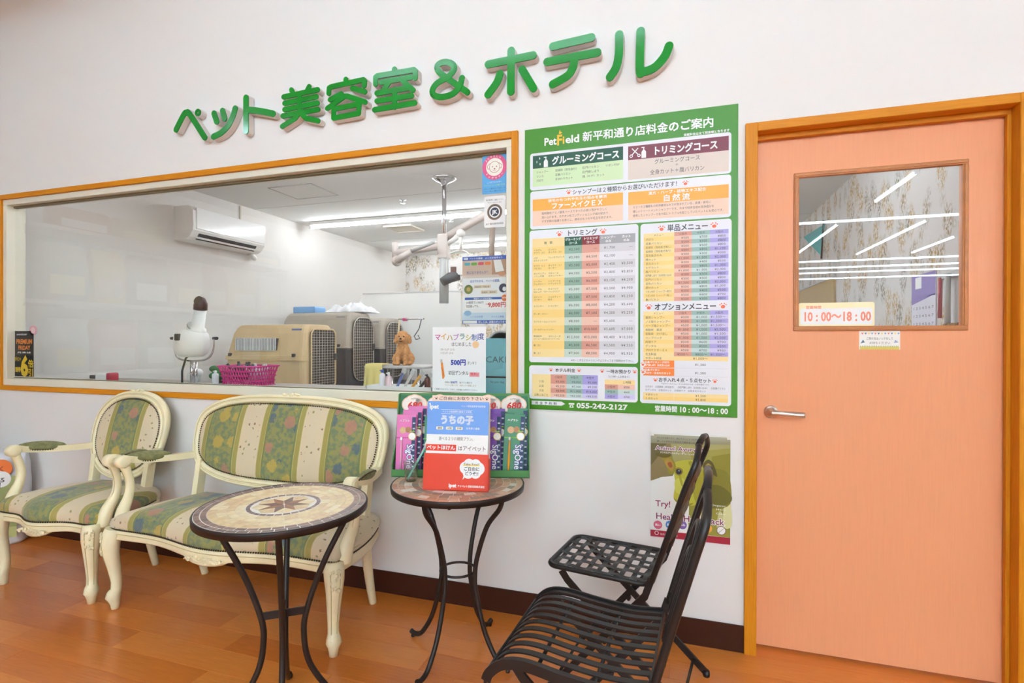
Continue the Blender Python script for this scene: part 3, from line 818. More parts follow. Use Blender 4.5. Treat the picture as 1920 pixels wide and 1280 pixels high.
    def oval(sx, sz, m_=72):
        pts = []
        for i in range(m_):
            a = 2 * math.pi * i / m_
            ca, sa = math.cos(a), math.sin(a)
            x = math.copysign(abs(ca) ** (2 / bn), ca) * (bhw + sx); z = math.copysign(abs(sa) ** (2 / bn), sa) * (hz + sz)
            x *= 1 + balloon * z / hz
            z += 0.012 * (1 - min(1, (x / bhw) ** 2)) * (1 if z > 0 else -0.4)
            pts.append((x, zc + z))
        return pts
    # frame profile: offsets (inward, toward front)
    prof = [(0.0, 0.0), (-0.001, -0.012), (-0.006, -0.018), (-0.012, -0.019), (-0.015, -0.014), (-0.019, -0.014), (-0.022, -0.020), (-0.030, -0.022), (-0.036, -0.016), (-0.040, -0.006), (-0.040, 0.012), (-0.004, 0.014)]
    frm = MB(); vs = []; ovs = [oval(a, a) for a, _ in prof]; m_ = 72; kp = len(prof)
    for i in range(m_):
        for j in range(kp):
            x, z = ovs[j][i]; vs.append(P(x, yb(z) + prof[j][1], z))
    frm.add(vs, [(i * kp + j, ((i + 1) % m_) * kp + j, ((i + 1) % m_) * kp + (j + 1) % kp, i * kp + (j + 1) % kp) for i in range(m_) for j in range(kp)], 0, True)
    bfo = frm.build('back_frame', M_cream, t)
    for a_, d_l in ((-0.0135, -0.0165), (-0.0205, -0.0165)):
        ol_ = oval(a_, a_)
        MB().tube([P(x, yb(z) + d_l, z) for x, z in ol_], 0.0013, 5, closed=True).build('frame_line', M_gold, bfo)
    # upholstered panel of the back
    bk = MB(); vs = []; rings = [(0.0, -0.004), (0.0, -0.010), (0.008, -0.018), (0.03, -0.026), (0.08, -0.033), (0.14, -0.036)]
    inner = oval(-0.040, -0.040)
    def shrink(pts, s): return [(x * (1 - s / bhw), zc + (z - zc) * (1 - s / hz)) for x, z in pts]
    for s, d in rings:
        for x, z in shrink(inner, s): vs.append(P(x, yb(z) + d, z))
    fs = [(r_ * m_ + i, r_ * m_ + (i + 1) % m_, (r_ + 1) * m_ + (i + 1) % m_, (r_ + 1) * m_ + i) for r_ in range(len(rings) - 1) for i in range(m_)]
    fs.append([(len(rings) - 1) * m_ + i for i in range(m_)])
    o_ = len(vs)
    for x, z in inner: vs.append(P(x, yb(z) + 0.006, z))
    fs.append([o_ + i for i in range(m_)][::-1])
    bk.add(vs, fs, 0, True); bk.build('backrest', M_fab, t)
    nails([P(x, yb(z) - 0.016, z) for x, z in oval(-0.044, -0.044) + oval(-0.044, -0.044)[:1]], 'back_nail_trim')
    # crest carving
    cr_ = MB(); random.seed(9)
    for i in range(22):
        u = random.uniform(-1, 1)
        cr_.ico(P(u * 0.055, yb(bz1) - 0.006 + random.uniform(-0.006, 0.008), bz1 + 0.013 + random.uniform(-0.006, 0.010) * (1 - abs(u))), (0.008, 0.007, 0.006), 0, 1)
    cr_.build('crest_carving', M_cream, t)
    # posts between the seat and the back
    for s in (-1, 1):
        xb = [p for p in oval(-0.02, -0.02) if p[1] < zc - hz * 0.55 and p[0] * s > 0]
        q = max(xb, key=lambda p: p[0] * s)
        MB().tube([P(s * hr * 0.98, -0.158, 0.33), P((s * hr * 0.98 + q[0]) / 2, -0.160, 0.40), P(q[0], yb(q[1]), q[1] + 0.02)], 0, flat=(0.042, 0.030)).build('back_post', M_cream, t)
    # arms with scrolls, supports and pads
    for s in (-1, 1):
        side = [p for p in oval(-0.01, -0.01) if p[0] * s > 0]
        za = 0.605
        q = min(side, key=lambda p: abs(p[1] - za))
        ax = max(abs(q[0]), hf * 0.9) * s
        arm_pts = [P(q[0], yb(za), za), P(q[0] + (s * (hf + 0.035) - q[0]) * 0.45, -0.22, 0.607), P(s * (hf + 0.035), -0.36, 0.622), P(s * (hf + 0.033), -0.425, 0.640)]
        ap_ = spline(arm_pts, 6)
        am = MB().tube(ap_, 0, flat=(0.034, 0.030)); am.build('arm', M_cream, t)
        scr = MB().lathe([(0.003, -0.021), (0.022, -0.021), (0.028, -0.017), (0.029, 0.0), (0.028, 0.017), (0.022, 0.021), (0.003, 0.021)], 18, M=Matrix.Translation(P(s * (hf + 0.033), -0.436, 0.628)) @ Matrix.Rotation(R(90), 4, 'Y'))
        scr.tube([P(s * (hf + 0.033 + 0.022), -0.436 + 0.016 * math.cos(R(a)) * (1 - a / 700), 0.628 + 0.016 * math.sin(R(a)) * (1 - a / 700)) for a in range(0, 500, 25)], 0.0018, 5)
        scr.build('arm_scroll', M_cream, t)
        sup = spline([P(s * (hf + 0.033), -0.430, 0.615), P(s * (hf + 0.030), -0.405, 0.54), P(s * (hf + 0.030), -0.410, 0.47), P(s * (hf + 0.022), -0.445, 0.40), P(s * (hf + 0.015), -0.455, 0.335)], 5)
        MB().tube(sup, [0.021, 0.019, 0.018, 0.017, 0.017, 0.017, 0.018, 0.018, 0.019, 0.019, 0.02, 0.021, 0.023, 0.024, 0.026, 0.027, 0.028, 0.029, 0.030, 0.030, 0.030], 10).build('arm_support', M_cream, t)
        MB().tube([(p_.x + s * 0.006, p_.y - 0.0185 - 0.011 * max(0, i_ - 9) / 11, p_.z) for i_, p_ in enumerate(sup)][1:-1], 0.0014, 5).build('support_line', M_gold, t)
        # pad
        pd = MB(); pc = [Vector(p) for p in ap_[5:15]]
        for i, p in enumerate(pc): pass
        ctr = pc[len(pc) // 2]; d_ = (pc[-1] - pc[0]).normalized()
        Mx = Matrix.Translation(ctr + Vector((0, 0, 0.016))) @ Vector((0, 1, 0)).rotation_difference(d_).to_matrix().to_4x4()
        pd.sphere((0, 0, 0), (0.027, 0.098, 0.021), 0, 18, 12, Mx)
        pd.build('arm_pad', M_padf, t)
        nl = MB()
        for i in range(60):
            a = 2 * math.pi * i / 60
            nl.ico(Mx @ Vector((0.0268 * math.cos(a), 0.098 * math.sin(a), -0.004)), 0.0038, 0, 1)
        no = nl.build('pad_nail_trim', M_nail, t); no['kind'] = 'stuff'
    return t
louis('settee', 'cream carved two-seat settee with green and cream striped floral upholstery under the window', 'settee', -1.79, 0.567, 0.487, 0.552, 0.483, 0.900, 3.2, 0.03)
louis('armchair', 'cream carved oval-back armchair with striped floral upholstery standing beside the settee', 'chair', -2.80, 0.302, 0.19, 0.262, 0.450, 0.890, 2.35, 0.09)

# ================================================================ mosaic bistro tables
M_iron = mat('dark_brown_iron', rgb(46, 36, 33), 0.42, metal=0.35, spec=0.5)
M_grout = mat('pale_grout', rgb(240, 234, 226), 0.8)
def stone(name, c): return mat('stone_' + name, rgb(*c), 0.35, var=0.10, vscale=60)
BR = [stone('brown_a', (128, 96, 86)), stone('brown_b', (146, 112, 98)), stone('brown_c', (114, 86, 80))]
CRM = [stone('cream_a', (236, 214, 170)), stone('cream_b', (228, 202, 154)), stone('cream_c', (240, 222, 184)), stone('cream_d', (222, 190, 146))]
def arc_tile(r0, r1, da, m, h=0.0035, seg=2):
    a0, a1 = -da / 2, da / 2
    ring = [(r0 * math.cos(a0 + (a1 - a0) * i / seg), r0 * math.sin(a0 + (a1 - a0) * i / seg)) for i in range(seg + 1)]
    ring = [(r1 * math.cos(a0 + (a1 - a0) * i / seg), r1 * math.sin(a0 + (a1 - a0) * i / seg)) for i in range(seg + 1)] + ring[::-1]
    b = MB().prism(ring, 0, h)
    o = b.build('tile', m); me = o.data; bpy.data.objects.remove(o)
    return me
def ring_tiles(parent, r0, r1, n, mats, z, gap=0.0014, ph=0.0):
    rm = (r0 + r1) / 2
    mes = [arc_tile(r0 + gap / 2, r1 - gap / 2, 2 * math.pi / n - gap / rm, m) for m in mats]
    for i in range(n):
        link(random.choice(mes), 'tile', parent, (0, 0, z), (0, 0, ph + 2 * math.pi * (i + 0.5) / n))
def bent_leg(prof, ang, r=0.0085):
    """Leg in the vertical plane through the axis; prof: (radius, z)."""
    c, s = math.cos(ang), math.sin(ang)
    return [(p.x * c, p.x * s, p.z) for p in spline([(q[0], 0, q[1]) for q in prof], 6)], r
random.seed(21)
HT = 0.669
t1 = thing('mosaic_table', 'round bistro table with a star mosaic top in the foreground before the settee', 'table', (-1.167, -0.817, 0))
top = MB().lathe([(0.236, HT - 0.022), (0.250, HT - 0.022), (0.251, HT - 0.004), (0.249, HT), (0.2455, HT), (0.2445, HT - 0.004), (0.0005, HT - 0.004)], 96); topo = top.build('rim', M_iron, t1)
gr = MB().lathe([(0.2445, HT - 0.012), (0.2445, HT - 0.0007), (0.0005, HT - 0.0007)], 64).build('tabletop', M_grout, t1)
zt = HT - 0.0036
ring_tiles(gr, 0.2265, 0.2440, 46, BR, zt, 0.0032)
ring_tiles(gr, 0.2080, 0.2265, 42, BR, zt, 0.0032, 0.05)
for (a, b_, n_) in ((0.110, 0.1345, 20), (0.1345, 0.159, 25), (0.159, 0.1835, 29), (0.1835, 0.208, 33)):
    ring_tiles(gr, a, b_, n_, CRM, zt, 0.0008, random.random())
ring_tiles(gr, 0.0935, 0.108, 28, BR, zt, 0.0032)
# eight-pointed star: sixteen kite halves, cream wedges between the points
def tri_me(pts, m):
    b = MB().prism(pts, 0, 0.0035); o = b.build('tile', m); me = o.data; bpy.data.objects.remove(o); return me
ro, ri = 0.079, 0.037
c8 = math.cos(math.pi / 8); s8 = math.sin(math.pi / 8)
def shrink_tri(p, g=0.0008):
    cx_ = sum(q[0] for q in p) / 3; cy_ = sum(q[1] for q in p) / 3
    return [(q[0] + (cx_ - q[0]) * 0.05, q[1] + (cy_ - q[1]) * 0.05) for q in p]
st = [stone('star_a', (124, 80, 52)), stone('star_b', (164, 108, 66)), stone('star_c', (112, 84, 74)), stone('star_d', (148, 96, 64))]
starA = [tri_me(shrink_tri([(0.002, 0), (ro, 0), (ri * c8, ri * s8)]), m) for m in st]
starB = [tri_me(shrink_tri([(0.002, 0), (ri * c8, -ri * s8), (ro, 0)]), m) for m in st]
re_ = 0.0915
wed = [tri_me(shrink_tri([(ri * c8, ri * s8), (ro, 0.0), (re_ * math.cos(math.pi / 8), re_ * math.sin(math.pi / 8))]), m) for m in CRM]
wed2 = [tri_me(shrink_tri([(ri * c8, -ri * s8), (re_ * math.cos(math.pi / 8), -re_ * math.sin(math.pi / 8)), (ro, 0.0)]), m) for m in CRM]
for i in range(8):
    a = i * math.pi / 4 + 0.35
    link(starA[i % 2], 'tile', gr, (0, 0, zt), (0, 0, a)); link(starB[2 + i % 2], 'tile', gr, (0, 0, zt), (0, 0, a))
    link(wed[i % 4], 'tile', gr, (0, 0, zt), (0, 0, a)); link(wed2[(i + 1) % 4], 'tile', gr, (0, 0, zt), (0, 0, a))
A0 = R(41 - 4)
for k in range(4):
    path, r_ = bent_leg([(0.205, HT - 0.022), (0.185, HT - 0.06), (0.115, 0.47), (0.066, 0.33), (0.058, 0.25), (0.075, 0.16), (0.130, 0.07), (0.185, 0.018), (0.215, 0.010)], A0 + k * math.pi / 2)
    MB().tube(path, 0.0092, 10).build('leg', M_iron, t1)
    fx_, fy_, fz_ = path[-1]
    MB().lathe([(0.013, 0.0), (0.013, 0.006), (0.009, 0.016)], 12, c=(fx_, fy_, 0)).build('foot', M_iron, t1)
for k in range(2):
    a = A0 + k * math.pi / 2
    MB().rbox((-0.066, -0.003, 0.318), (0.066, 0.003, 0.342), 0.001, M=Matrix.Rotation(a, 4, 'Z')).build('cross_bar', M_iron, t1)

HT2 = 0.645
t2 = thing('mosaic_table', 'round bistro table by the wall carrying the toothbrush display', 'table', (-0.790, -0.335, 0))
MB().lathe([(0.232, HT2 - 0.022), (0.248, HT2 - 0.022), (0.250, HT2 - 0.004), (0.248, HT2), (0.2445, HT2), (0.2435, HT2 - 0.004), (0.0005, HT2 - 0.004)], 96).build('rim', M_iron, t2)
g2 = MB().lathe([(0.2435, HT2 - 0.012), (0.2435, HT2 - 0.0007), (0.0005, HT2 - 0.0007)], 64).build('tabletop', M_grout, t2)
PK = [stone('pink_a', (206, 156, 128)), stone('pink_b', (190, 138, 112)), stone('pink_c', (214, 176, 148)), stone('grey_a', (150, 138, 122)), stone('white_a', (226, 220, 208)), stone('tan_a', (186, 150, 118))]
ring_tiles(g2, 0.222, 0.2435, 44, PK[:3], HT2 - 0.0036, 0.0015)
for (a, b_, n_) in ((0.198, 0.222, 36), (0.172, 0.198, 30), (0.146, 0.172, 26), (0.118, 0.146, 20), (0.088, 0.118, 15), (0.05, 0.088, 9), (0.004, 0.05, 5)):
    ring_tiles(g2, a, b_, n_, PK, HT2 - 0.0036, 0.0018, random.random())
for k in range(4):
    a = R(77 + 90 * k)
    path, r_ = bent_leg([(0.198, HT2 - 0.022), (0.185, HT2 - 0.07), (0.130, 0.50), (0.088, 0.38), (0.078, 0.31), (0.083, 0.25), (0.120, 0.12), (0.170, 0.035), (0.205, 0.014), (0.232, 0.020)], a)
    MB().tube(path, 0.0090, 10).build('leg', M_iron, t2)
    px_, py_, _ = path[-4]
    MB().lathe([(0.008, 0.0), (0.008, 0.006), (0.006, 0.014)], 10, c=(px_, py_, 0)).build('foot', M_iron, t2)
    MB().lathe([(0.006, HT2 - 0.034), (0.006, HT2 - 0.022)], 8, c=(0.215 * math.cos(a + 0.5), 0.215 * math.sin(a + 0.5), 0)).build('bolt', M_iron, t2)
rg = MB()
rg.tube([(0.066 * math.cos(R(a)), 0.066 * math.sin(R(a)), 0.315) for a in range(0, 360, 15)], 0.0048, 8, closed=True)
rg.build('ring_brace', M_iron, t2)

# ================================================================ folding chairs
M_black = mat('black_iron', rgb(40, 34, 33), 0.38, metal=0.3, spec=0.55)
def chair_common(t, W, D, HS, top_z, lean, seat_front_drop=0.0):
    """Chair in its own frame: forward is -x, W half width in y, D seat depth, HS seat height."""
    for s in (-1, 1):
        y_ = s * (W + 0.012)
        # post: from the top of the back down through the seat rear to the front foot
        pts = spline([(0.030 + lean, y_ * 0.55, top_z), (0.028 + lean, y_ * 0.93, top_z - 0.045), (0.022 + lean * 0.75, y_, top_z - 0.13), (0.012 + lean * 0.25, y_, HS + 0.13), (0.0, y_, HS + 0.02)], 5)
        MB().tube(pts, 0.0095, 10).build('back_post', M_black, t)
        MB().tube([(0.0, y_, HS + 0.03), (-0.02, y_, HS - 0.03), (-D * 0.95, y_, 0.006)], 0, flat=(0.008, 0.022)).build('front_leg', M_black, t)
        MB().lathe([(0.010, 0.0), (0.012, 0.006), (0.010, 0.018)], 10, c=(-D * 0.95, y_, 0)).build('foot', M_black, t)
        yi = s * (W - 0.006)
        MB().tube([(-D * 0.86, yi, HS - 0.012), (-D * 0.80, yi, HS - 0.04), (0.128, yi, 0.012)], 0, flat=(0.008, 0.022)).build('rear_leg', M_black, t)
        MB().lathe([(0.011, 0.0), (0.013, 0.006), (0.011, 0.020)], 10, c=(0.128, yi, 0)).build('foot', M_black, t)
        MB().tube([(-D * 0.42, y_ - s * 0.016, HS * 0.505), (-D * 0.42, y_ + s * 0.006, HS * 0.505)], 0.007, 8).build('pivot', M_black, t)
    MB().tube([(0.028 + lean, -W * 0.6, top_z - 0.001), (0.032 + lean, 0, top_z + 0.012), (0.028 + lean, W * 0.6, top_z - 0.001)], 0.0095, 10).build('top_rail', M_black, t)
    MB().tube([(-D * 0.86, -W, 0.065), (-D * 0.86, W, 0.065)], 0.005, 8).build('stretcher', M_black, t)
    MB().tube([(0.085, -W + 0.01, 0.05), (0.085, W - 0.01, 0.05)], 0.005, 8).build('stretcher', M_black, t)
CH_ROT = R(-9.0)
# woven seat chair near the wall
c1 = thing('folding_chair', 'dark folding metal chair with a woven strap seat close to the wall poster', 'chair', (-0.052, -0.315, 0), CH_ROT)
W1, D1, H1 = 0.150, 0.355, 0.412
chair_common(c1, W1, D1, H1, 0.855, 0.10)
fr = MB()
o4 = rrect(-D1, -W1, -0.012, W1, 0.035, 6)
fr.tube([(x, y_, H1) for x, y_ in o4], 0.0085, 8, closed=True); fr.build('seat_frame', M_black, c1)
ny, nx = 6, 9
for j in range(ny):
    y_ = -W1 + (j + 0.5) * 2 * W1 / ny
    pts = [(-D1 + 0.004 + (D1 - 0.016) * i / 36, y_, H1 + 0.001 + 0.0024 * math.cos(math.pi * ((D1 - 0.016) * i / 36) / ((D1 - 0.016) / nx) + math.pi * j)) for i in range(37)]
    MB().tube(pts, 0, flat=(0.0195, 0.0014)).build('strap', M_black, c1)
for i in range(nx):
    x = -D1 + 0.004 + (i + 0.5) * (D1 - 0.016) / nx
    pts = [(x, -W1 + 2 * W1 * j / 24, H1 + 0.001 - 0.0024 * math.cos(math.pi * (2 * W1 * j / 24) / (2 * W1 / ny) + math.pi * i)) for j in range(25)]
    MB().tube(pts, 0, flat=(0.0165, 0.0014)).build('strap', M_black, c1)
for k in range(4):
    z = 0.56 + 0.06 * k
    x = 0.037 + (0.097 - 0.037) * (z - (H1 + 0.13)) / (0.725 - H1 - 0.13)
    MB().tube([(x, -W1 - 0.006, z), (x + 0.014, -W1 * 0.5, z + 0.012), (x + 0.018, 0, z + 0.016), (x + 0.014, W1 * 0.5, z + 0.012), (x, W1 + 0.006, z)], 0, flat=(0.003, 0.028)).build('back_strap', M_black, c1)
# slatted chair in the foreground
c2 = thing('folding_chair', 'dark folding metal chair with a curved slatted seat nearest the camera', 'chair', (-0.036, -0.815, 0), R(-3.5))
W2, D2, H2 = 0.180, 0.375, 0.425
chair_common(c2, W2, D2, H2, 0.85, 0.075)
ns = 11
prof_s = spline([(-0.010, 0, H2 - 0.004), (-0.10, 0, H2 - 0.012), (-0.20, 0, H2 - 0.006), (-0.29, 0, H2 + 0.004), (-0.345, 0, H2 - 0.004), (-0.378, 0, H2 - 0.030), (-0.388, 0, H2 - 0.052)], 5)
for j in range(ns):
    y_ = -W2 + 2 * W2 * j / (ns - 1)
    MB().tube([(p.x, y_, p.z) for p in prof_s], 0, flat=(0.017, 0.004)).build('slat', M_black, c2)
for s in (-1, 1):
    MB().tube([(p.x, s * (W2 + 0.0125), p.z - 0.004) for p in prof_s], 0, flat=(0.005, 0.024)).build('seat_side_rail', M_black, c2)
MB().rbox((-0.394, -W2 - 0.015, H2 - 0.064), (-0.386, W2 + 0.015, H2 - 0.036), 0.002).build('seat_front_bar', M_black, c2)
MB().rbox((-0.014, -W2 - 0.012, H2 - 0.020), (-0.008, W2 + 0.012, H2 + 0.004), 0.001).build('seat_rear_bar', M_black, c2)
for x in (-0.13, -0.27):
    MB().tube([(x, -W2, H2 - 0.016), (x, W2, H2 - 0.016)], 0.005, 8).build('cross_rod', M_black, c2)
def bx2(z): return 0.0308 + (0.0783 - 0.0308) * (z - H2 - 0.13) / (0.72 - H2 - 0.13)
for k, (hw, zt_) in enumerate(((0.82, 0.80), (0.55, 0.74), (0.28, 0.68))):
    pts = spline([(bx2(z), sy * W2 * hw * f_, z) for sy, f_, z in ((-1, 1, H2 + 0.07), (-1, 1, H2 + 0.18), (-1, 0.8, zt_ - 0.03), (0, 0, zt_), (1, 0.8, zt_ - 0.03), (1, 1, H2 + 0.18), (1, 1, H2 + 0.07))], 5)
    MB().tube(pts, 0.0065, 8).build('back_hoop', M_black, c2)
MB().tube([(0.018, -W2 - 0.01, H2 + 0.07), (0.018, W2 + 0.01, H2 + 0.07)], 0.0065, 8).build('back_lower_rail', M_black, c2)
# ================================================================ price board (A0, flat print)
G_ = mat('board_green', rgb(70, 140, 28), 0.35, spec=0.35)
board = thing('price_board', 'tall green printed price board on the wall between the window and the door', 'sign', (-0.627, 0, 0.888))
MB().rbox((0, -0.006, 0), (0.841, -0.001, 1.189), 0.0008).build('panel', G_, board)
p = Print()
def Y(y): return 1.189 - y / 1000.0
def X(x): return x / 1000.0
PW_ = ink('panel_white', 238, 238, 243)
DG, LG = ink('dark_green', 32, 84, 62), ink('light_green', 214, 236, 188)
MR, BG = ink('maroon', 128, 56, 72), ink('beige', 228, 212, 200)
OR, PE = ink('orange', 250, 172, 66), ink('peach', 250, 212, 188)
PAW = ink('paw', 240, 108, 74)
YL, YD = ink('cell_yellow', 250, 222, 158), ink('cell_yellow_deep', 250, 214, 132)
RC, RCl = ink('cell_rose', 222, 156, 136), ink('cell_rose_light', 240, 198, 180)
GC, GCl = ink('cell_sage', 146, 176, 156), ink('cell_sage_light', 204, 220, 208)
TC, TCl = ink('cell_teal', 158, 188, 180), ink('cell_teal_light', 206, 224, 220)
VC, VCl = ink('cell_violet', 176, 166, 226), ink('cell_violet_light', 216, 210, 242)
S1, S2 = ink('cell_grey', 218, 216, 220), ink('cell_grey_light', 234, 232, 238)
HG, HM, HS_ = ink('head_green', 22, 84, 58), ink('head_maroon', 138, 36, 40), ink('head_grey', 168, 166, 170)
OB = ink('tag_orange', 246, 132, 52); TX = ink('text_grey', 62, 60, 62); YE_ = ink('logo_yellow', 250, 196, 54)
def rect(x0, y0, x1, y1, m, l=2, r=0): p.rect(X(x0), Y(y1), X(x1), Y(y0), m, l, r / 1000)
def txt(s, x, y, h, m=TX, l=5, align='l', bold=0.0, width=None, gap=0.0): p.text(s, X(x), Y(y), h / 1000, m, l, align, bold, None if width is None else width / 1000, gap=gap)
# header
txt('Pet', 85, 76, 44, W_, bold=0.03, width=53); txt('F', 139, 80, 60, YE_, bold=0.03, width=24); txt('i', 164, 76, 44, YE_, bold=0.03); txt('eld', 176, 76, 44, W_, bold=0.03, width=60)
p.poly([(X(148), Y(34)), (X(153), Y(16)), (X(156), Y(26)), (X(163), Y(28)), (X(157), Y(34))], YE_, 5)
txt('新平和通り店料金のご案内', 248, 74, 42, W_, bold=0.035, width=508)
txt('掲載料金は全て税抜額となります', 645, 101, 11, W_, width=166, bold=0.03)
# courses
rect(24, 104, 817, 261, PW_, 1, 12)
rect(36, 115, 413, 169, DG); rect(36, 169, 413, 246, LG, 2); rect(433, 118, 808, 173, MR); rect(433, 173, 808, 252, BG, 2)
txt('グルーミングコース', 119, 157, 36, W_, bold=0.04, width=280); txt('トリミングコース', 528, 160, 36, W_, bold=0.04, width=242)
def bottle(x, y):
    p.poly([(X(x + a), Y(y + b)) for a, b in ((-9, 22), (9, 22), (9, -2), (4, -10), (-4, -10), (-9, -2))], W_, 5); rect(x - 2, y - 19, x + 2, y - 10, W_, 5); rect(x - 9, y - 22, x + 3, y - 18, W_, 5)
bottle(93, 145); bottle(494, 148)
for a, b in ((54, 142), (66, 128), (68, 152)): p.poly([(X(a), Y(b - 6)), (X(a + 2.5), Y(b)), (X(a), Y(b + 6)), (X(a - 2.5), Y(b))], W_, 5)
p.line([(X(448), Y(128)), (X(472), Y(154))], 0.004, W_, 5); p.line([(X(472), Y(128)), (X(448), Y(154))], 0.004, W_, 6)
p.ring(X(445), Y(158), 0.0035, 0.0065, W_, 5, 14); p.ring(X(475), Y(158), 0.0035, 0.0065, W_, 5, 14)
for s, x, y, w in (('シャンプー', 52, 190, 52), ('リンス', 52, 208, 32), ('爪切り', 52, 226, 32), ('耳掃除（耳毛抜付）', 133, 190, 98), ('足裏バリカン', 133, 208, 66), ('足まわりカット', 133, 226, 76), ('肛門バリカン', 248, 190, 70), ('肛門腺しぼり', 248, 208, 70), ('顔（ヒゲ）カット', 248, 226, 92), ('リボン付け', 342, 190, 58)):
    txt(s, x, y, 11.5, TX, width=w)
txt('グルーミングコース', 620, 197, 21, TX, align='c', width=172); txt('＋', 620, 214, 15, TX, align='c'); txt('全身カット＋腹バリカン', 620, 238, 21, TX, align='c', width=204)
# shampoos
rect(25, 265, 817, 427, PW_, 1, 12)
txt('シャンプーは２種類からお選びいただけます！', 206, 291, 22, TX, bold=0.012, width=428)
p.paw(X(191), Y(281), 0.011, PAW, 5); p.paw(X(652), Y(284), 0.011, PAW, 5)
rect(36, 300, 413, 349, OR); rect(36, 349, 413, 413, PE, 2); rect(434, 302, 808, 353, OR); rect(434, 353, 808, 415, PE, 2)
txt('被毛のもつれや毛玉の悩みを解消', 226, 315, 14, W_, align='c', bold=0.03, width=246); txt('ファーメイクＥＸ', 226, 343, 27, W_, align='c', bold=0.04, width=218)
txt('漢方・ハーブ・植物エキス配合', 620, 318, 14, W_, align='c', bold=0.03, width=216); txt('自然流', 621, 347, 28, W_, align='c', bold=0.04, width=108, gap=0.2)
for i, (s, w) in enumerate((('低刺激性アミノ酸系ベースですべりの良い泡がやさしく', 276), ('洗い上げます。カチオン化コンディショニング成分配合で、', 290), ('すすぎ時の指通りを良くし、被毛のもつれや毛玉を防ぎます。', 303))): txt(s, 75, 366 + i * 17, 11.5, TX, width=w)
for i, (s, w) in enumerate((('５０〜６２種類もの天然素材エキスが含まれている、皮膚・被毛に', 294), ('優しいトリートメントシャンプーです。今まで科学合成の洗浄成分を', 305), ('使用したシャンプーで毛や肌にトラブルを起こしていたペットにも安心です。', 344))): txt(s, 452, 368 + i * 17, 11, TX, width=w)
# trimming table
rect(22, 431, 474, 990, PW_, 1, 12)
txt('トリミング', 181, 461, 26, TX, bold=0.02, width=130); p.paw(X(152), Y(452), 0.013, PAW, 5); p.paw(X(334), Y(452), 0.013, PAW, 5)
rect(35, 467, 174, 967, YL); 
for i in range(14):
    if i % 2 == 0: rect(35, 503 + i * 33.1, 174, 503 + (i + 1) * 33.1, YD, 3)
for k, (a, b, c, d) in enumerate(((174, 247, GC, GCl), (247, 319, RC, RCl), (319, 392, S1, S2), (392, 462, S1, S2))):
    rect(a, 467, b, 503, (HG, HM, HS_, HS_)[k], 3)
    for i in range(14): rect(a, 503 + i * 33.1, b, 503 + (i + 1) * 33.1, c if i % 2 == 0 else d, 2)
txt('種　類', 104, 491, 12, TX, align='c')
for s1, s2, x in (('グルーミング', 'コース', 210), ('トリミング', 'コース', 283), ('シャンプー', 'のみ', 355), ('カット', 'のみ', 427)):
    txt(s1, x, 482, 12, W_, align='c', bold=0.03, width=min(66, 12 * len(s1))); txt(s2, x, 497, 12, W_, align='c', bold=0.03)
ROWS = [('¥2,500', '—', '¥1,750', '—'), ('¥3,000', '¥4,500', '¥2,100', '—'), ('¥3,500', '¥5,000', '¥2,450', '¥3,500'), ('¥4,000', '¥5,500', '¥2,800', '¥3,850'), ('¥4,500', '¥6,000', '¥3,150', '¥4,200'), ('¥5,000', '¥7,000', '¥3,500', '¥4,900'), ('¥5,500', '¥7,500', '¥3,850', '¥5,250'), ('¥6,000', '¥8,000', '¥4,200', '¥5,600'), ('¥6,000', '¥7,500', '¥4,200', '¥5,250'), ('¥8,000', '—', '¥5,600', '—'), ('¥8,000', '¥10,000', '¥5,600', '¥7,000'), ('¥12,000', '¥15,000', '¥8,400', '¥10,500'), ('¥5,000', '¥6,500', '¥3,500', '¥4,550'), ('¥7,000', '¥8,500', '¥4,900', '¥5,950')]
NAMES = [('イタグレ', 'ピンピン', 'チワワ（Ｓ）', 'ダックス（Ｓ）'), ('パグ', 'フレンチブルドッグ', 'ボストンテリア', ''), ('チワワ（Ｌ）', 'ダックス（Ｌ）', 'パピヨン', 'ヨーキー'), ('ポメラニアン', 'ペキニーズ', 'ノリッチ他', 'スキッパーキー'), ('シーズー', 'トイプードル', 'ウェスティー', 'ケアンテリア'), ('ビーグル', 'キャバリア', 'Ｍシュナ', 'ワイヤーフォックステリア'), ('スピッツ', 'シェルティー', 'コーギー', '柴犬'), ('Ａコッカー', 'Ｅコッカー', '', ''), ('ボーダーコリー', '', '', ''), ('ラブラドールレトリバー', '', '', ''), ('ゴールデンレトリバー', '', '', ''), ('秋田紀州', 'コピレニーズ', 'バーニーズ', 'スタンダードプードル'), ('猫（Ｓ）', '', '', ''), ('猫（Ｌ）', '', '', '')]
for i, r in enumerate(ROWS):
    yy = 503 + i * 33.1 + 21
    for s, x in zip(r, (238, 310, 383, 453)): txt(s, x, yy, 14.5, TX, align='r', gap=0.06)
    n = NAMES[i]; two = bool(n[2])
    for s, x, y in ((n[0], 41, yy - 5 if two else yy), (n[1], 104, yy - 5 if two else yy), (n[2], 41, yy + 6), (n[3], 104 if len(n[3]) < 9 else 84, yy + 6)):
        if s: txt(s, x, y, 9, TX, width=min(9 * len(s), 128 if x < 60 and not n[1] else (60 if x < 60 else 70)))
txt('※Ｍ・Ｌ犬などのトリミングはスタッフまで御問合せ下さい。', 202, 983, 10.5, TX, width=260)
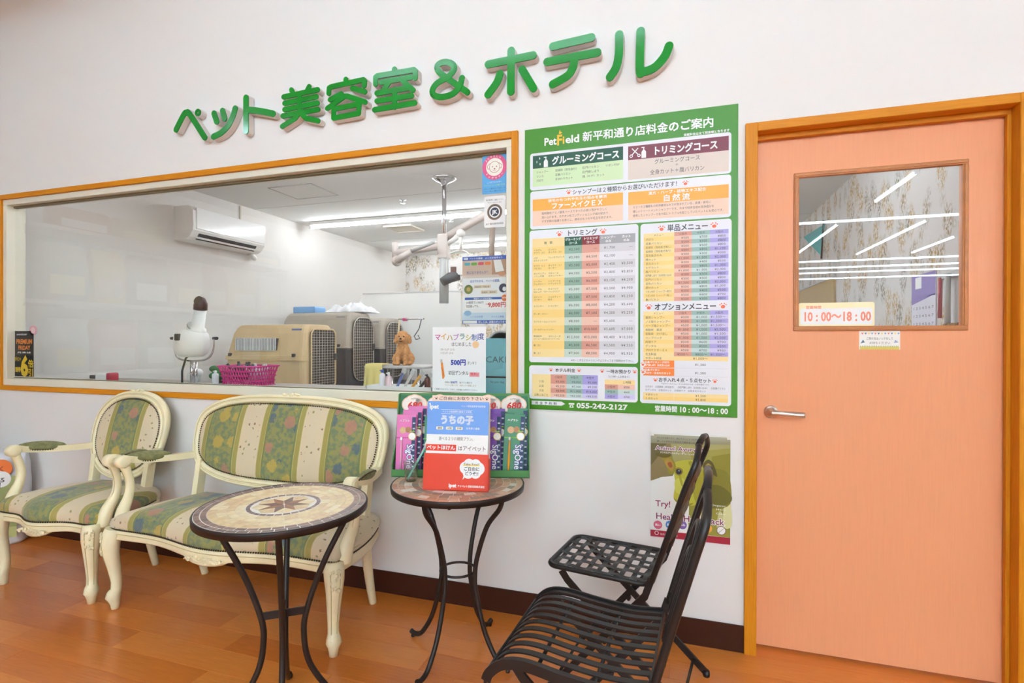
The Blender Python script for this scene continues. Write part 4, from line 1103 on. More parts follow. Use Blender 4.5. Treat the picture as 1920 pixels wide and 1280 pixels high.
# single menu
rect(482, 433, 819, 1146, PW_, 1, 12)
txt('単品メニュー', 584, 466, 29, TX, bold=0.025, width=152); p.paw(X(563), Y(455), 0.013, PAW, 5); p.paw(X(757), Y(455), 0.013, PAW, 5)
CC = (494, 611, 676, 742, 808)
def menu(y0, y1, rows, nrow, first=True):
    h = (y1 - y0) / (nrow + 1)
    rect(CC[0], y0, CC[1], y1, YL)
    for k, (c, d) in enumerate(((RC, RCl), (TC, TCl), (VC, VCl))):
        for i in range(nrow + 1): rect(CC[k + 1], y0 + i * h, CC[k + 2], y0 + (i + 1) * h, c if i % 2 == 0 else d, 2)
    for i in range(1, nrow + 1, 2): rect(CC[0], y0 + i * h, CC[1], y0 + (i + 1) * h, YD, 3)
    txt('メニュー', 552, y0 + h * 0.75, h * 0.62, TX, align='c')
    for s, x in (('小型犬', 643), ('中型犬', 709), ('大型犬', 775)): txt(s, x, y0 + h * 0.75, h * 0.62, TX, align='c')
    for i, (nm, a, b, c) in enumerate(rows):
        yy = y0 + (i + 1) * h + h * 0.80
        txt(nm, 502, yy, h * 0.66, TX, width=min(h * 0.66 * len(nm), 104))
        for s, x in ((a, 666), (b, 733), (c, 799)): txt(s, x, yy, h * 0.80, TX, align='r', gap=0.06)
Q = lambda a, b, c: ('¥' + a, '¥' + b, '¥' + c)
menu(472, 742, [('爪切り', *Q('500', '700', '800')), ('足裏バリカン', *Q('500', '500', '800')), ('耳掃除（耳毛抜き無し）', *Q('500', '500', '800')), ('耳掃除（耳毛抜き有り）', *Q('800', '800', '1,100')), ('耳毛抜きのみ', *Q('300', '300', '300')), ('顔カット', *Q('1,000', '1,500', '2,000')), ('目元カット', *Q('300', '400', '500')), ('ヒゲカット', *Q('500', '800', '1,000')), ('腹バリカン', *Q('1,000', '1,500', '2,000')), ('肛門腺しぼり（お尻洗い込み）', *Q('500', '500', '800')), ('肛門バリカン', *Q('300', '500', '800')), ('足先バリカン', *Q('1,500', '2,000', '3,000')), ('部分カット', *Q('500', '800', '1,000')), ('リボン付け（シャンプー有り）', *Q('300', '400', '500')), ('リボン付け（シャンプー無し）', *Q('500', '600', '700')), ('鼻バリカン', *Q('500', '500', '800'))], 16)
txt('オプションメニュー', 536, 775, 29, TX, bold=0.025, width=230); p.paw(X(515), Y(764), 0.013, PAW, 5); p.paw(X(789), Y(764), 0.013, PAW, 5)
menu(781, 958, [('薬用シャンプー', *Q('500', '1,000', '1,500〜')), ('ノミ取りシャンプー', *Q('500', '1,000', '1,500〜')), ('ハーブ塩シャンプー', *Q('500', '1,000', '1,500〜')), ('炭酸泉　薬浴', *Q('1,000', '1,500', '2,000')), ('炭酸泉　かけ流し', *Q('500', '1,000', '1,500')), ('ハーブパック', *Q('1,000', '1,500', '2,000')), ('肉球ケア', *Q('500', '600', '700')), ('デンタル', *Q('500', '500', '500')), ('プロテクターＥＸ', *Q('500', '700', '900')), ('毛玉料金', *Q('500〜', '800〜', '1,000〜'))], 10)
rect(494, 958, 808, 975, YL); txt('サポート料金', 502, 971, 10.5, TX); txt('¥1,000〜', 709, 971, 13, TX, align='c', gap=0.06)
rect(494, 975, 612, 1004, OB, 3); rect(494, 1006, 612, 1036, OB, 3)
rect(612, 1004, 808, 1005, S1, 3); rect(612, 1036, 808, 1037, S1, 3)
for y, s1, s2 in ((986, '足裏バリカン・爪切り', '肛門腺しぼり（お尻洗い込み）'), (1017, '足裏バリカン', '爪切り・足まわりカット')):
    txt(s1, 500, y, 9.5, W_, bold=0.03); txt(s2, 500, y + 12, 9.5, W_, bold=0.03, width=100)
txt('¥1,380', 709, 995, 13, TX, align='c', gap=0.06); txt('¥1,380', 709, 1027, 13, TX, align='c', gap=0.06)
p.disc(X(493), Y(991), 0.011, W_, 5, 14); p.disc(X(493), Y(1021), 0.011, W_, 5, 14); p.paw(X(493), Y(991), 0.009, PAW, 6); p.paw(X(493), Y(1021), 0.009, PAW, 6)
txt('お手入れ４点・５点セット', 553, 1058, 18, TX, bold=0.025, width=196); p.paw(X(541), Y(1052), 0.009, PAW, 5); p.paw(X(761), Y(1052), 0.009, PAW, 5)
txt('下記の①〜⑧メニューからお好みの４点・５点お選び下さい', 562, 1069, 6.5, TX, width=180)
txt('①爪切り　②耳掃除（耳毛抜き）　③肛門腺しぼり（お尻洗い込み）　④足裏バリカン', 502, 1083, 9, TX, width=298)
txt('⑤デンタル　⑥目元カット　⑦肉球ケア　⑧足まわりカット', 502, 1096, 9, TX, width=228)
rect(494, 1103, 808, 1118, YL); rect(494, 1118, 808, 1133, YD); rect(611, 1103, 612, 1133, PW_, 3)
txt('４点セット', 502, 1115, 10, TX); txt('５点セット', 502, 1130, 10, TX); txt('¥1,500', 710, 1115, 12, TX, align='c', gap=0.06); txt('¥1,800', 710, 1130, 12, TX, align='c', gap=0.06)
# hotel prices
rect(22, 1003, 473, 1145, PW_, 1, 12)
txt('ホテル料金', 135, 1028, 17, TX, bold=0.025, width=85); p.paw(X(117), Y(1021), 0.0085, PAW, 5); p.paw(X(236), Y(1021), 0.0085, PAW, 5)
txt('一時お預かり', 348, 1029, 17, TX, bold=0.025, width=100); p.paw(X(331), Y(1022), 0.0085, PAW, 5); p.paw(X(461), Y(1022), 0.0085, PAW, 5)
txt('（１０時〜１８時まで）', 398, 1047, 10, TX, align='c', width=96)
rect(35, 1040, 116, 1136, YL)
for k, (a, b, c, d) in enumerate(((116, 183, RC, RCl), (183, 251, TC, TCl), (251, 314, VC, VCl))):
    for i in range(5): rect(a, 1040 + i * 19.2, b, 1040 + (i + 1) * 19.2, c if i in (0, 1, 3) else d, 2)
    txt(('小型犬', '中型犬', '大型犬')[k], (a + b) / 2, 1055, 11, TX, align='c')
for i, r in enumerate((('１泊', '¥3,000', '¥4,000', '¥5,000'), ('２泊', '¥5,500', '¥7,500', '¥9,500'), ('３泊', '¥8,000', '¥11,000', '¥14,000'), ('以降１泊ごと', '+¥2,500', '+¥3,500', '+¥4,500'))):
    yy = 1074 + i * 19.2
    txt(r[0], 75, yy, 11, TX, align='c', width=min(11 * len(r[0]), 62))
    for s, x in zip(r[1:], (176, 244, 310)): txt(s, x, yy, 12.5, TX, align='r', gap=0.04)
for i, (c, d, s, v) in enumerate(((YL, YL, '', '１時間'), (RC, RCl, '小型犬', '¥500'), (TC, TCl, '中型犬', '¥600'), (VC, VCl, '大型犬', '¥700'))):
    rect(342, 1056 + i * 19.6, 395, 1056 + (i + 1) * 19.6, c, 2); rect(395, 1056 + i * 19.6, 462, 1056 + (i + 1) * 19.6, d, 2)
    if s: txt(s, 368, 1070 + i * 19.6, 11, TX, align='c')
    txt(v, 430, 1070 + i * 19.6, 11.5, TX, align='c')
p.poly([(X(33), Y(1170)), (X(163), Y(1170)), (X(178), Y(1162)), (X(163), Y(1153)), (X(33), Y(1153))], PW_, 2)
txt('完全予約制', 98, 1167, 13, TX, align='c', width=100, bold=0.02, gap=0.4)
p.poly([(X(196), Y(1176)), (X(214), Y(1176)), (X(212), Y(1166)), (X(198), Y(1166))], W_, 4); rect(193, 1157, 217, 1164, W_, 5, 2); p.disc(X(205), Y(1171), 0.0035, G_, 5, 10)
txt('055-242-2127', 226, 1176, 29, W_, bold=0.035, width=206); txt('営業時間', 538, 1175, 25, W_, bold=0.04, width=86); txt('10 : 00〜18 : 00', 630, 1176, 29, W_, bold=0.035, width=178)
p.build('print', board, (0, -0.0062, 0), UP)

# ================================================================ wall poster
po = thing('wall_poster', 'printed herb pack poster with a green tinted dog photograph beside the folding chairs', 'poster', (-0.103, 0, 0.404))
pw, ph = 0.293, 0.411
sh = MB()
n_ = 12
vs = [(pw * i / n_, -0.0035 - 0.0015 * math.sin(i * 1.1) * (j / 4), ph * j / 4) for j in range(5) for i in range(n_ + 1)]
vs2 = [(v[0], v[1] + 0.0008, v[2]) for v in vs]
k_ = n_ + 1
sh.add(vs, [(j * k_ + i, j * k_ + i + 1, (j + 1) * k_ + i + 1, (j + 1) * k_ + i) for j in range(4) for i in range(n_)])
sh.add(vs2, [(j * k_ + i, (j + 1) * k_ + i, (j + 1) * k_ + i + 1, j * k_ + i + 1) for j in range(4) for i in range(n_)])
sh.build('sheet', mat('poster_paper', rgb(206, 204, 190), 0.35), po)
q = Print()
def PX(x, y):
    t_ = (x - 105) / 757.0; a_, b_ = 105 + 35 * t_, 1092 + 78 * t_
    return (t_ * pw, (1 - (y - a_) / (b_ - a_)) * ph)
olive, lime, darko, grassy = ink('poster_olive', 132, 124, 44), ink('poster_lime', 186, 182, 66), ink('poster_dark', 74, 66, 26), ink('poster_moss', 158, 150, 70)
haze, white2 = ink('poster_haze', 198, 196, 180), ink('poster_pale', 236, 236, 228)
crimson, plum = ink('poster_crimson', 168, 36, 56), ink('poster_plum', 136, 40, 84)
def qp(pts, m, l, soft=False):
    if soft:
        P_ = [Vector((*c, 0)) for c in pts]; k_n = len(P_); out = []
        for i in range(k_n):
            p0, p1, p2, p3 = P_[i - 1], P_[i], P_[(i + 1) % k_n], P_[(i + 2) % k_n]
            for u in (0, 0.25, 0.5, 0.75):
                w3 = 0.5 * ((2 * p1) + (p2 - p0) * u + (2 * p0 - 5 * p1 + 4 * p2 - p3) * u * u + (3 * p1 - p0 - 3 * p2 + p3) * u ** 3); out.append((w3.x, w3.y))
        pts = out
    q.poly([PX(*a) for a in pts], m, l)
I_ = lambda n, *c: ink('poster_' + n, *c)
qp([(105, 105), (862, 140), (862, 1105), (105, 1030)], I_('pale', 222, 224, 212), 1)
for i in range(6): qp([(105, 118 + i * 16), (862, 150 + i * 12), (862, 240), (105, 215)], I_('band%d' % i, 176 - i * 6, 172 - i * 6, 150 - i * 8), 1.2 + 0.15 * i)
qp([(105, 205), (420, 215), (380, 400), (320, 520), (220, 528), (105, 565)], I_('tan', 142, 124, 82), 2.2)
qp([(105, 205), (260, 210), (180, 330), (105, 420)], I_('tan2', 112, 98, 60), 2.4)
qp([(300, 212), (862, 216), (862, 560), (720, 640), (480, 560), (330, 420)], I_('sage', 168, 160, 104), 2.3)
qp([(480, 290), (862, 250), (862, 640), (700, 660), (560, 520)], I_('moss', 158, 148, 62), 2.5)
qp([(690, 330), (862, 300), (862, 760), (740, 700), (700, 520)], I_('moss2', 142, 132, 44), 2.7)
qp([(110, 585), (200, 532), (340, 515), (380, 740), (470, 800), (480, 1068), (105, 1030)], I_('snow', 240, 241, 236), 3)
qp([(480, 780), (862, 740), (862, 1105), (470, 1060)], I_('lawn', 150, 144, 56), 3.2)
for i, (x, y, w3, h3) in enumerate(((560, 880, 40, 110), (640, 870, 36, 120), (835, 840, 40, 150), (770, 930, 30, 80))): qp([(x - w3, y + h3), (x - w3 * 0.6, y - h3 * 0.6), (x, y - h3), (x + w3 * 0.7, y - h3 * 0.5), (x + w3, y + h3)], I_('pelt%d' % (i % 2), 220 - 20 * (i % 2), 216 - 20 * (i % 2), 158 - 20 * (i % 2)), 3.5, True)
qp([(600, 470), (700, 440), (820, 470), (862, 560), (862, 780), (720, 830), (560, 800), (560, 640)], I_('coat', 132, 124, 40), 4, True)
qp([(600, 640), (740, 600), (862, 680), (862, 770), (720, 820), (580, 780)], I_('coat2', 108, 102, 34), 4.4, True)
qp([(330, 400), (430, 366), (540, 372), (600, 430), (612, 560), (596, 700), (545, 790), (450, 800), (372, 772), (330, 728), (345, 600), (335, 500)], I_('head', 190, 186, 64), 5, True)
qp([(470, 380), (590, 420), (612, 560), (596, 700), (548, 780), (510, 640), (520, 500)], I_('head_shade', 164, 158, 48), 5.4, True)
qp([(345, 560), (420, 540), (470, 640), (450, 700), (380, 690), (345, 650)], I_('head_light', 206, 204, 92), 5.5, True)
qp([(148, 312), (215, 292), (280, 296), (320, 352), (352, 430), (325, 500), (285, 495), (255, 420), (215, 352)], I_('ear', 150, 140, 50), 6, True)
qp([(148, 312), (215, 290), (285, 298), (300, 330), (225, 345)], I_('ear_edge', 104, 92, 38), 6.3, True)
qp([(240, 378), (290, 352), (330, 410), (318, 470), (282, 450)], I_('ear_in', 178, 140, 64), 6.5, True)
qp([(268, 400), (300, 385), (318, 425), (296, 440)], I_('ear_rose', 160, 92, 50), 6.7, True)
qp([(606, 408), (655, 360), (705, 400), (742, 520), (700, 500), (655, 500), (620, 450)], I_('ear_b', 92, 82, 34), 6, True)
qp([(632, 420), (662, 395), (695, 440), (672, 490), (640, 470)], I_('ear_b_in', 168, 138, 66), 6.4, True)
qp([(348, 450), (375, 436), (412, 452), (418, 485), (392, 512), (358, 506), (342, 480)], I_('lid', 150, 132, 52), 6.2, True)
qp([(354, 462), (378, 452), (402, 466), (404, 488), (382, 502), (358, 492)], I_('eye', 58, 54, 62), 6.6, True)
qp([(376, 462), (388, 464), (386, 474), (376, 472)], I_('glint', 190, 196, 206), 6.9)
qp([(392, 716), (430, 700), (462, 712), (468, 742), (434, 762), (398, 748)], I_('nose', 104, 102, 104), 6.4, True)
qp([(330, 728), (380, 760), (450, 782), (520, 776), (470, 806), (380, 790)], I_('jaw', 148, 140, 46), 5.8, True)
qp([(380, 520), (400, 518), (420, 600), (404, 610)], I_('cheek', 172, 166, 54), 5.9, True)
qp([(105, 1030), (862, 1105), (862, 1170), (105, 1092)], crimson, 9)
def qt(s, x, y, h, m, l=10, w=None, bold=0.0):
    a = PX(x, y); q.text(s, a[0], a[1], h, m, l, 'l', bold, None if w is None else w / 757.0 * pw)
qt('犬と水を充実させた、体にやさしい２つの方法', 165, 160, 0.008, TX, w=400); qt('優しさに手作りでかなえて頂きました', 165, 192, 0.008, TX, w=370)
for (s, x, y, h, w) in (('Animal Ayurveda', 152, 265, 0.022, 490), ('Try!', 152, 805, 0.034, 150), ('Health Herb Pack', 155, 925, 0.034, 650)):
    qt(s, x, y, h, W_, 10, w, 0.075); qt(s, x, y, h, plum, 11, w, 0.012)
qt('アニマルアーユルヴェーダ ヒーリングケア', 195, 300, 0.007, W_, w=370, bold=0.03)
for i, (s, y) in enumerate((('Organic', 800), ('Herb', 840), ('Color', 880))): qt(s, 685 + 45 * (i > 0), y, 0.010, W_, 11, 135 - 45 * (i > 0))
for (x, c, s) in ((177, (206, 92, 122), '臭い'), (295, (82, 140, 206), '乾燥'), (415, (126, 96, 170), '痒み'), (540, (92, 164, 88), '再生'), (655, (240, 166, 66), '')):
    a = PX(x, 985 if x < 500 else 1015); q.disc(a[0], a[1], 0.0165, ink('dot_%d' % x, *c), 10, 20)
    if s: q.text(s, a[0], a[1] - 0.004, 0.011, W_, 11, 'c', 0.03)
a = PX(780, 1035); q.disc(a[0], a[1], 0.0168, W_, 10, 20); q.ring(a[0], a[1], 0.0148, 0.0168, ink('ring_plum', 120, 64, 84), 11, 24); q.line([(a[0] - 0.011, a[1] - 0.011), (a[0] + 0.011, a[1] + 0.011)], 0.0012, ink('ring_plum', 120, 64, 84), 11)
a = PX(165, 1062); q.disc(a[0], a[1], 0.008, W_, 10, 14); q.disc(a[0], a[1], 0.006, crimson, 11, 12); qt('販売元　株式会社', 200, 1080, 0.008, W_, 10, 170)
q.build('print', po, (0, -0.0052, 0), UP)
for (x, z) in ((0.006, ph - 0.006), (pw - 0.006, ph - 0.006)):
    MB().box((x - 0.006, -0.0054, z - 0.006), (x + 0.006, -0.0050, z + 0.006)).build('tape', mat('clear_tape', rgb(232, 230, 222), 0.3), po)

# ================================================================ signs on the door
ds = thing('hours_plate', 'small pale yellow opening hours plate stuck on the door glass', 'sign', (0.433, DGY, 1.2345))
MB().prism([(a, b) for a, b in rrect(0, 0, 0.247, 0.088, 0.007)], -0.0018, -0.0004, 'y').build('plate', mat('plate_cream', rgb(252, 238, 190), 0.3), ds)
d_ = Print(); salmon = ink('salmon', 238, 142, 116)
d_.rect(0.006, 0.006, 0.241, 0.067, W_, 1, 0.006)
d_.text('営業時間', 0.024, 0.066, 0.013, salmon, 3, 'l', 0.03)
d_.text('10 : 00〜18 : 00', 0.014, 0.020, 0.047, salmon, 3, 'l', 0.03, 0.222)
d_.build('print', ds, (0, -0.0019, 0), UP)
dn = thing('door_notice', 'tiny white notice with bunting drawing stuck on the door below its glass', 'notice', (0.630, LY, 1.149))
MB().box((0, -0.0008, 0), (0.127, -0.0001, 0.069)).build('card', mat('card_white', rgb(246, 244, 238), 0.5), dn)
d_ = Print()
flags = [ink('flag_%d' % i, *c) for i, c in enumerate(((226, 120, 120), (96, 130, 150), (240, 214, 110), (150, 170, 200)))]
for i in range(12):
    x = 0.006 + i * 0.0102; d_.poly([(x, 0.061), (x + 0.008, 0.061), (x + 0.004, 0.054)], flags[i % 4], 1)
d_.text('ご用の方はノックをして', 0.064, 0.036, 0.0105, TX, 2, 'c', 0.0, 0.084); d_.text('お待ちください', 0.064, 0.020, 0.0105, TX, 2, 'c', 0.0, 0.066)
d_.poly([(0.004, 0.022), (0.018, 0.026), (0.012, 0.036)], flags[1], 2); d_.poly([(0.108, 0.024), (0.122, 0.026), (0.112, 0.036)], flags[3], 2)
d_.rect(0.002, 0.0, 0.125, 0.010, ink('notice_grass', 214, 196, 96), 1)
for i in range(22): d_.poly([(0.003 + i * 0.0055, 0.010), (0.0065 + i * 0.0055, 0.010), (0.005 + i * 0.0055, 0.016)], ink('notice_green', 156, 166, 84), 1)
d_.build('print', dn, (0, -0.0009, 0), UP)

# ================================================================ sheets on the window glass
def sheet(name, label, cat, x0, z0, x1, z1, color, y=GLY, r=0.0):
    t = thing(name, label, cat, (x0, y, z0))
    w_, h_ = x1 - x0, z1 - z0
    m = mat('sheet_%d_%d_%d' % color, rgb(*color), 0.45)
    if r: MB().prism(rrect(0, 0, w_, h_, r), -0.0010, -0.0002, 'y').build('sheet', m, t)
    else: MB().box((0, -0.0010, 0), (w_, -0.0002, h_)).build('sheet', m, t)
    return t, Print(), w_, h_
def done(t, pr): pr.build('print', t, (0, -0.0011, 0), UP)
# black and yellow sale strip
t, pr, w_, h_ = sheet('sale_strip', 'black and yellow sale strip in the lower corner of the window glass', 'poster', -3.990, 0.947, -3.815, 1.232, (44, 40, 38))
yel = ink('sale_yellow', 214, 178, 44); org = ink('sale_orange', 226, 132, 52)
pr.rect(0.012, h_ - 0.032, 0.125, h_ - 0.010, ink('sale_dark', 24, 22, 22), 1); pr.text('ANNIVERSARY', 0.016, h_ - 0.027, 0.014, W_, 2, 'l', 0.02, 0.1)
pr.text('PREMIUM', w_ / 2, 0.205, 0.040, org, 2, 'c', 0.03, 0.15); pr.text('FRIDAY', w_ / 2, 0.168, 0.036, org, 2, 'c', 0.03, 0.11)
pr.text('月末は', w_ / 2, 0.146, 0.012, W_, 2, 'c', 0.02, 0.13)
pr.rect(0.0, 0.0, w_, 0.132, ink('sale_dark', 24, 22, 22), 1)
pr.text('ポイント', 0.003, 0.098, 0.03, yel, 2, 'l', 0.04, 0.056); pr.text('獲得', 0.003, 0.030, 0.034, yel, 2, 'l', 0.04, 0.052); pr.text('6', 0.056, 0.008, 0.165, yel, 2, 'l', 0.05, 0.068); pr.text('倍', 0.124, 0.062, 0.05, yel, 2, 'l', 0.04); pr.text('引', 0.124, 0.008, 0.05, yel, 2, 'l', 0.04)
done(t, pr)
t, pr, w_, h_ = sheet('round_pink_sticker', 'small round pink sticker above the black sale strip on the glass', 'sticker', -3.855, 1.205, -3.785, 1.265, (226, 170, 176), GLY, 0.029)
pr.disc(w_ / 2, h_ / 2, 0.02, ink('pale_pink', 236, 200, 200), 1); done(t, pr)
# pink and blue dog manners sticker
t, pr, w_, h_ = sheet('dog_sticker', 'pink and blue dog face sticker at the top corner of the window glass', 'sticker', -0.8385, 1.832, -0.7225, 2.008, (92, 168, 224), GLY, 0.004)
cy_ = h_ - 0.058
pr.disc(w_ / 2, cy_, 0.0575, ink('sticker_pink', 222, 92, 136), 1, 36); pr.disc(w_ / 2, cy_, 0.040, ink('sticker_cream', 246, 240, 226), 2, 32)
dl = ink('sticker_line', 176, 112, 112)
pr.ring(w_ / 2, cy_, 0.0235, 0.0255, dl, 3, 28); 
for s in (-1, 1):
    pr.disc(w_ / 2 + s * 0.010, cy_ + 0.002, 0.0028, dl, 4, 10); pr.line([(w_ / 2 + s * 0.020, cy_ + 0.018), (w_ / 2 + s * 0.036, cy_ + 0.006), (w_ / 2 + s * 0.030, cy_ - 0.008), (w_ / 2 + s * 0.022, cy_ - 0.006)], 0.002, dl, 4)
pr.disc(w_ / 2, cy_ - 0.008, 0.004, dl, 4, 10); pr.line([(w_ / 2 - 0.008, cy_ - 0.014), (w_ / 2, cy_ - 0.018), (w_ / 2 + 0.008, cy_ - 0.014)], 0.0015, dl, 4)
for i, c in enumerate('人にやさしい'):
    a = R(140 - i * 16); pr.text(c, w_ / 2 + 0.0475 * math.cos(a), cy_ + 0.0475 * math.sin(a) - 0.003, 0.010, W_, 3, 'c', 0.02, rot=a - R(90))
for i, c in enumerate('ドッグマナー'):
    a = R(216 + i * 21); pr.text(c, w_ / 2 + 0.049 * math.cos(a), cy_ + 0.049 * math.sin(a) - 0.004, 0.010, W_, 3, 'c', 0.02, rot=a + R(90))
pr.text('しつけアドバイザー', w_ / 2, 0.047, 0.010, W_, 2, 'c', 0.0, 0.07); pr.text('ペットといっしょに暮らすまち', w_ / 2, 0.034, 0.010, ink('sticker_lime', 190, 220, 150), 2, 'c', 0.0, 0.1)
pr.text('たのしいお散歩マナーをまもって', w_ / 2, 0.020, 0.008, TX, 2, 'c', 0.0, 0.1); pr.text('ペットと楽しく暮らしましょう', w_ / 2, 0.009, 0.008, TX, 2, 'c', 0.0, 0.1); done(t, pr)
# white certification sticker with a round emblem
t, pr, w_, h_ = sheet('emblem_sticker', 'white sticker with a brown ringed round emblem on the glass', 'sticker', -0.8295, 1.682, -0.7295, 1.821, (240, 238, 236), GLY, 0.008)
cy_ = h_ * 0.49
pr.ring(w_ / 2, cy_, 0.028, 0.0355, ink('emblem_brown', 122, 96, 78), 2, 36); pr.ring(w_ / 2, cy_, 0.026, 0.0285, TX, 2, 36); pr.disc(w_ / 2, cy_, 0.020, ink('emblem_navy', 52, 54, 72), 2, 28)
pr.text('JK', w_ / 2, cy_ - 0.008, 0.024, W_, 3, 'c', 0.04); pr.text('衛生管理をご確認ください', w_ / 2, h_ - 0.020, 0.0085, TX, 2, 'c', 0.0, 0.082); pr.text('Please check our salon', w_ / 2, h_ - 0.030, 0.006, TX, 2, 'c', 0.0, 0.066)
pr.text('JKF 優良動物病院', w_ / 2, 0.013, 0.009, TX, 2, 'c', 0.0, 0.084); done(t, pr)
# insurance flyer
t, pr, w_, h_ = sheet('health_flyer', 'blue and white pet health flyer hung on the inside of the window glass', 'poster', -0.937, 1.258, -0.712, 1.558, (240, 242, 244), 0.0485)
t.location.y = 0.0495
blu = ink('flyer_blue', 66, 104, 186)
pr.rect(0, h_ - 0.018, w_, h_, blu, 1); pr.rect(0.006, h_ - 0.014, 0.028, h_ - 0.005, W_, 2, 0.003); pr.text('ペットの健康　よく分かるキット', 0.034, h_ - 0.013, 0.009, W_, 2, 'l', 0.02, 0.16)
pr.rect(0, h_ - 0.098, 0.142, h_ - 0.018, ink('flyer_sand', 216, 190, 172), 1); pr.rect(0.142, h_ - 0.098, w_, h_ - 0.018, ink('flyer_brown', 190, 150, 124), 1)
pr.poly([(0.15, h_ - 0.02), (0.185, h_ - 0.02), (0.20, h_ - 0.07), (0.16, h_ - 0.075)], W_, 2); pr.disc(0.19, h_ - 0.083, 0.017, ink('flyer_skin', 214, 150, 116), 3, 14, 0.010)
for i, c in enumerate(((82, 182, 198), (106, 176, 72), (220, 84, 108), (234, 124, 62))): pr.rect(0.010 + i * 0.033, h_ - 0.040, 0.038 + i * 0.033, h_ - 0.027, ink('pill_%d' % i, *c), 2, 0.005)
pr.text('気になりませんか？', 0.02, h_ - 0.078, 0.014, blu, 3, 'l', 0.01, 0.11); pr.rect(0, h_ - 0.098, w_, h_ - 0.085, ink('flyer_pale', 224, 210, 200), 2)
pr.text('自分でわかる、ペットの健康。', w_ / 2, h_ - 0.117, 0.013, blu, 2, 'c', 0.02, 0.15)
pr.disc(0.030, h_ - 0.148, 0.021, ink('flyer_green', 124, 140, 74), 2, 24); pr.disc(0.030, h_ - 0.148, 0.010, ink('flyer_tan', 206, 176, 110), 3, 14); pr.disc(0.196, h_ - 0.146, 0.020, ink('flyer_navy', 52, 58, 80), 2, 24); pr.disc(0.202, h_ - 0.150, 0.010, W_, 3, 14)
pr.rect(0.056, h_ - 0.144, 0.138, h_ - 0.130, ink('flyer_box', 232, 216, 190), 2); pr.rect(0.090, h_ - 0.170, 0.168, h_ - 0.154, ink('flyer_box', 232, 216, 190), 2); pr.text('早期発見・早期治療', 0.06, h_ - 0.141, 0.008, TX, 3, 'l', 0, 0.07); pr.text('腎臓病・糖尿病', 0.094, h_ - 0.166, 0.008, TX, 3, 'l', 0, 0.066)
pr.rect(0.012, h_ - 0.196, 0.2, h_ - 0.185, blu, 2); pr.text('検査キットがお手軽に', 0.1, h_ - 0.194, 0.008, W_, 3, 'c', 0.02, 0.09); pr.disc(0.203, h_ - 0.190, 0.015, ink('flyer_orange', 232, 118, 56), 4, 20); pr.text('送料無料', 0.203, h_ - 0.192, 0.008, W_, 5, 'c', 0.02, 0.024)
pr.rect(0.012, h_ - 0.236, 0.208, h_ - 0.196, ink('flyer_white', 250, 250, 250), 2); pr.text('24種類で1,980円', 0.018, h_ - 0.213, 0.013, TX, 3, 'l', 0, 0.085); pr.text('何回検っても…', 0.018, h_ - 0.230, 0.013, TX, 3, 'l', 0.01, 0.07)
pr.text('9,800円', 0.125, h_ - 0.229, 0.027, RED_, 3, 'l', 0.03, 0.084); pr.text('年間', 0.112, h_ - 0.220, 0.008, RED_, 3)
pr.rect(0, 0.012, w_, 0.046, ink('flyer_sky', 206, 226, 240), 1); pr.disc(0.026, 0.044, 0.018, ink('flyer_sky2', 150, 196, 228), 2, 20, 0.012); pr.text('いつもの診察', 0.04, 0.024, 0.009, blu, 3, 'l', 0, 0.06); pr.text('かんたん検査', 0.14, 0.024, 0.009, blu, 3, 'l', 0, 0.06)
pr.rect(0, -0.004, w_, 0.012, blu, 3); pr.rect(0.004, -0.002, 0.072, 0.010, W_, 4); pr.text('詳しくは、店頭スタッフまで', 0.078, 0.0, 0.011, W_, 5, 'l', 0.02, 0.135); done(t, pr)
# handwritten toothbrush notice
t, pr, w_, h_ = sheet('handwritten_notice', 'white handwritten toothbrush notice taped to the window glass above the display', 'notice', -1.083, 0.945, -0.820, 1.240, (246, 246, 246))
cols = [ink('pen_%d' % i, *c) for i, c in enumerate(((206, 96, 160), (226, 170, 70), (190, 160, 90), (196, 150, 196), (110, 160, 150), (200, 190, 90), (86, 110, 170), (86, 100, 160)))]
for i, c in enumerate('マイハブラシ制度'): pr.text(c, 0.010 + i * 0.0305, h_ - 0.058 + 0.003 * math.sin(i * 2), 0.032, cols[i], 2, 'l', 0.02)
pr.text('はじめました', 0.095, h_ - 0.086, 0.021, K_, 2, 'l', 0.0, 0.10); pr.disc(0.214, h_ - 0.080, 0.016, ink('pen_orange', 244, 200, 150), 1, 18)
pr.text('グルーミング・コース', 0.040, h_ - 0.108, 0.013, K_, 2, 'l', 0.0, 0.07); pr.text('トリミング・コース', 0.040, h_ - 0.124, 0.013, K_, 2, 'l', 0.0, 0.065)
pr.poly([(0.042, h_ - 0.165), (0.052, h_ - 0.162), (0.062, h_ - 0.225), (0.056, h_ - 0.238), (0.050, h_ - 0.236), (0.046, h_ - 0.20)], ink('brush_orange', 236, 140, 52), 2); pr.rect(0.040, h_ - 0.165, 0.050, h_ - 0.148, ink('brush_grey', 200, 196, 190), 2); pr.line([(0.047, h_ - 0.185), (0.057, h_ - 0.22)], 0.002, ink('brush_dark', 170, 90, 30), 3)
bl2 = ink('pen_blue', 58, 84, 178); pr.text('500円', 0.092, h_ - 0.172, 0.030, bl2, 2, 'l', 0.05, 0.075); pr.text('ポッキリ', 0.174, h_ - 0.170, 0.018, K_, 2, 'l', 0.0, 0.045)
pr.text('初回デンタル', 0.080, h_ - 0.217, 0.020, K_, 2, 'l', 0.01, 0.10); pr.rect(0.184, h_ - 0.225, 0.232, h_ - 0.205, ink('pen_pink', 240, 160, 170), 1); pr.text('無料♪', 0.188, h_ - 0.219, 0.016, RED_, 2, 'l', 0.0, 0.04)
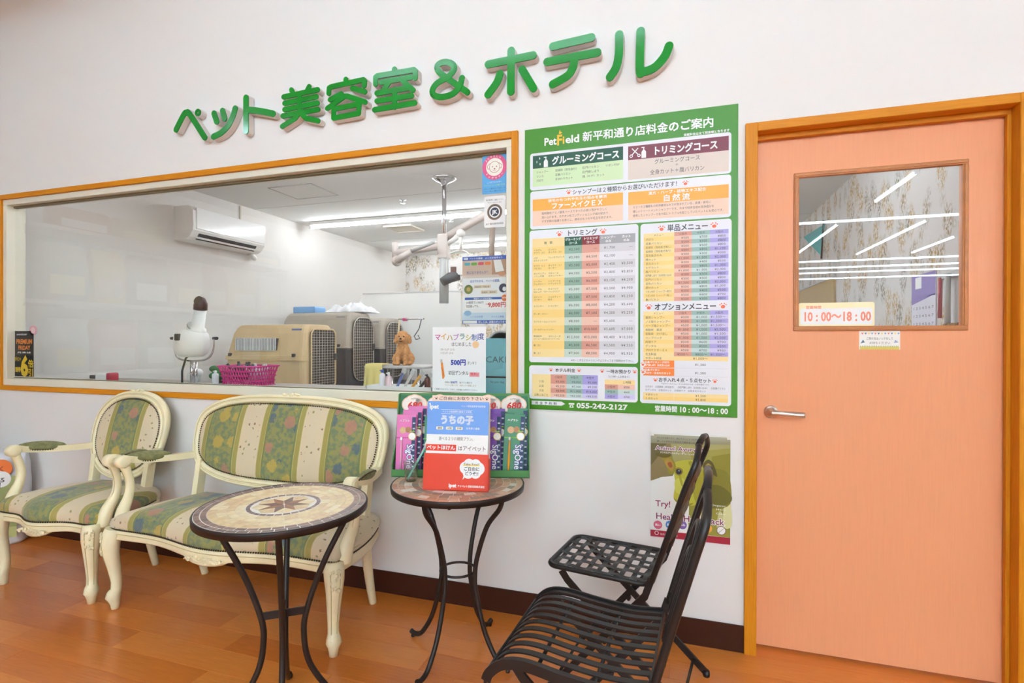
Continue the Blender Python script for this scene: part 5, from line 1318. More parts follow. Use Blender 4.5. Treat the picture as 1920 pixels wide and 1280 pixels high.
pr.text('次回から', 0.062, h_ - 0.256, 0.009, K_, 2); pr.text('500円', 0.092, h_ - 0.257, 0.013, bl2, 2, 'l', 0.03); pr.text('歯ブラシ預かり', 0.135, h_ - 0.256, 0.009, K_, 2); pr.text('ペット１頭につき　名前入りで保管します', 0.062, h_ - 0.269, 0.009, ink('pen_ochre', 190, 150, 60), 2, 'l', 0, 0.155)
pr.text('ご希望の方はスタッフまで、お気軽にお声がけください。', 0.010, h_ - 0.288, 0.008, K_, 2, 'l', 0, 0.22); done(t, pr)
# ================================================================ toothbrush display on the wall-side table
TT = HT2
disp = thing('counter_display', 'green cardboard toothbrush counter display on the wall-side table', 'display', (-0.807, -0.275, TT), math.atan2(0.15, 0.513))
M_card = mat('display_green', rgb(74, 132, 70), 0.5); M_cardd = mat('display_inside', rgb(46, 96, 60), 0.55)
MB().rbox((-0.268, 0.0, 0.0), (0.268, 0.115, 0.004), 0.001).build('tray_floor', M_cardd, disp)
MB().rbox((-0.268, 0.0, 0.004), (0.268, 0.004, 0.030), 0.001).build('front_lip', M_card, disp)
for s in (-1, 1):
    MB().prism([(0.0, 0.0), (0.115, 0.0), (0.128, 0.312), (0.118, 0.312), (0.06, 0.12), (0.0, 0.05)], s * 0.268 - 0.002, s * 0.268 + 0.002, 'x').build('side_panel', M_card, disp)
MB().prism([(0.112, 0.0), (0.116, 0.0), (0.132, 0.316), (0.128, 0.316)], -0.268, 0.268, 'x').build('back_panel', M_card, disp)
hp = Print()
M_bub = ink('bubble', 252, 240, 228); M_bub2 = ink('bubble_edge', 244, 196, 168)
hp.rect(-0.262, 0.236, 0.262, 0.306, ink('header_green', 44, 120, 84), 1)
for x in (-0.205, -0.10, 0.10, 0.205):
    for k, (m, g_) in enumerate(((M_bub2, 0.004), (M_bub, 0.0))):
        for dx_, dz_, r_ in ((-0.024, 0, 0.026), (0.024, 0, 0.026), (0, 0.012, 0.026), (0, -0.008, 0.026), (-0.012, 0.008, 0.026), (0.012, 0.008, 0.026)):
            hp.disc(x + dx_, 0.270 + dz_, r_ + g_, m, 2 + k * 0.5 + 0.05 * (dx_ * 50 + dz_ * 77 + 3), 18)
    hp.text('680', x, 0.254, 0.036, RED_, 6, 'c', 0.035, 0.060, shear=0.15); hp.text('円', x + 0.034, 0.254, 0.012, RED_, 6, 'c', 0.02); hp.text('ハブラシ', x, 0.289, 0.009, K_, 6, 'c', 0.02, 0.03)
o = hp.build('header_print', disp, (0, 0.1115, 0), (math.pi / 2 - math.atan2(0.016, 0.316), 0, 0))
def pack(name, label, x, y, w_, h_, col, dark, brush, group, tilt=0.0, tube=False, logo=True):
    t = thing(name, label, 'package', (0, 0, 0), 0, group)
    Mx = disp.matrix_basis @ Matrix.Translation((x, y, 0.0045)) @ Matrix.Rotation(R(-9), 4, 'X') @ Matrix.Rotation(tilt, 4, 'Y')
    t.matrix_basis = Mx
    MB().rbox((-w_ / 2, 0, 0), (w_ / 2, 0.003, h_), 0.0008).build('card', mat('pack_%d_%d_%d' % col, rgb(*col), 0.35), t)
    MB().rbox((-w_ / 2, 0.0006, 0), (w_ / 2, 0.0034, 0.0), 0.0) if False else None
    pr = Print()
    pr.rect(w_ * 0.28, 0.004, w_ * 0.48, h_ - 0.01, ink('pack_navy', 36, 52, 92), 1)
    for i in range(9): pr.rect(w_ * 0.32, h_ * (0.12 + 0.09 * i), w_ * 0.44, h_ * (0.12 + 0.09 * i) + 0.006, ink('pack_lines', 190, 196, 206), 2)
    pr.rect(-w_ * 0.5, h_ * 0.60, w_ * 0.26, h_ * 0.62, dark, 1)
    pr.disc(-w_ * 0.18, h_ * 0.735, w_ * 0.17, ink('pack_fur_a', 214, 170, 124), 2, 14); pr.disc(w_ * 0.10, h_ * 0.745, w_ * 0.15, ink('pack_fur_b', 176, 122, 78), 2, 14)
    pr.disc(w_ * 0.30, h_ * 0.635, w_ * 0.19, W_, 4, 18); pr.ring(w_ * 0.30, h_ * 0.635, w_ * 0.17, w_ * 0.20, ink('pack_gold', 226, 190, 90), 5, 18)
    pr.poly([(w_ * 0.14, h_ * 0.71), (w_ * 0.22, h_ * 0.735), (w_ * 0.30, h_ * 0.72), (w_ * 0.38, h_ * 0.735), (w_ * 0.46, h_ * 0.71)], ink('pack_lime', 170, 204, 70), 5)
    pr.text('ハブラシ', -w_ * 0.1, h_ * 0.88, w_ * 0.13, W_, 3, 'c', 0.02)
    if logo:
        pr.text('SigOne', w_ * 0.06, h_ * 0.50, w_ * 0.42, ink('logo_edge', 60, 70, 150), 3, 'l', 0.07, h_ * 0.40, rot=-math.pi / 2)
        pr.text('SigOne', w_ * 0.06, h_ * 0.50, w_ * 0.42, W_, 4, 'l', 0.015, h_ * 0.40, rot=-math.pi / 2)
    pr.build('print', t, (0, -0.0002, 0), UP)
    MB().tube([(0, 0.0010, h_ + 0.004), (0, 0.0020, h_ - 0.002)], 0.004, 10).build('hang_tab', W_, t) if False else None
    if brush:
        b = MB().tube([(-w_ * 0.22, -0.004, h_ * 0.07), (-w_ * 0.22, -0.0055, h_ * 0.25), (-w_ * 0.22, -0.0045, h_ * 0.45), (-w_ * 0.22, -0.004, h_ * 0.58)], [0.0042, 0.0048, 0.0035, 0.0022], 8)
        bo = b.build('toothbrush', brush, t)
        MB().rbox((-w_ * 0.22 - 0.004, -0.010, h_ * 0.57), (-w_ * 0.22 + 0.004, -0.003, h_ * 0.62), 0.001).build('bristles', W_, bo)
    if tube:
        b = MB().tube([(-w_ * 0.12, -0.007, 0.014), (-w_ * 0.12, -0.008, 0.10), (-w_ * 0.12, -0.005, 0.135)], [0.008, 0.014, 0.016], 12); b.build('paste_tube', mat('paste_white', rgb(236, 236, 232), 0.3), t)
        MB().lathe([(0.007, 0), (0.007, 0.012)], 10, c=(-w_ * 0.12, -0.007, 0.004)).build('paste_cap', mat('paste_cap_green', rgb(60, 150, 96), 0.4), t)
    return t
br_pink, br_org = mat('brush_pink', rgb(240, 170, 196), 0.3), mat('brush_orange_handle', rgb(242, 156, 44), 0.3)
PKd, GRd, PUd = ink('pack_pinkdark', 196, 60, 132), ink('pack_lime2', 122, 190, 74), ink('pack_purpledark', 84, 32, 130)
pack('toothbrush_pack', 'front pink toothbrush pack in the display', -0.222, 0.022, 0.078, 0.235, (222, 104, 170), PKd, br_pink, 'pink toothbrush packs')
pack('toothbrush_pack', 'second pink toothbrush pack, behind the front one', -0.205, 0.050, 0.078, 0.250, (222, 104, 170), PKd, None, 'pink toothbrush packs', logo=False)
pack('toothbrush_pack', 'rearmost pink toothbrush pack in the display', -0.190, 0.078, 0.078, 0.262, (222, 104, 170), PKd, None, 'pink toothbrush packs', logo=False)
pack('toothpaste_pack', 'green toothpaste pack between the pink packs and the leaflet stand', -0.112, 0.030, 0.078, 0.228, (40, 128, 84), GRd, None, None, 0, True)
pack('toothbrush_pack', 'front purple toothbrush pack in the display', 0.118, 0.020, 0.078, 0.238, (112, 52, 160), PUd, None, 'purple toothbrush packs')
pack('toothbrush_pack', 'rear purple toothbrush pack in the display', 0.132, 0.050, 0.078, 0.256, (112, 52, 160), PUd, None, 'purple toothbrush packs', logo=False)
pack('toothbrush_pack', 'front green toothbrush pack with an orange brush', 0.204, 0.021, 0.082, 0.240, (38, 124, 78), GRd, br_org, 'green toothbrush packs', R(2))
pack('toothbrush_pack', 'rear green toothbrush pack behind the orange brush pack', 0.222, 0.055, 0.082, 0.258, (38, 124, 78), GRd, None, 'green toothbrush packs', logo=False)

# leaflet stand
ls = thing('leaflet_stand', 'red and blue insurance leaflet stand in front of the toothbrush display', 'leaflet stand', (-0.7535, -0.4455, TT), math.atan2(0.041, 0.233))
LW, LH, LN = 0.1175, 0.312, R(-7)
ML = Matrix(((1, 0, 0, 0), (0, 1, 0.123, 0), (0, 0, 1, 0), (0, 0, 0, 1)))
MB().prism([(a[0], a[1]) for a in ((-LW, 0.0), (LW, 0.0), (LW, 0.128), (-LW, 0.128))], 0, 0.003, 'y', M=ML).build('front_panel', mat('stand_red', rgb(226, 62, 32), 0.4), ls)
MB().prism([(-LW, 0.0), (LW, 0.0), (LW - 0.004, LH + 0.018), (-LW + 0.012, LH + 0.018)], 0.036, 0.039, 'y', M=ML).build('back_panel', mat('stand_peach', rgb(248, 214, 194), 0.45), ls)
for s in (-1, 1): MB().box((s * LW - 0.0015, 0.0, 0.0), (s * LW + 0.0015, 0.039, 0.11), 0, ML).build('side_panel', mat('stand_red', rgb(226, 62, 32), 0.4), ls)
MB().box((-LW, 0.0, 0.0), (LW, 0.039, 0.003), 0, ML).build('bottom_panel', mat('stand_red', rgb(226, 62, 32), 0.4), ls)
for i in range(5):
    MB().box((-LW + 0.004, 0.006 + i * 0.0055, 0.003), (LW - 0.004, 0.009 + i * 0.0055, LH - 0.002 * i), 0, ML).build('leaflet', mat('leaflet_%d' % (i > 0), rgb(*((108, 156, 226) if i == 0 else (238, 238, 240))), 0.35), ls)
pr = Print()
sky = ink('leaf_blue', 108, 156, 226)
pr.rect(-LW + 0.004, 0.128, LW - 0.004, 0.196, W_, 1)
pr.text('ipet', -LW + 0.012, LH - 0.024, 0.022, W_, 2, 'l', 0.04); pr.disc(-LW + 0.013, LH - 0.007, 0.003, W_, 2, 10)
pr.text('ペット保険重要事項説明書', 0.012, LH - 0.017, 0.008, W_, 2, 'l', 0, 0.09)
pr.ring(0, 0, 0, 0, W_, 1, 3) if False else None
for s in (-1, 1): pr.line([(-0.062, 0.2775 + s * 0.007), (0.056, 0.2775 + s * 0.007)], 0.001, W_, 2)
pr.text('ペットの医療費を補償する保険', -0.003, 0.2745, 0.008, W_, 2, 'c', 0, 0.108)
for k, (m, b_) in enumerate(((W_, 0.09), (sky, 0.045), (W_, 0.0))): pr.text('うちの子', -0.003, 0.236, 0.034, m, 2 + k, 'c', b_, 0.124)
for i, s in enumerate(('通院', '入院', '手術')): pr.rect(-0.078 + i * 0.036, 0.213, -0.052 + i * 0.036, 0.224, ink('pill_cream', 246, 240, 222), 2, 0.003); pr.text(s, -0.065 + i * 0.036, 0.2155, 0.0085, TX, 3, 'c', 0.02)
pr.text('を手厚く補償', 0.032, 0.2155, 0.0085, W_, 2, 'l', 0.02, 0.05)
pr.text('選べる２つの補償プラン。', -0.068, 0.176, 0.014, TX, 2, 'l', 0, 0.135)
pr.rect(-LW + 0.004, 0.137, -0.002, 0.160, ink('leaf_red', 226, 60, 36), 2); pr.text('ペットほけん', -0.058, 0.143, 0.017, W_, 3, 'c', 0.035, 0.104); pr.text('はアイペット', 0.004, 0.141, 0.019, ink('leaf_brown', 110, 74, 62), 3, 'l', 0.01, 0.104)
pr.build('leaflet_print', ls, ML @ Vector((0, 0.0057, 0)), (math.pi / 2 + LN, 0, 0))
pr = Print()
pr.text('ご自由にお取り下さい', 0.004, LH + 0.0055, 0.0135, ink('peach_text', 100, 62, 48), 1, 'c', 0.02, 0.17); pr.paw(-0.09, LH + 0.010, 0.006, ink('peach_text', 100, 62, 48), 1); pr.paw(0.10, LH + 0.010, 0.006, ink('peach_text', 100, 62, 48), 1)
pr.build('header_print', ls, ML @ Vector((0, 0.0357, 0)), (math.pi / 2 + LN, 0, 0))
pr = Print()
for dx_, dz_, r_ in ((0, 0, 0.026), (-0.022, 0.004, 0.022), (0.024, 0.002, 0.023), (-0.010, 0.016, 0.02), (0.014, 0.015, 0.02), (-0.012, -0.014, 0.02), (0.014, -0.013, 0.02)): pr.disc(0.058 + dx_, 0.078 + dz_, r_, W_, 1 + (dx_ + dz_) * 8 + 0.5, 18)
pr.poly([(0.03, 0.058), (0.046, 0.060), (0.026, 0.040)], W_, 1)
pr.rect(0.026, 0.089, 0.086, 0.093, ink('under_yellow', 250, 214, 70), 4); pr.text('Take free!!', 0.057, 0.091, 0.011, ink('leaf_brown', 110, 74, 62), 5, 'c', 0.01, 0.058); pr.text('ご自由に', 0.058, 0.073, 0.015, TX, 5, 'c', 0.02, 0.058); pr.text('どうぞ!!', 0.058, 0.057, 0.015, TX, 5, 'c', 0.02, 0.05)
pr.text('ipet', -0.024, 0.013, 0.018, W_, 2, 'l', 0.04); pr.text('アイペット損害保険株式会社', 0.008, 0.014, 0.009, W_, 2, 'l', 0.03, 0.098)
pr.build('front_print', ls, ML @ Vector((0, -0.0003, 0)), (math.pi / 2 + LN, 0, 0))

# clear cup with two toothbrushes
cup_xy = (-0.968, -0.372)
cup = thing('clear_cup', 'small clear plastic cup on the wall-side table', 'cup', (*cup_xy, TT))
MB().lathe([(0.020, 0.0), (0.022, 0.001), (0.029, 0.078), (0.0295, 0.079), (0.028, 0.078), (0.021, 0.004), (0.0005, 0.004)], 28).build('cup_wall', pane_mat('clear_plastic', (0.97, 0.975, 0.975, 1), 1.8), cup)
for nm, c, pts, lab in (('toothbrush', (146, 222, 206), [(-0.012, -0.004, 0.006), (0.012, -0.002, 0.05), (0.045, 0.0, 0.105), (0.062, 0.0, 0.135), (0.070, 0.0, 0.150)], 'mint green toothbrush standing in the clear cup'), ('toothbrush', (240, 160, 190), [(-0.016, 0.006, 0.006), (0.006, 0.008, 0.045), (0.036, 0.010, 0.10), (0.052, 0.010, 0.13), (0.060, 0.010, 0.146)], 'pink toothbrush standing in the clear cup')):
    tb = thing(nm, lab, 'toothbrush', (*cup_xy, TT))
    MB().tube(spline(pts, 4), [0.0048 - 0.0025 * (i / 16) for i in range(17)], 8).build('handle', mat('brush_%d' % c[0], rgb(*c), 0.3), tb)
    e = Vector(pts[-1]); d_ = (Vector(pts[-1]) - Vector(pts[-2])).normalized()
    MB().rbox((-0.004, -0.0035, -0.012), (0.004, 0.0035, 0.010), 0.001, M=Matrix.Translation(e) @ Vector((0, 0, 1)).rotation_difference(d_).to_matrix().to_4x4()).build('bristles', mat('bristle_white', rgb(240, 238, 232), 0.6), tb)

# bag of cat litter behind the armchair
bag = thing('litter_bag', 'white and olive cat litter bag against the wall behind the armchair', 'bag', (-3.835, -0.225, 0), R(40))
b = MB(); vs = []; ZR = [(0.0, 0.92, 0.85), (0.02, 1, 1), (0.15, 1.0, 1.08), (0.35, 1.0, 1.05), (0.46, 0.99, 0.85), (0.50, 0.98, 0.45), (0.54, 0.97, 0.12)]
nb_ = 32
for z, sx, sy in ZR:
    for i in range(nb_):
        a = 2 * math.pi * i / nb_; ca, sa = math.cos(a), math.sin(a)
        vs.append((math.copysign(abs(ca) ** 0.35, ca) * 0.235 * sx, math.copysign(abs(sa) ** 0.5, sa) * 0.085 * sy, z + 0.012 * math.sin(a * 2 + 1) * (z > 0.5)))
fs = [(r_ * nb_ + i, r_ * nb_ + (i + 1) % nb_, (r_ + 1) * nb_ + (i + 1) % nb_, (r_ + 1) * nb_ + i) for r_ in range(len(ZR) - 1) for i in range(nb_)]
fs += [list(range(nb_))[::-1], [(len(ZR) - 1) * nb_ + i for i in range(nb_)]]
b.add(vs, fs, 0, True); b.build('bag_body', mat('bag_white', rgb(226, 226, 230), 0.3), bag)
pr = Print(step=0.0004)
pr.rect(-0.22, 0.05, 0.215, 0.40, ink('bag_olive', 150, 156, 98), 1); pr.rect(-0.22, 0.05, 0.215, 0.11, ink('bag_lime', 182, 186, 120), 2)
blk, wht = ink('cat_black', 42, 40, 44), ink('cat_white', 220, 218, 216)
pr.poly([(-0.08, 0.08), (0.10, 0.08), (0.185, 0.13), (0.19, 0.20), (0.10, 0.26), (-0.02, 0.26)], wht, 3); pr.disc(0.05, 0.25, 0.085, wht, 4, 22, 0.07)
pr.poly([(0.02, 0.28), (0.00, 0.36), (0.07, 0.31)], blk, 5); pr.poly([(0.07, 0.29), (0.145, 0.37), (0.135, 0.25), (0.085, 0.20)], blk, 5); pr.poly([(0.02, 0.30), (0.10, 0.31), (0.11, 0.24), (0.06, 0.25)], blk, 6)
pr.disc(0.055, 0.262, 0.010, ink('cat_eye', 214, 212, 170), 7, 12); pr.poly([(0.17, 0.13), (0.20, 0.17), (0.19, 0.21), (0.165, 0.17)], blk, 6)
pr.disc(0.145, 0.445, 0.052, ink('bag_orange', 236, 120, 50), 2, 24); pr.text('K', 0.145, 0.43, 0.04, ink('bag_orange_d', 176, 76, 24), 3, 'c', 0.03); pr.disc(0.145, 0.385, 0.046, W_, 3, 24); pr.text('55', 0.145, 0.368, 0.035, TX, 4, 'c', 0.03)
pr.build('print', bag, (0, -0.0935, 0), UP)
# ================================================================ grooming room
M_wplas = mat('white_plastic', rgb(238, 236, 232), 0.35); M_dark = mat('dark_plastic', rgb(44, 42, 46), 0.45); M_chrome = mat('chrome', rgb(214, 214, 218), 0.12, metal=1.0)
M_greyp = mat('grey_paint', rgb(188, 190, 188), 0.45); M_brown = mat('nozzle_brown', rgb(74, 52, 46), 0.4)
# air conditioner on the side wall
ac = thing('air_conditioner', 'white wall air conditioner high on the grooming room wall', 'air conditioner', (RX0, 1.62, 2.03))
sec = [(0.0, 0.0), (0.135, 0.0), (0.175, 0.02), (0.215, 0.075), (0.22, 0.12), (0.215, 0.24), (0.195, 0.272), (0.16, 0.285), (0.0, 0.285)]
b = MB(); L_ = 0.40
vs = [(x, -L_, z) for x, z in sec] + [(x, L_, z) for x, z in sec]; n_ = len(sec)
b.add(vs, [list(range(n_)), list(range(n_, 2 * n_))[::-1]] + [(i, (i + 1) % n_, n_ + (i + 1) % n_, n_ + i) for i in range(n_)]); b.build('body', M_wplas, ac)
MB().rbox((0.2165, -0.37, 0.088), (0.2225, 0.395, 0.268), 0.002).build('front_panel', mat('gloss_white', rgb(242, 241, 240), 0.15, coat=0.4), ac)
MB().prism([(0.168, 0.012), (0.2185, 0.076), (0.2205, 0.073), (0.171, 0.009)], -0.35, 0.33, 'y').build('louver', M_dark, ac) if False else None
MB().box((-0.001, -0.33, -0.003), (0.06, 0.31, 0.003), 0, Matrix.Translation((0.165, 0, 0.008)) @ Matrix.Rotation(R(-54), 4, 'Y')).build('air_slot', M_dark, ac)
MB().box((0.012, -0.34, -0.002), (0.030, 0.32, 0.007), 0, Matrix.Translation((0.165, 0, 0.006)) @ Matrix.Rotation(R(-54), 4, 'Y')).build('louver', M_wplas, ac)
MB().tube([(0.06, 0.36, 0.0), (0.06, 0.42, -0.03), (0.03, 0.46, -0.03)], 0.025, 10).build('drain_pipe', M_wplas, ac)
MB().box((0.0, 0.30, 0.285), (0.012, 0.315, 0.46)).build('cable_cover', mat('cable_cream', rgb(214, 206, 186), 0.5), ac)
# work counter behind the window
ct = thing('work_counter', 'grey work counter behind the window under the basket', 'counter', (-2.05, 0.45, 0))
MB().rbox((-1.95, -0.27, 0.87), (1.33, 0.17, 0.90), 0.003).build('worktop', mat('counter_grey', rgb(150, 142, 134), 0.5), ct)
for x in (-1.85, 1.25):
    for y_ in (-0.24, 0.14): MB().box((x - 0.02, y_ - 0.02, 0), (x + 0.02, y_ + 0.02, 0.87)).build('leg', M_greyp, ct)
CTZ = 0.90
# stand dryer on the counter behind the window
dr = thing('stand_dryer', 'white stand dryer with a brown nozzle cap just behind the window', 'dryer', (-2.83, 0.30, CTZ))
Mb = Matrix.Translation((-0.005, 0, 0.265))
MB().lathe([(0.02, -0.092), (0.065, -0.088), (0.095, -0.07), (0.106, -0.035), (0.105, 0.02), (0.098, 0.05), (0.080, 0.068), (0.05, 0.078)], 28, M=Mb @ Matrix.Diagonal((1, 0.85, 1, 1))).build('motor_housing', M_wplas, dr)
MB().tube([(0.03, 0, 0.295), (0.035, 0, 0.352), (0.042, 0, 0.358), (0.068, 0, 0.475)], [0.060, 0.052, 0.037, 0.033], 20).build('nozzle_neck', M_wplas, dr)
MB().tube([(0.030, 0, 0.349), (0.036, 0, 0.356)], 0.054, 20).build('neck_ring', M_greyp, dr)
MB().tube([(0.065, 0, 0.462), (0.071, -0.004, 0.495), (0.073, -0.012, 0.512), (0.074, -0.028, 0.520)], [0.038, 0.038, 0.034, 0.026], 20).build('nozzle_cap', M_brown, dr)
MB().tube(spline([(-0.145, 0, 0.288), (-0.142, 0, 0.22), (-0.11, 0, 0.165), (0.0, 0, 0.15), (0.12, 0, 0.165), (0.165, 0, 0.22), (0.170, 0, 0.288)], 5), 0.0055, 8).build('yoke', M_chrome, dr)
for x in (-0.155, 0.180): MB().tube([(x - 0.016, 0, 0.288), (x + 0.016, 0, 0.288)], 0.009, 10).build('yoke_knob', M_dark, dr)
MB().rbox((-0.030, -0.098, 0.275), (0.006, -0.070, 0.315), 0.004).build('switch_box', mat('switch_grey', rgb(86, 84, 78), 0.5), dr)
MB().tube([(0.0, 0, 0.01), (0.0, 0, 0.155)], 0.012, 10).build('stand_pole', M_chrome, dr)
MB().tube([(0.03, 0, 0.01), (0.03, 0, 0.155)], 0.008, 10).build('stand_pole', M_chrome, dr)
MB().tube([(-0.045, -0.03, 0.004), (-0.045, -0.03, 0.09), (-0.04, -0.01, 0.165), (-0.03, 0, 0.18)], 0.006, 8).build('power_cord', M_dark, dr)
MB().lathe([(0.11, 0.0), (0.11, 0.008), (0.03, 0.014)], 24).build('stand_base', M_greyp, dr)
# magenta basket with a lattice wall
bk = thing('plastic_basket', 'magenta lattice plastic basket on the counter behind the window', 'basket', (-2.545, 0.45, CTZ))
M_mag = mat('magenta_plastic', rgb(206, 34, 128), 0.4)
MB().rbox((-0.13, -0.085, 0.0), (0.13, 0.085, 0.006), 0.002).build('basket_floor', M_mag, bk)
MB().tube([(x, y_, 0.118) for x, y_ in rrect(-0.152, -0.105, 0.152, 0.105, 0.03, 4)], 0, closed=True, flat=(0.016, 0.008)).build('basket_rim', M_mag, bk)
for k in range(3): MB().tube([(x * (0.87 + 0.13 * z / 0.118), y_ * (0.84 + 0.16 * z / 0.118), z) for z in (0.03 + 0.028 * k,) for x, y_ in rrect(-0.150, -0.103, 0.150, 0.103, 0.03, 4)], 0, closed=True, flat=(0.003, 0.006)).build('basket_band', M_mag, bk)
per = rrect(-0.150, -0.103, 0.150, 0.103, 0.03, 3)
lt = MB()
def perim(u):
    tot = sum(math.dist(per[i], per[(i + 1) % len(per)]) for i in range(len(per))); d = (u % 1) * tot
    for i in range(len(per)):
        s_ = math.dist(per[i], per[(i + 1) % len(per)])
        if d <= s_: return (per[i][0] + (per[(i + 1) % len(per)][0] - per[i][0]) * d / s_, per[i][1] + (per[(i + 1) % len(per)][1] - per[i][1]) * d / s_)
        d -= s_
for i in range(44):
    for sg in (-1, 1):
        a, c = perim(i / 44), perim(i / 44 + sg * 0.05)
        lt.tube([(a[0] * 0.86, a[1] * 0.84, 0.004), (c[0], c[1], 0.116)], 0, flat=(0.005, 0.002))
lo = lt.build('basket_lattice', M_mag, bk); lo['kind'] = 'stuff'
for x, y_, z, r_, m, nm, lab in ((-0.06, 0.0, 0.075, (0.06, 0.05, 0.055), (60, 58, 60), 'brush_bundle', 'dark bundle of brushes heaped in the magenta basket'), (0.05, 0.02, 0.062, (0.06, 0.05, 0.05), (170, 168, 170), 'cloth_roll', 'grey rolled cloth heaped in the magenta basket')):
    b = MB(); random.seed(4)
    for i in range(14): b.tube([(x + random.uniform(-0.05, 0.05), y_ + random.uniform(-0.04, 0.04), 0.02), (x + random.uniform(-0.07, 0.07), y_ + random.uniform(-0.05, 0.05), z + random.uniform(0.03, 0.07))], 0.008, 6)
    b.sphere((x, y_, z - 0.01), r_, 0, 12, 8)
    tag(b.build(nm, mat('stuff_%d' % m[0], rgb(*m), 0.6), None, bk.location), lab, nm.split('_')[0])
def bottle_thing(x, y, z, h, r, body, capc, label, nm='spray_bottle'):
    t = thing(nm, label, 'bottle', (x, y, z))
    MB().lathe([(r * 0.9, 0), (r, 0.004), (r, h * 0.66), (r * 0.8, h * 0.76), (r * 0.35, h * 0.8), (r * 0.35, h * 0.84)], 16).build('bottle_body', mat('bottle_%d_%d_%d' % body, rgb(*body), 0.3), t)
    b = MB().lathe([(r * 0.45, h * 0.83), (r * 0.45, h * 0.92), (r * 0.3, h)], 12); b.rbox((-r * 0.9, -r * 0.2, h * 0.90), (r * 0.4, r * 0.2, h * 0.97), 0.001); b.build('bottle_cap', mat('cap_%d_%d_%d' % capc, rgb(*capc), 0.4), t)
    return t
bottle_thing(-2.80, 0.44, CTZ, 0.085, 0.020, (232, 232, 234), (236, 236, 238), 'small white pump bottle beside the magenta basket')
gc = MB(); random.seed(8)
gc.sphere((0, 0, 0.05), (0.075, 0.05, 0.05), 0, 20, 14)
for i in range(8): gc.sphere((random.uniform(-0.05, 0.06), random.uniform(-0.04, 0.02), random.uniform(0.03, 0.09)), (0.035, 0.03, 0.022), 0, 12, 8)
tag(gc.build('green_cloth', mat('green_cloth', rgb(42, 122, 62), 0.8), None, (-2.84, 0.53, CTZ)), 'crumpled green cloth between the dryer and the magenta basket', 'cloth')
wb_ = MB(); wb_.sphere((0, 0, 0.04), (0.05, 0.04, 0.045), 0, 16, 10); wb_.sphere((0.03, 0, 0.06), (0.03, 0.03, 0.03), 0, 12, 8); wb_.sphere((-0.03, 0.01, 0.03), (0.04, 0.03, 0.03), 0, 12, 8)
tag(wb_.build('white_towel', mat('towel_white', rgb(226, 226, 228), 0.9), None, (-3.04, 0.50, CTZ)), 'folded white towel behind the small pump bottle', 'towel')
# red and white trimmer bottle on the counter
bb_ = thing('clipper_case', 'white and red clipper with a black head low behind the glass', 'clipper', (-3.72, 0.35, CTZ))
MB().rbox((0.02, -0.03, 0.0), (0.135, 0.03, 0.052), 0.014, seg=3).build('clipper_body', M_wplas, bb_); MB().rbox((0.125, -0.032, 0.0), (0.16, 0.032, 0.06), 0.01, seg=2).build('clipper_end', mat('clipper_red', rgb(176, 36, 60), 0.35), bb_); MB().rbox((-0.05, -0.018, 0.018), (0.03, 0.018, 0.040), 0.004).build('clipper_head', M_dark, bb_)
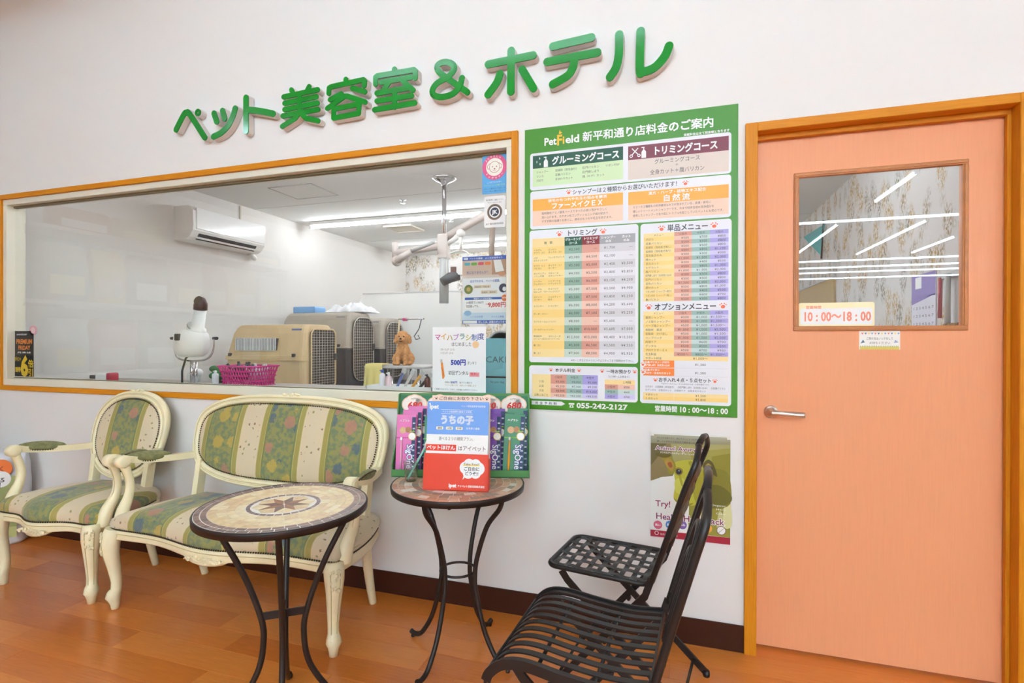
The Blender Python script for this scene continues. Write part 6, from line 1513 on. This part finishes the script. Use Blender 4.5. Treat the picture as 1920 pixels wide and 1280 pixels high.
# kennels
M_beige = mat('kennel_beige', rgb(204, 176, 134), 0.5, var=0.04, vscale=10); M_kgrey = mat('kennel_grey', rgb(176, 166, 152), 0.5, var=0.04, vscale=10); M_kdark = mat('kennel_dark', rgb(62, 60, 62), 0.5); M_wire = mat('kennel_wire', rgb(198, 194, 186), 0.3, metal=0.8)
def kennel(label, x1, y0, z0, L_, W_k, H_, up_m, lo_m, arch):
    """Kennel with its wire door facing +x."""
    t = thing('pet_kennel', label, 'kennel', (x1, y0, z0), 0, 'plastic pet kennels')
    def shell(name, zs, m, ins):
        b = MB(); vs = []
        for z, k in zs:
            for x, y_ in rrect(-L_ + k, k, -k * 0.3, W_k - k, 0.05, 4): vs.append((x, y_, z))
        nn = 20
        nn = len(rrect(0, 0, 1, 1, 0.05, 4))
        # leave the door end open: build the side as a band, skipping nothing (the door sits proud)
        fs = [(r_ * nn + i, r_ * nn + (i + 1) % nn, (r_ + 1) * nn + (i + 1) % nn, (r_ + 1) * nn + i) for r_ in range(len(zs) - 1) for i in range(nn)]
        fs += [[(len(zs) - 1) * nn + i for i in range(nn)], list(range(nn))[::-1]]
        b.add(vs, fs, 0, False); return b.build(name, m, t)
    Hm = H_ * 0.52
    shell('lower_shell', [(0, 0.02), (0.02, 0.004), (Hm - 0.02, 0.0), (Hm - 0.018, -0.012), (Hm, -0.012)], lo_m, 0)
    shell('upper_shell', [(Hm, -0.012), (Hm + 0.02, -0.012), (Hm + 0.022, 0.0), (H_ - 0.08, 0.035), (H_ - 0.03, 0.055), (H_ - 0.005, 0.075), (H_, 0.10)], up_m, 0)
    # dark doorway and wire door on the +x end
    dw0, dw1, dz0, dz1 = W_k * 0.14, W_k * 0.86, H_ * 0.08, H_ * 0.93
    ol = rrect(dw0, dz0, dw1, dz1, 0.12 if arch else 0.05, 6)
    MB().prism(ol, 0.006, 0.010, 'x').build('doorway_shade', mat('kennel_inside_shade', rgb(70, 58, 48), 0.8), t)  # solid dark panel stands in for the shade inside the closed shell
    fr_ = MB().tube([(0.020, y_, z) for y_, z in ol], 0.007 if not arch else 0.005, 8, closed=True); fro = fr_.build('door_frame', M_wire if arch else M_beige, t)
    def inside(y_, z):
        r_ = 0.12 if arch else 0.05
        cy_ = min(max(y_, dw0 + r_), dw1 - r_); cz_ = min(max(z, dz0 + r_), dz1 - r_)
        return (y_ - cy_) ** 2 + (z - cz_) ** 2 <= r_ * r_ + 1e-9
    nv = 9 if not arch else 10; nh = 22
    for i in range(1, nv):
        y_ = dw0 + (dw1 - dw0) * i / nv; zz = [dz0 + (dz1 - dz0) * k / 60 for k in range(61) if inside(y_, dz0 + (dz1 - dz0) * k / 60)]
        MB().tube([(0.018, y_, min(zz)), (0.018, y_, max(zz))], 0.0022, 5).build('door_wire', M_wire, fro)
    for i in range(1, nh):
        z = dz0 + (dz1 - dz0) * i / nh; yy = [dw0 + (dw1 - dw0) * k / 40 for k in range(41) if inside(dw0 + (dw1 - dw0) * k / 40, z)]
        MB().tube([(0.021, min(yy), z), (0.021, max(yy), z)], 0.0018, 5).build('door_wire', M_wire, fro)
    MB().rbox((0.018, dw1 - 0.03, H_ * 0.48), (0.034, dw1 + 0.01, H_ * 0.58), 0.004).build('door_latch', M_kdark, t)
    # barred vent on the long side
    vx0, vx1, vz0, vz1 = -L_ * 0.86, -L_ * 0.34, H_ * 0.63, H_ * 0.80
    yk = 0.010
    MB().box((vx0, yk - 0.012, vz0), (vx1, yk + 0.02, vz1)).build('vent_shade_panel', mat('vent_shade', rgb(72, 72, 78), 0.8), t)  # dark box painted as the shaded inside behind the bars
    for i in range(27):
        x = vx0 + (vx1 - vx0) * (i + 0.5) / 27
        MB().box((x - 0.003, yk - 0.018, vz0 - 0.004), (x + 0.003, yk - 0.010, vz1 + 0.004)).build('vent_bar', M_wplas, t)
    for x in (-L_ * 0.92, -0.10): MB().rbox((x - 0.014, -0.022, Hm + 0.012), (x + 0.014, 0.0, Hm + 0.04), 0.003).build('shell_clip', M_kdark, t)
    MB().rbox((-L_ * 0.2, -0.004 + 0.05, H_ * 0.90), (-L_ * 0.08, 0.07, H_ * 0.94), 0.002).build('name_badge', mat('badge_blue', rgb(96, 104, 140), 0.5), t)
    return t
kt = thing('kennel_table', 'low grey table carrying the beige kennel', 'table', (-3.4, 1.75, 0))
MB().rbox((-0.62, -0.30, 0.68), (0.55, 0.20, 0.71), 0.003).build('tabletop', M_greyp, kt)
for x in (-0.55, 0.48):
    for y_ in (-0.25, 0.15): MB().box((x - 0.02, y_ - 0.02, 0), (x + 0.02, y_ + 0.02, 0.68)).build('leg', M_greyp, kt)
kennel('beige kennel with a rectangular wire door, nearest behind the glass', -2.965, 1.47, 0.712, 0.84, 0.45, 0.600, M_beige, M_beige, False)
k2 = thing('kennel_stand', 'dark low stand carrying the two grey kennels', 'stand', (-3.55, 2.8, 0))
MB().rbox((-0.5, -0.52, 0.0), (0.62, 0.68, 0.70), 0.01).build('stand_body', M_kdark, k2)
kennel('grey kennel with an arched wire door behind the beige one', -3.14, 2.32, 0.702, 0.86, 0.50, 0.76, M_kgrey, M_kdark, True)
kennel('farther grey kennel with an arched wire door beside the poodle', -3.14, 2.95, 0.702, 0.86, 0.50, 0.73, M_kgrey, M_kdark, True)
from mathutils import noise as mnoise
tw = MB(); vs = []; NX, NY = 44, 30
for j in range(NY + 1):
    for i in range(NX + 1):
        u, v_ = i / NX * 2 - 1, j / NY * 2 - 1
        e_ = max(0.0, 1 - (u * u) ** 1.5) * max(0.0, 1 - (v_ * v_) ** 1.5)
        n_ = mnoise.fractal(Vector((u * 3.2, v_ * 2.4, 1.7)), 0.8, 2.2, 4)
        vs.append((u * 0.23 + 0.012 * n_, v_ * 0.17 + 0.012 * mnoise.noise(Vector((u * 5, v_ * 5, 4))), 0.002 + 0.10 * e_ ** 0.5 * (0.75 + 0.55 * n_)))
f_ = [(j * (NX + 1) + i, j * (NX + 1) + i + 1, (j + 1) * (NX + 1) + i + 1, (j + 1) * (NX + 1) + i) for j in range(NY) for i in range(NX)]
tw.add(vs, f_, 0, True)
tag(tw.build('towel_pile', mat('towel_white', rgb(226, 226, 228), 0.9), None, (-3.36, 2.72, 1.472)), 'heap of crumpled white towels on the grey kennels', 'towels')
tag(MB().rbox((-0.14, -0.09, 0), (0.14, 0.09, 0.07), 0.012, seg=2).build('blue_pad_pack', mat('pad_blue', rgb(120, 168, 218), 0.4), None, (-3.80, 2.57, 1.464)), 'light blue pack of pads lying on the grey kennel', 'pack')
# white partition panel
pt = thing('partition_panel', 'plain white half-height partition behind the poodle', 'partition', (-3.2, 3.62, 0))
MB().prism([(-0.80, 0.0), (0.72, 0.0), (0.72, 1.76), (-0.62, 1.76), (-0.80, 1.45)], 0, 0.03, 'y').build('panel', mat('panel_white', rgb(222, 220, 216), 0.5), pt)
MB().prism([(-0.63, 1.76), (0.73, 1.76), (0.73, 1.775), (-0.63, 1.775)], -0.006, 0.036, 'y').build('top_edge', M_greyp, pt)
# grooming table with an arm and the poodle
gt = thing('grooming_table', 'grey topped grooming table with the poodle sitting on it', 'table', (-2.455, 2.22, 0))
GZ = 0.945
MB().rbox((-0.29, -0.22, GZ - 0.022), (0.30, 0.22, GZ), 0.006).build('tabletop', mat('table_rubber', rgb(176, 174, 172), 0.5), gt)
for x in (-0.02, 0.24):
    for y_ in (-0.17, 0.17): MB().tube([(x, y_, 0.0), (x, y_, GZ - 0.02)], 0.012, 8).build('leg', M_chrome, gt)
MB().tube([(-0.02, -0.17, 0.30), (0.24, -0.17, 0.30)], 0.008, 8).build('leg_brace', M_chrome, gt)
ga = thing('grooming_noose_stand', 'thin grooming arm with a hanging noose clamped to the grooming table', 'noose stand', (-2.455, 2.22, 0))
MB().tube([(-0.19, 0.18, GZ), (-0.15, 0.18, GZ + 0.45)], 0.010, 8).build('arm_post', mat('arm_cream', rgb(214, 200, 164), 0.4), ga)
MB().tube([(-0.16, 0.18, GZ + 0.44), (0.18, 0.05, GZ + 0.435)], 0.008, 8).build('arm_bar', M_chrome, ga)
MB().tube([(0.15, 0.06, GZ + 0.43), (0.13, 0.05, GZ + 0.34), (0.09, 0.03, GZ + 0.27), (0.11, 0.03, GZ + 0.24), (0.15, 0.03, GZ + 0.25), (0.13, 0.03, GZ + 0.28)], 0.005, 6).build('grooming_noose', M_dark, ga)
MB().rbox((-0.10, 0.14, GZ + 0.42), (-0.05, 0.17, GZ + 0.45), 0.006).build('noose_clip', mat('clip_pink', rgb(206, 60, 120), 0.4), ga)
# toy poodle sitting, facing the window
dog = thing('poodle', 'apricot toy poodle sitting on the grooming table', 'dog', (-2.455, 2.20, GZ + 0.004), R(18))
d_ = MB()
S_ = lambda c, r: d_.ico(c, r, 0, 3)
S_((0, 0.04, 0.085), (0.072, 0.075, 0.085)); S_((0, 0.015, 0.13), (0.062, 0.062, 0.075)); S_((0, 0.0, 0.165), (0.055, 0.05, 0.05))
S_((0, -0.01, 0.205), (0.042, 0.042, 0.045)); S_((0, -0.02, 0.252), (0.052, 0.055, 0.050)); S_((0, -0.015, 0.283), (0.046, 0.048, 0.034))
S_((0, -0.072, 0.236), (0.030, 0.036, 0.026)); S_((0, -0.060, 0.226), (0.028, 0.028, 0.020))
for s in (-1, 1):
    S_((s * 0.056, -0.005, 0.245), (0.022, 0.030, 0.042)); S_((s * 0.064, 0.0, 0.222), (0.020, 0.026, 0.028))
    S_((s * 0.034, -0.045, 0.115), (0.024, 0.024, 0.055)); S_((s * 0.034, -0.055, 0.055), (0.022, 0.022, 0.055)); S_((s * 0.034, -0.066, 0.014), (0.023, 0.030, 0.016))
    S_((s * 0.066, 0.03, 0.055), (0.036, 0.062, 0.055)); S_((s * 0.070, -0.03, 0.016), (0.024, 0.042, 0.018))
S_((0, 0.115, 0.06), (0.022, 0.03, 0.022)); S_((0, 0.14, 0.085), (0.022, 0.022, 0.03))
M_fur = mat('poodle_fur', rgb(198, 142, 92), 0.95, spec=0.1, var=0.18, vscale=60, bump=0.9, bscale=140)
body = d_.build('body', M_fur, dog, fix=False)
rm = body.modifiers.new('remesh', 'REMESH'); rm.mode = 'VOXEL'; rm.voxel_size = 0.006; rm.use_smooth_shade = True
tx = bpy.data.textures.new('curl', 'CLOUDS'); tx.noise_scale = 0.016; tx.noise_depth = 1
dm = body.modifiers.new('curl', 'DISPLACE'); dm.texture = tx; dm.strength = 0.014; dm.mid_level = 0.5
M_eye = mat('dog_eye', rgb(24, 18, 16), 0.15)
for s in (-1, 1): MB().sphere((s * 0.020, -0.070, 0.262), 0.0075, 0, 12, 8).build('eye', M_eye, dog)
MB().sphere((0, -0.110, 0.244), (0.011, 0.008, 0.009), 0, 12, 8).build('nose', M_eye, dog)
MB().tube([(-0.014, -0.098, 0.222), (0, -0.104, 0.218), (0.014, -0.098, 0.222)], 0.003, 6).build('mouth', M_eye, dog)
# yellow towel hanging from the table edge
yt = MB(); vs = []
for j in range(9):
    for i in range(13):
        u, v_ = i / 12 - 0.5, j / 8
        w2 = max(0.0, v_ - 0.25) / 0.75
        vs.append((u * (0.16 + 0.05 * v_), 0.10 - 0.135 * min(1, v_ / 0.25) - 0.02 * w2 + 0.018 * math.sin(i * 1.3) * w2, 0.009 - 0.27 * w2 ** 1.1))
f_ = [(j * 13 + i, j * 13 + i + 1, (j + 1) * 13 + i + 1, (j + 1) * 13 + i) for j in range(8) for i in range(12)]
yt.add(vs, f_, 0, True); yo = yt.build('yellow_towel', mat('towel_yellow', rgb(222, 204, 128), 0.9), None, (-2.63, 2.02, GZ)); so = yo.modifiers.new('thickness', 'SOLIDIFY'); so.thickness = 0.012
tag(yo, 'pale yellow towel draped over the grooming table edge', 'towel')
# jars and tools near the glass below the poodle
random.seed(15)
tray = thing('tool_tray', 'white tool tray with brushes and bottles behind the settee back', 'tray', (-1.44, 0.42, CTZ))
MB().rbox((-0.20, -0.07, 0.0), (0.20, 0.07, 0.010), 0.004).build('tray_floor', M_wplas, tray)
for a, b_ in (((-0.20, -0.07), (0.20, -0.066)), ((-0.20, 0.066), (0.20, 0.07)), ((-0.20, -0.07), (-0.196, 0.07)), ((0.196, -0.07), (0.20, 0.07))): MB().box((a[0], a[1], 0.0), (b_[0], b_[1], 0.03)).build('tray_side', M_wplas, tray)
for x, h, c, k, lab in ((-0.14, 0.105, (228, 226, 230), (60, 90, 170), 'white bottle with a blue cap in the tool tray'), (-0.10, 0.09, (230, 200, 206), (220, 220, 224), 'pale pink bottle in the tool tray'), (0.14, 0.085, (90, 44, 40), (30, 28, 30), 'dark brown bottle in the tool tray')):
    bottle_thing(-1.44 + x, 0.42, CTZ + 0.010, h, 0.017, c, k, lab)
for i, (c, lab) in enumerate((((96, 110, 160), 'blue handled comb leaning in the tool tray'), ((190, 186, 184), 'steel comb leaning in the tool tray'), ((206, 150, 60), 'ochre handled brush leaning in the tool tray'), ((60, 56, 58), 'black handled brush leaning in the tool tray'))):
    x = -0.05 + i * 0.045
    tl = thing('grooming_tool', lab, 'tool', (-1.44 + x, 0.42, CTZ + 0.011))
    MB().rbox((-0.008, -0.004, 0.0), (0.008, 0.004, 0.10), 0.003, M=Matrix.Rotation(R(25 + i * 6), 4, 'Y')).build('tool_handle', mat('tool_%d' % c[0], rgb(*c), 0.4), tl)
    MB().rbox((-0.012, -0.006, 0.095), (0.012, 0.006, 0.125), 0.003, M=Matrix.Rotation(R(25 + i * 6), 4, 'Y')).build('tool_head', M_greyp, tl)
# ceiling-mounted dryer arm
fa_ = thing('ceiling_dryer_boom', 'chrome pole with white jointed arms hanging from the grooming room ceiling', 'dryer arm', (-1.82, 1.74, ROOM_CEIL))
MB().lathe([(0.10, 0.0), (0.098, -0.012), (0.06, -0.030), (0.028, -0.045), (0.022, -0.06)], 28).build('ceiling_flange', M_chrome, fa_)
MB().tube([(0, 0, -0.05), (0, 0, -0.60)], 0.017, 14).build('pole', M_chrome, fa_)
M_arm = mat('arm_white', rgb(214, 204, 198), 0.4)
MB().rbox((-0.045, -0.04, -0.66), (0.045, 0.04, -0.46), 0.008).build('pole_clamp', M_arm, fa_)
MB().tube([(0, 0, -0.60), (0, 0, -1.02)], 0.038, 16).build('lower_column', mat('column_grey', rgb(190, 192, 190), 0.45), fa_)
MB().tube([(-0.03, 0.0, -0.55), (-0.42, -0.05, -0.60)], [0.034, 0.028], 12).build('upper_arm', M_arm, fa_)
MB().tube([(-0.42, -0.05, -0.51), (-0.42, -0.05, -0.64)], 0.026, 12).build('elbow', M_arm, fa_)
MB().sphere((-0.405, -0.05, -0.665), 0.044, 0, 16, 10).build('elbow_joint', M_arm, fa_)
MB().tube([(-0.40, -0.06, -0.665), (-0.24, -0.10, -0.60)], [0.034, 0.024], 12).build('forearm', M_arm, fa_); MB().tube([(-0.24, -0.10, -0.60), (-0.03, -0.12, -0.54)], 0.016, 10).build('forearm_rod', M_greyp, fa_)
MB().tube([(0.03, 0.0, -0.48), (0.35, 0.04, -0.31), (0.8, 0.08, -0.12)], [0.034, 0.034, 0.034], 12).build('upper_arm', M_arm, fa_)
MB().tube([(0.04, -0.02, -0.54), (0.10, -0.02, -0.51), (0.15, -0.02, -0.47)], [0.018, 0.022, 0.024], 12).build('side_arm', M_wplas, fa_); MB().sphere((0.155, -0.02, -0.465), 0.036, 0, 16, 10).build('side_joint', M_wplas, fa_)
MB().tube([(0.155, -0.02, -0.49), (0.155, -0.02, -0.60)], [0.016, 0.013], 10).build('hanger_stem', M_wplas, fa_)
MB().tube(spline([(0.035, -0.02, -0.80), (0.033, -0.02, -0.66), (0.05, -0.02, -0.625), (0.155, -0.02, -0.60), (0.225, -0.02, -0.63), (0.235, -0.02, -0.70)], 5), 0.005, 8).build('hanger_yoke', M_wplas, fa_)
MB().tube([(0.41, 0.03, -0.36), (0.40, 0.03, -0.60), (0.405, 0.03, -0.72)], [0.027, 0.024, 0.016], 12).build('hanging_tube', mat('tube_taupe', rgb(150, 136, 124), 0.4), fa_)
MB().prism([(0.07, -0.72), (0.16, -0.66), (0.26, -0.67), (0.26, -0.80), (0.07, -0.80)], -0.06, 0.04, 'y').build('control_box', M_wplas, fa_)
MB().rbox((0.085, -0.064, -0.785), (0.135, -0.058, -0.735), 0.002).build('control_screen', mat('screen_brown', rgb(110, 84, 78), 0.4), fa_)
MB().tube([(0.14, -0.02, -0.80), (0.08, -0.06, -0.82), (0.03, -0.10, -0.86)], [0.040, 0.042, 0.034], 14).build('blower_head', mat('blower_grey', rgb(88, 88, 90), 0.4), fa_)
# ceiling vent and sprinklers
vt = thing('ceiling_vent', 'square cream ventilation grille on the grooming room ceiling', 'vent', (-3.08, 3.33, ROOM_CEIL))
M_cv = mat('vent_cream', rgb(222, 216, 200), 0.5)
for a, b_ in (((-0.18, -0.17), (0.18, -0.145)), ((-0.18, 0.145), (0.18, 0.17)), ((-0.18, -0.145), (-0.155, 0.145)), ((0.155, -0.145), (0.18, 0.145))): MB().rbox((a[0], a[1], -0.018), (b_[0], b_[1], 0.0), 0.003).build('vent_frame', M_cv, vt)
for i in range(9): MB().box((-0.155, -0.004, -0.012), (0.155, 0.004, -0.002), 0, Matrix.Translation((0, -0.128 + 0.032 * i, 0)) @ Matrix.Rotation(R(30), 4, 'X')).build('vent_slat', M_cv, vt)
for x, y_, lab in ((-2.47, 2.22, 'small metal sprinkler head on the ceiling before the tube light'), (-2.35, 3.05, 'small metal sprinkler head on the ceiling beyond the tube light')):
    sp_ = thing('sprinkler', lab, 'sprinkler', (x, y_, ROOM_CEIL))
    MB().lathe([(0.03, 0.0), (0.028, -0.006), (0.008, -0.01), (0.008, -0.03)], 14).build('sprinkler_body', M_chrome, sp_); MB().lathe([(0.003, -0.029), (0.022, -0.032), (0.022, -0.035), (0.003, -0.036)], 12).build('deflector', M_chrome, sp_)
# shelf rack and teal menu card behind the flyer corner
rk = thing('product_rack', 'dark product rack behind the corner of the window', 'rack', (-0.80, 0.80, 0))
for z in (0.30, 0.62, 0.90): MB().box((-0.22, -0.10, z), (0.22, 0.14, z + 0.015)).build('rack_shelf', M_kdark, rk)
for x in (-0.21, 0.21):
    for y_ in (-0.09, 0.13): MB().box((x - 0.008, y_ - 0.008, 0), (x + 0.008, y_ + 0.008, 1.22)).build('rack_post', M_kdark, rk)
MB().tube([(-0.21, 0.02, 1.22), (-0.12, 0.02, 1.17), (-0.06, 0.02, 1.24), (0.02, 0.02, 1.17), (0.10, 0.02, 1.23), (0.21, 0.02, 1.18)], 0.004, 6).build('rack_wire', M_kdark, rk)
random.seed(31)
cc = [(116, 64, 44), (186, 150, 40), (64, 52, 44), (150, 130, 118), (150, 44, 50), (90, 84, 60), (206, 186, 160), (60, 70, 60)]
x = -0.20
for i, c in enumerate(cc):
    w_ = 0.040 + 0.012 * random.random(); h_ = 0.10 + 0.05 * random.random()
    o = thing('treat_box', ('brown', 'mustard', 'dark brown', 'grey', 'red', 'olive', 'tan', 'dark green')[i] + ' treat box on the rack behind the window corner', 'box', (-0.80 + x + w_ / 2, 0.82, 0.916), 0, 'treat boxes on the rack')
    MB().rbox((-w_ / 2, -0.05, 0), (w_ / 2, 0.05, h_), 0.002).build('carton', mat('treat_%d_%d' % (c[0], c[1]), rgb(*c), 0.5), o); MB().box((-w_ * 0.4, -0.0508, h_ * 0.3), (w_ * 0.4, -0.0502, h_ * 0.6)).build('carton_label', mat('treat_label', rgb(210, 190, 120), 0.5), o)
    x += w_ + 0.004
tm = thing('teal_menu_card', 'light blue menu card standing in the window corner behind the handwritten notice', 'card', (-0.985, 0.40, CTZ))
MB().prism([(0, 0.0), (0.19, 0.0), (0.19, 0.290), (0, 0.290)], -0.002, 0.0, 'y').build('card', mat('card_aqua', rgb(134, 204, 218), 0.5), tm)
pr = Print(); pr.text('CAKE', 0.095, 0.165, 0.045, ink('cake_grey', 96, 116, 120), 1, 'c', 0.0, 0.13); pr.rect(0.02, 0.085, 0.17, 0.094, TX, 1); pr.text('for your dog', 0.095, 0.06, 0.014, TX, 1, 'c'); pr.build('print', tm, (0, -0.0022, 0), UP)
MB().box((0.03, 0.0, 0.0), (0.16, 0.025, 0.006)).build('card_foot', M_wplas, tm)
rd = thing('round_mirror', 'round framed mirror behind the light blue menu card', 'mirror', (-0.905, 0.50, CTZ))
MB().lathe([(0.085, -0.006), (0.088, 0.0), (0.085, 0.006), (0.076, 0.006), (0.076, -0.006)], 32, M=Matrix.Translation((0, 0, 0.245)) @ Matrix.Rotation(R(90), 4, 'X')).build('mirror_frame', M_greyp, rd); MB().tube([(0, 0.01, 0.0), (0, 0.01, 0.17)], 0.008, 8).build('mirror_stem', M_greyp, rd); MB().lathe([(0.06, 0), (0.055, 0.012)], 20).build('mirror_base', M_greyp, rd)
# things on the side wall seen through the door glass
cb = thing('cork_board', 'plain tan board on the floral wall seen through the door glass', 'board', (RX1, 3.85, 1.22))
MB().rbox((-0.02, -0.76, 0.0), (0.0, 0.74, 0.52), 0.003).build('board', mat('board_tan', rgb(182, 154, 104), 0.7), cb); MB().box((-0.024, -0.77, 0.52), (0.0, 0.75, 0.535)).build('board_rail', M_greyp, cb)
cl = thing('wall_calendar', 'purple and white wall calendar on the floral wall seen through the door glass', 'calendar', (RX1, 1.36, 1.20))
MB().box((-0.006, -0.15, 0.0), (-0.001, 0.15, 0.36)).build('pages', mat('calendar_white', rgb(222, 220, 232), 0.5), cl); 
pr = Print(); pr.rect(-0.15, 0.23, 0.15, 0.36, ink('calendar_purple', 138, 122, 186), 1); pr.rect(-0.10, 0.28, -0.02, 0.345, W_, 2); pr.poly([(-0.15, 0.19), (0.15, 0.235), (0.15, 0.23), (-0.15, 0.23)], ink('calendar_purple', 138, 122, 186), 1)
for r_ in range(4): pr.text('1 2 3 4 5 6 7', -0.13, 0.16 - r_ * 0.045, 0.022, TX, 2, 'l', 0, 0.26)
pr.build('print', cl, (-0.0062, 0, 0), (math.pi / 2, 0, -math.pi / 2))
fg = thing('pennant', 'turquoise triangular pennant on the floral wall seen through the door glass', 'pennant', (RX1, 3.9, 2.02)); MB().prism([(-0.45, 0.26), (0.40, 0.30), (-0.30, 0.0)], -0.012, -0.004, 'x').build('cloth', mat('pennant_teal', rgb(84, 176, 176), 0.7), fg); MB().tube([(-0.012, -0.44, 0.30), (-0.012, -0.40, 0.15), (-0.012, -0.36, -0.05)], 0.008, 6).build('pennant_cord', M_kdark, fg)
hk = thing('tool_hooks', 'wall rail with a hanging red leash and brown brushes by the door', 'rail', (RX1, 1.02, 1.20))
MB().rbox((-0.02, -0.16, 0.30), (0.0, 0.14, 0.33), 0.003).build('rail', M_greyp, hk); MB().tube([(-0.02, 0.10, 0.31), (-0.022, 0.10, 0.10)], 0.010, 8).build('leash', mat('leash_red', rgb(172, 50, 66), 0.5), hk); MB().tube([(-0.03, 0.0, 0.32), (-0.03, 0.0, 0.02)], 0.014, 8).build('hose', M_greyp, hk)
for i in range(3): MB().rbox((-0.05, -0.13 + i * 0.05, 0.02), (-0.004, -0.095 + i * 0.05, 0.07), 0.006).build('brush', mat('brush_wood', rgb(150, 116, 70), 0.5), hk)

# ================================================================ shelf of pet food across from the window (seen mirrored in its glass)
sh_ = thing('store_shelf', 'white store shelving with pet food, mirrored faintly in the window glass', 'shelf', (-5.0, -1.85, 0))
M_shelf = mat('shelf_white', rgb(224, 224, 222), 0.4)
for z in (0.25, 0.86, 1.46, 2.06): MB().rbox((-0.22, -1.45, z), (0.25, 1.45, z + 0.035), 0.003).build('shelf_board', M_shelf, sh_)
MB().box((-0.25, -1.45, 0.0), (-0.22, 1.45, 2.35)).build('shelf_back', M_shelf, sh_)
for y_ in (-1.47, 1.45): MB().box((-0.25, y_, 0.0), (0.2, y_ + 0.02, 2.35)).build('shelf_side', M_shelf, sh_)
food = [(186, 120, 84), (214, 186, 96), (206, 206, 204), (196, 150, 140), (172, 168, 150), (210, 196, 150), (150, 120, 110), (190, 110, 100)]
names = ['brown', 'yellow', 'white', 'pink', 'grey', 'sand', 'mauve', 'red']
random.seed(40)
bag_me = {}
for tier, (z, hh) in enumerate(((0.897, 0.46), (1.497, 0.48), (2.097, 0.20))):
    y_ = -1.40; n = 0
    while True:
        w_ = 0.5 if tier == 2 else 0.30 + 0.06 * ((n + tier) % 3)
        if y_ + w_ > 1.43: break
        ci = (n * 3 + tier * 2) % 8
        t = thing('pet_food_bag', '%s pet food bag on the %s tier of the mirrored store shelf' % (names[ci], ('lower', 'middle', 'top')[tier]), 'bag', (-5.0 + 0.08, -1.85 + y_ + w_ / 2, z), 0, 'pet food bags on the store shelf')
        b = MB(); vs = []
        for zz, sx, sy in ((0, 0.9, 0.9), (0.02, 1, 1), (hh * 0.6, 1.05, 1), (hh * 0.9, 0.6, 0.98), (hh, 0.1, 0.96)):
            vs += [(a * sx, c * sy, zz) for a, c in rrect(-0.07, -w_ / 2 + 0.01, 0.07, w_ / 2 - 0.01, 0.02, 2)]
        nn = 12
        b.add(vs, [(r_ * nn + i, r_ * nn + (i + 1) % nn, (r_ + 1) * nn + (i + 1) % nn, (r_ + 1) * nn + i) for r_ in range(4) for i in range(nn)] + [list(range(nn))[::-1], [4 * nn + i for i in range(nn)]])
        b.build('bag_body', mat('food_%d' % ci, rgb(*food[ci]), 0.35), t)
        MB().rbox((0.072, -w_ * 0.36, hh * 0.12), (0.076, w_ * 0.36, hh * 0.45), 0.001).build('bag_label', mat('food_label_%d' % (n % 3), rgb(*((236, 226, 160), (240, 240, 238), (222, 190, 180))[n % 3]), 0.4), t)
        y_ += w_ + 0.02; n += 1
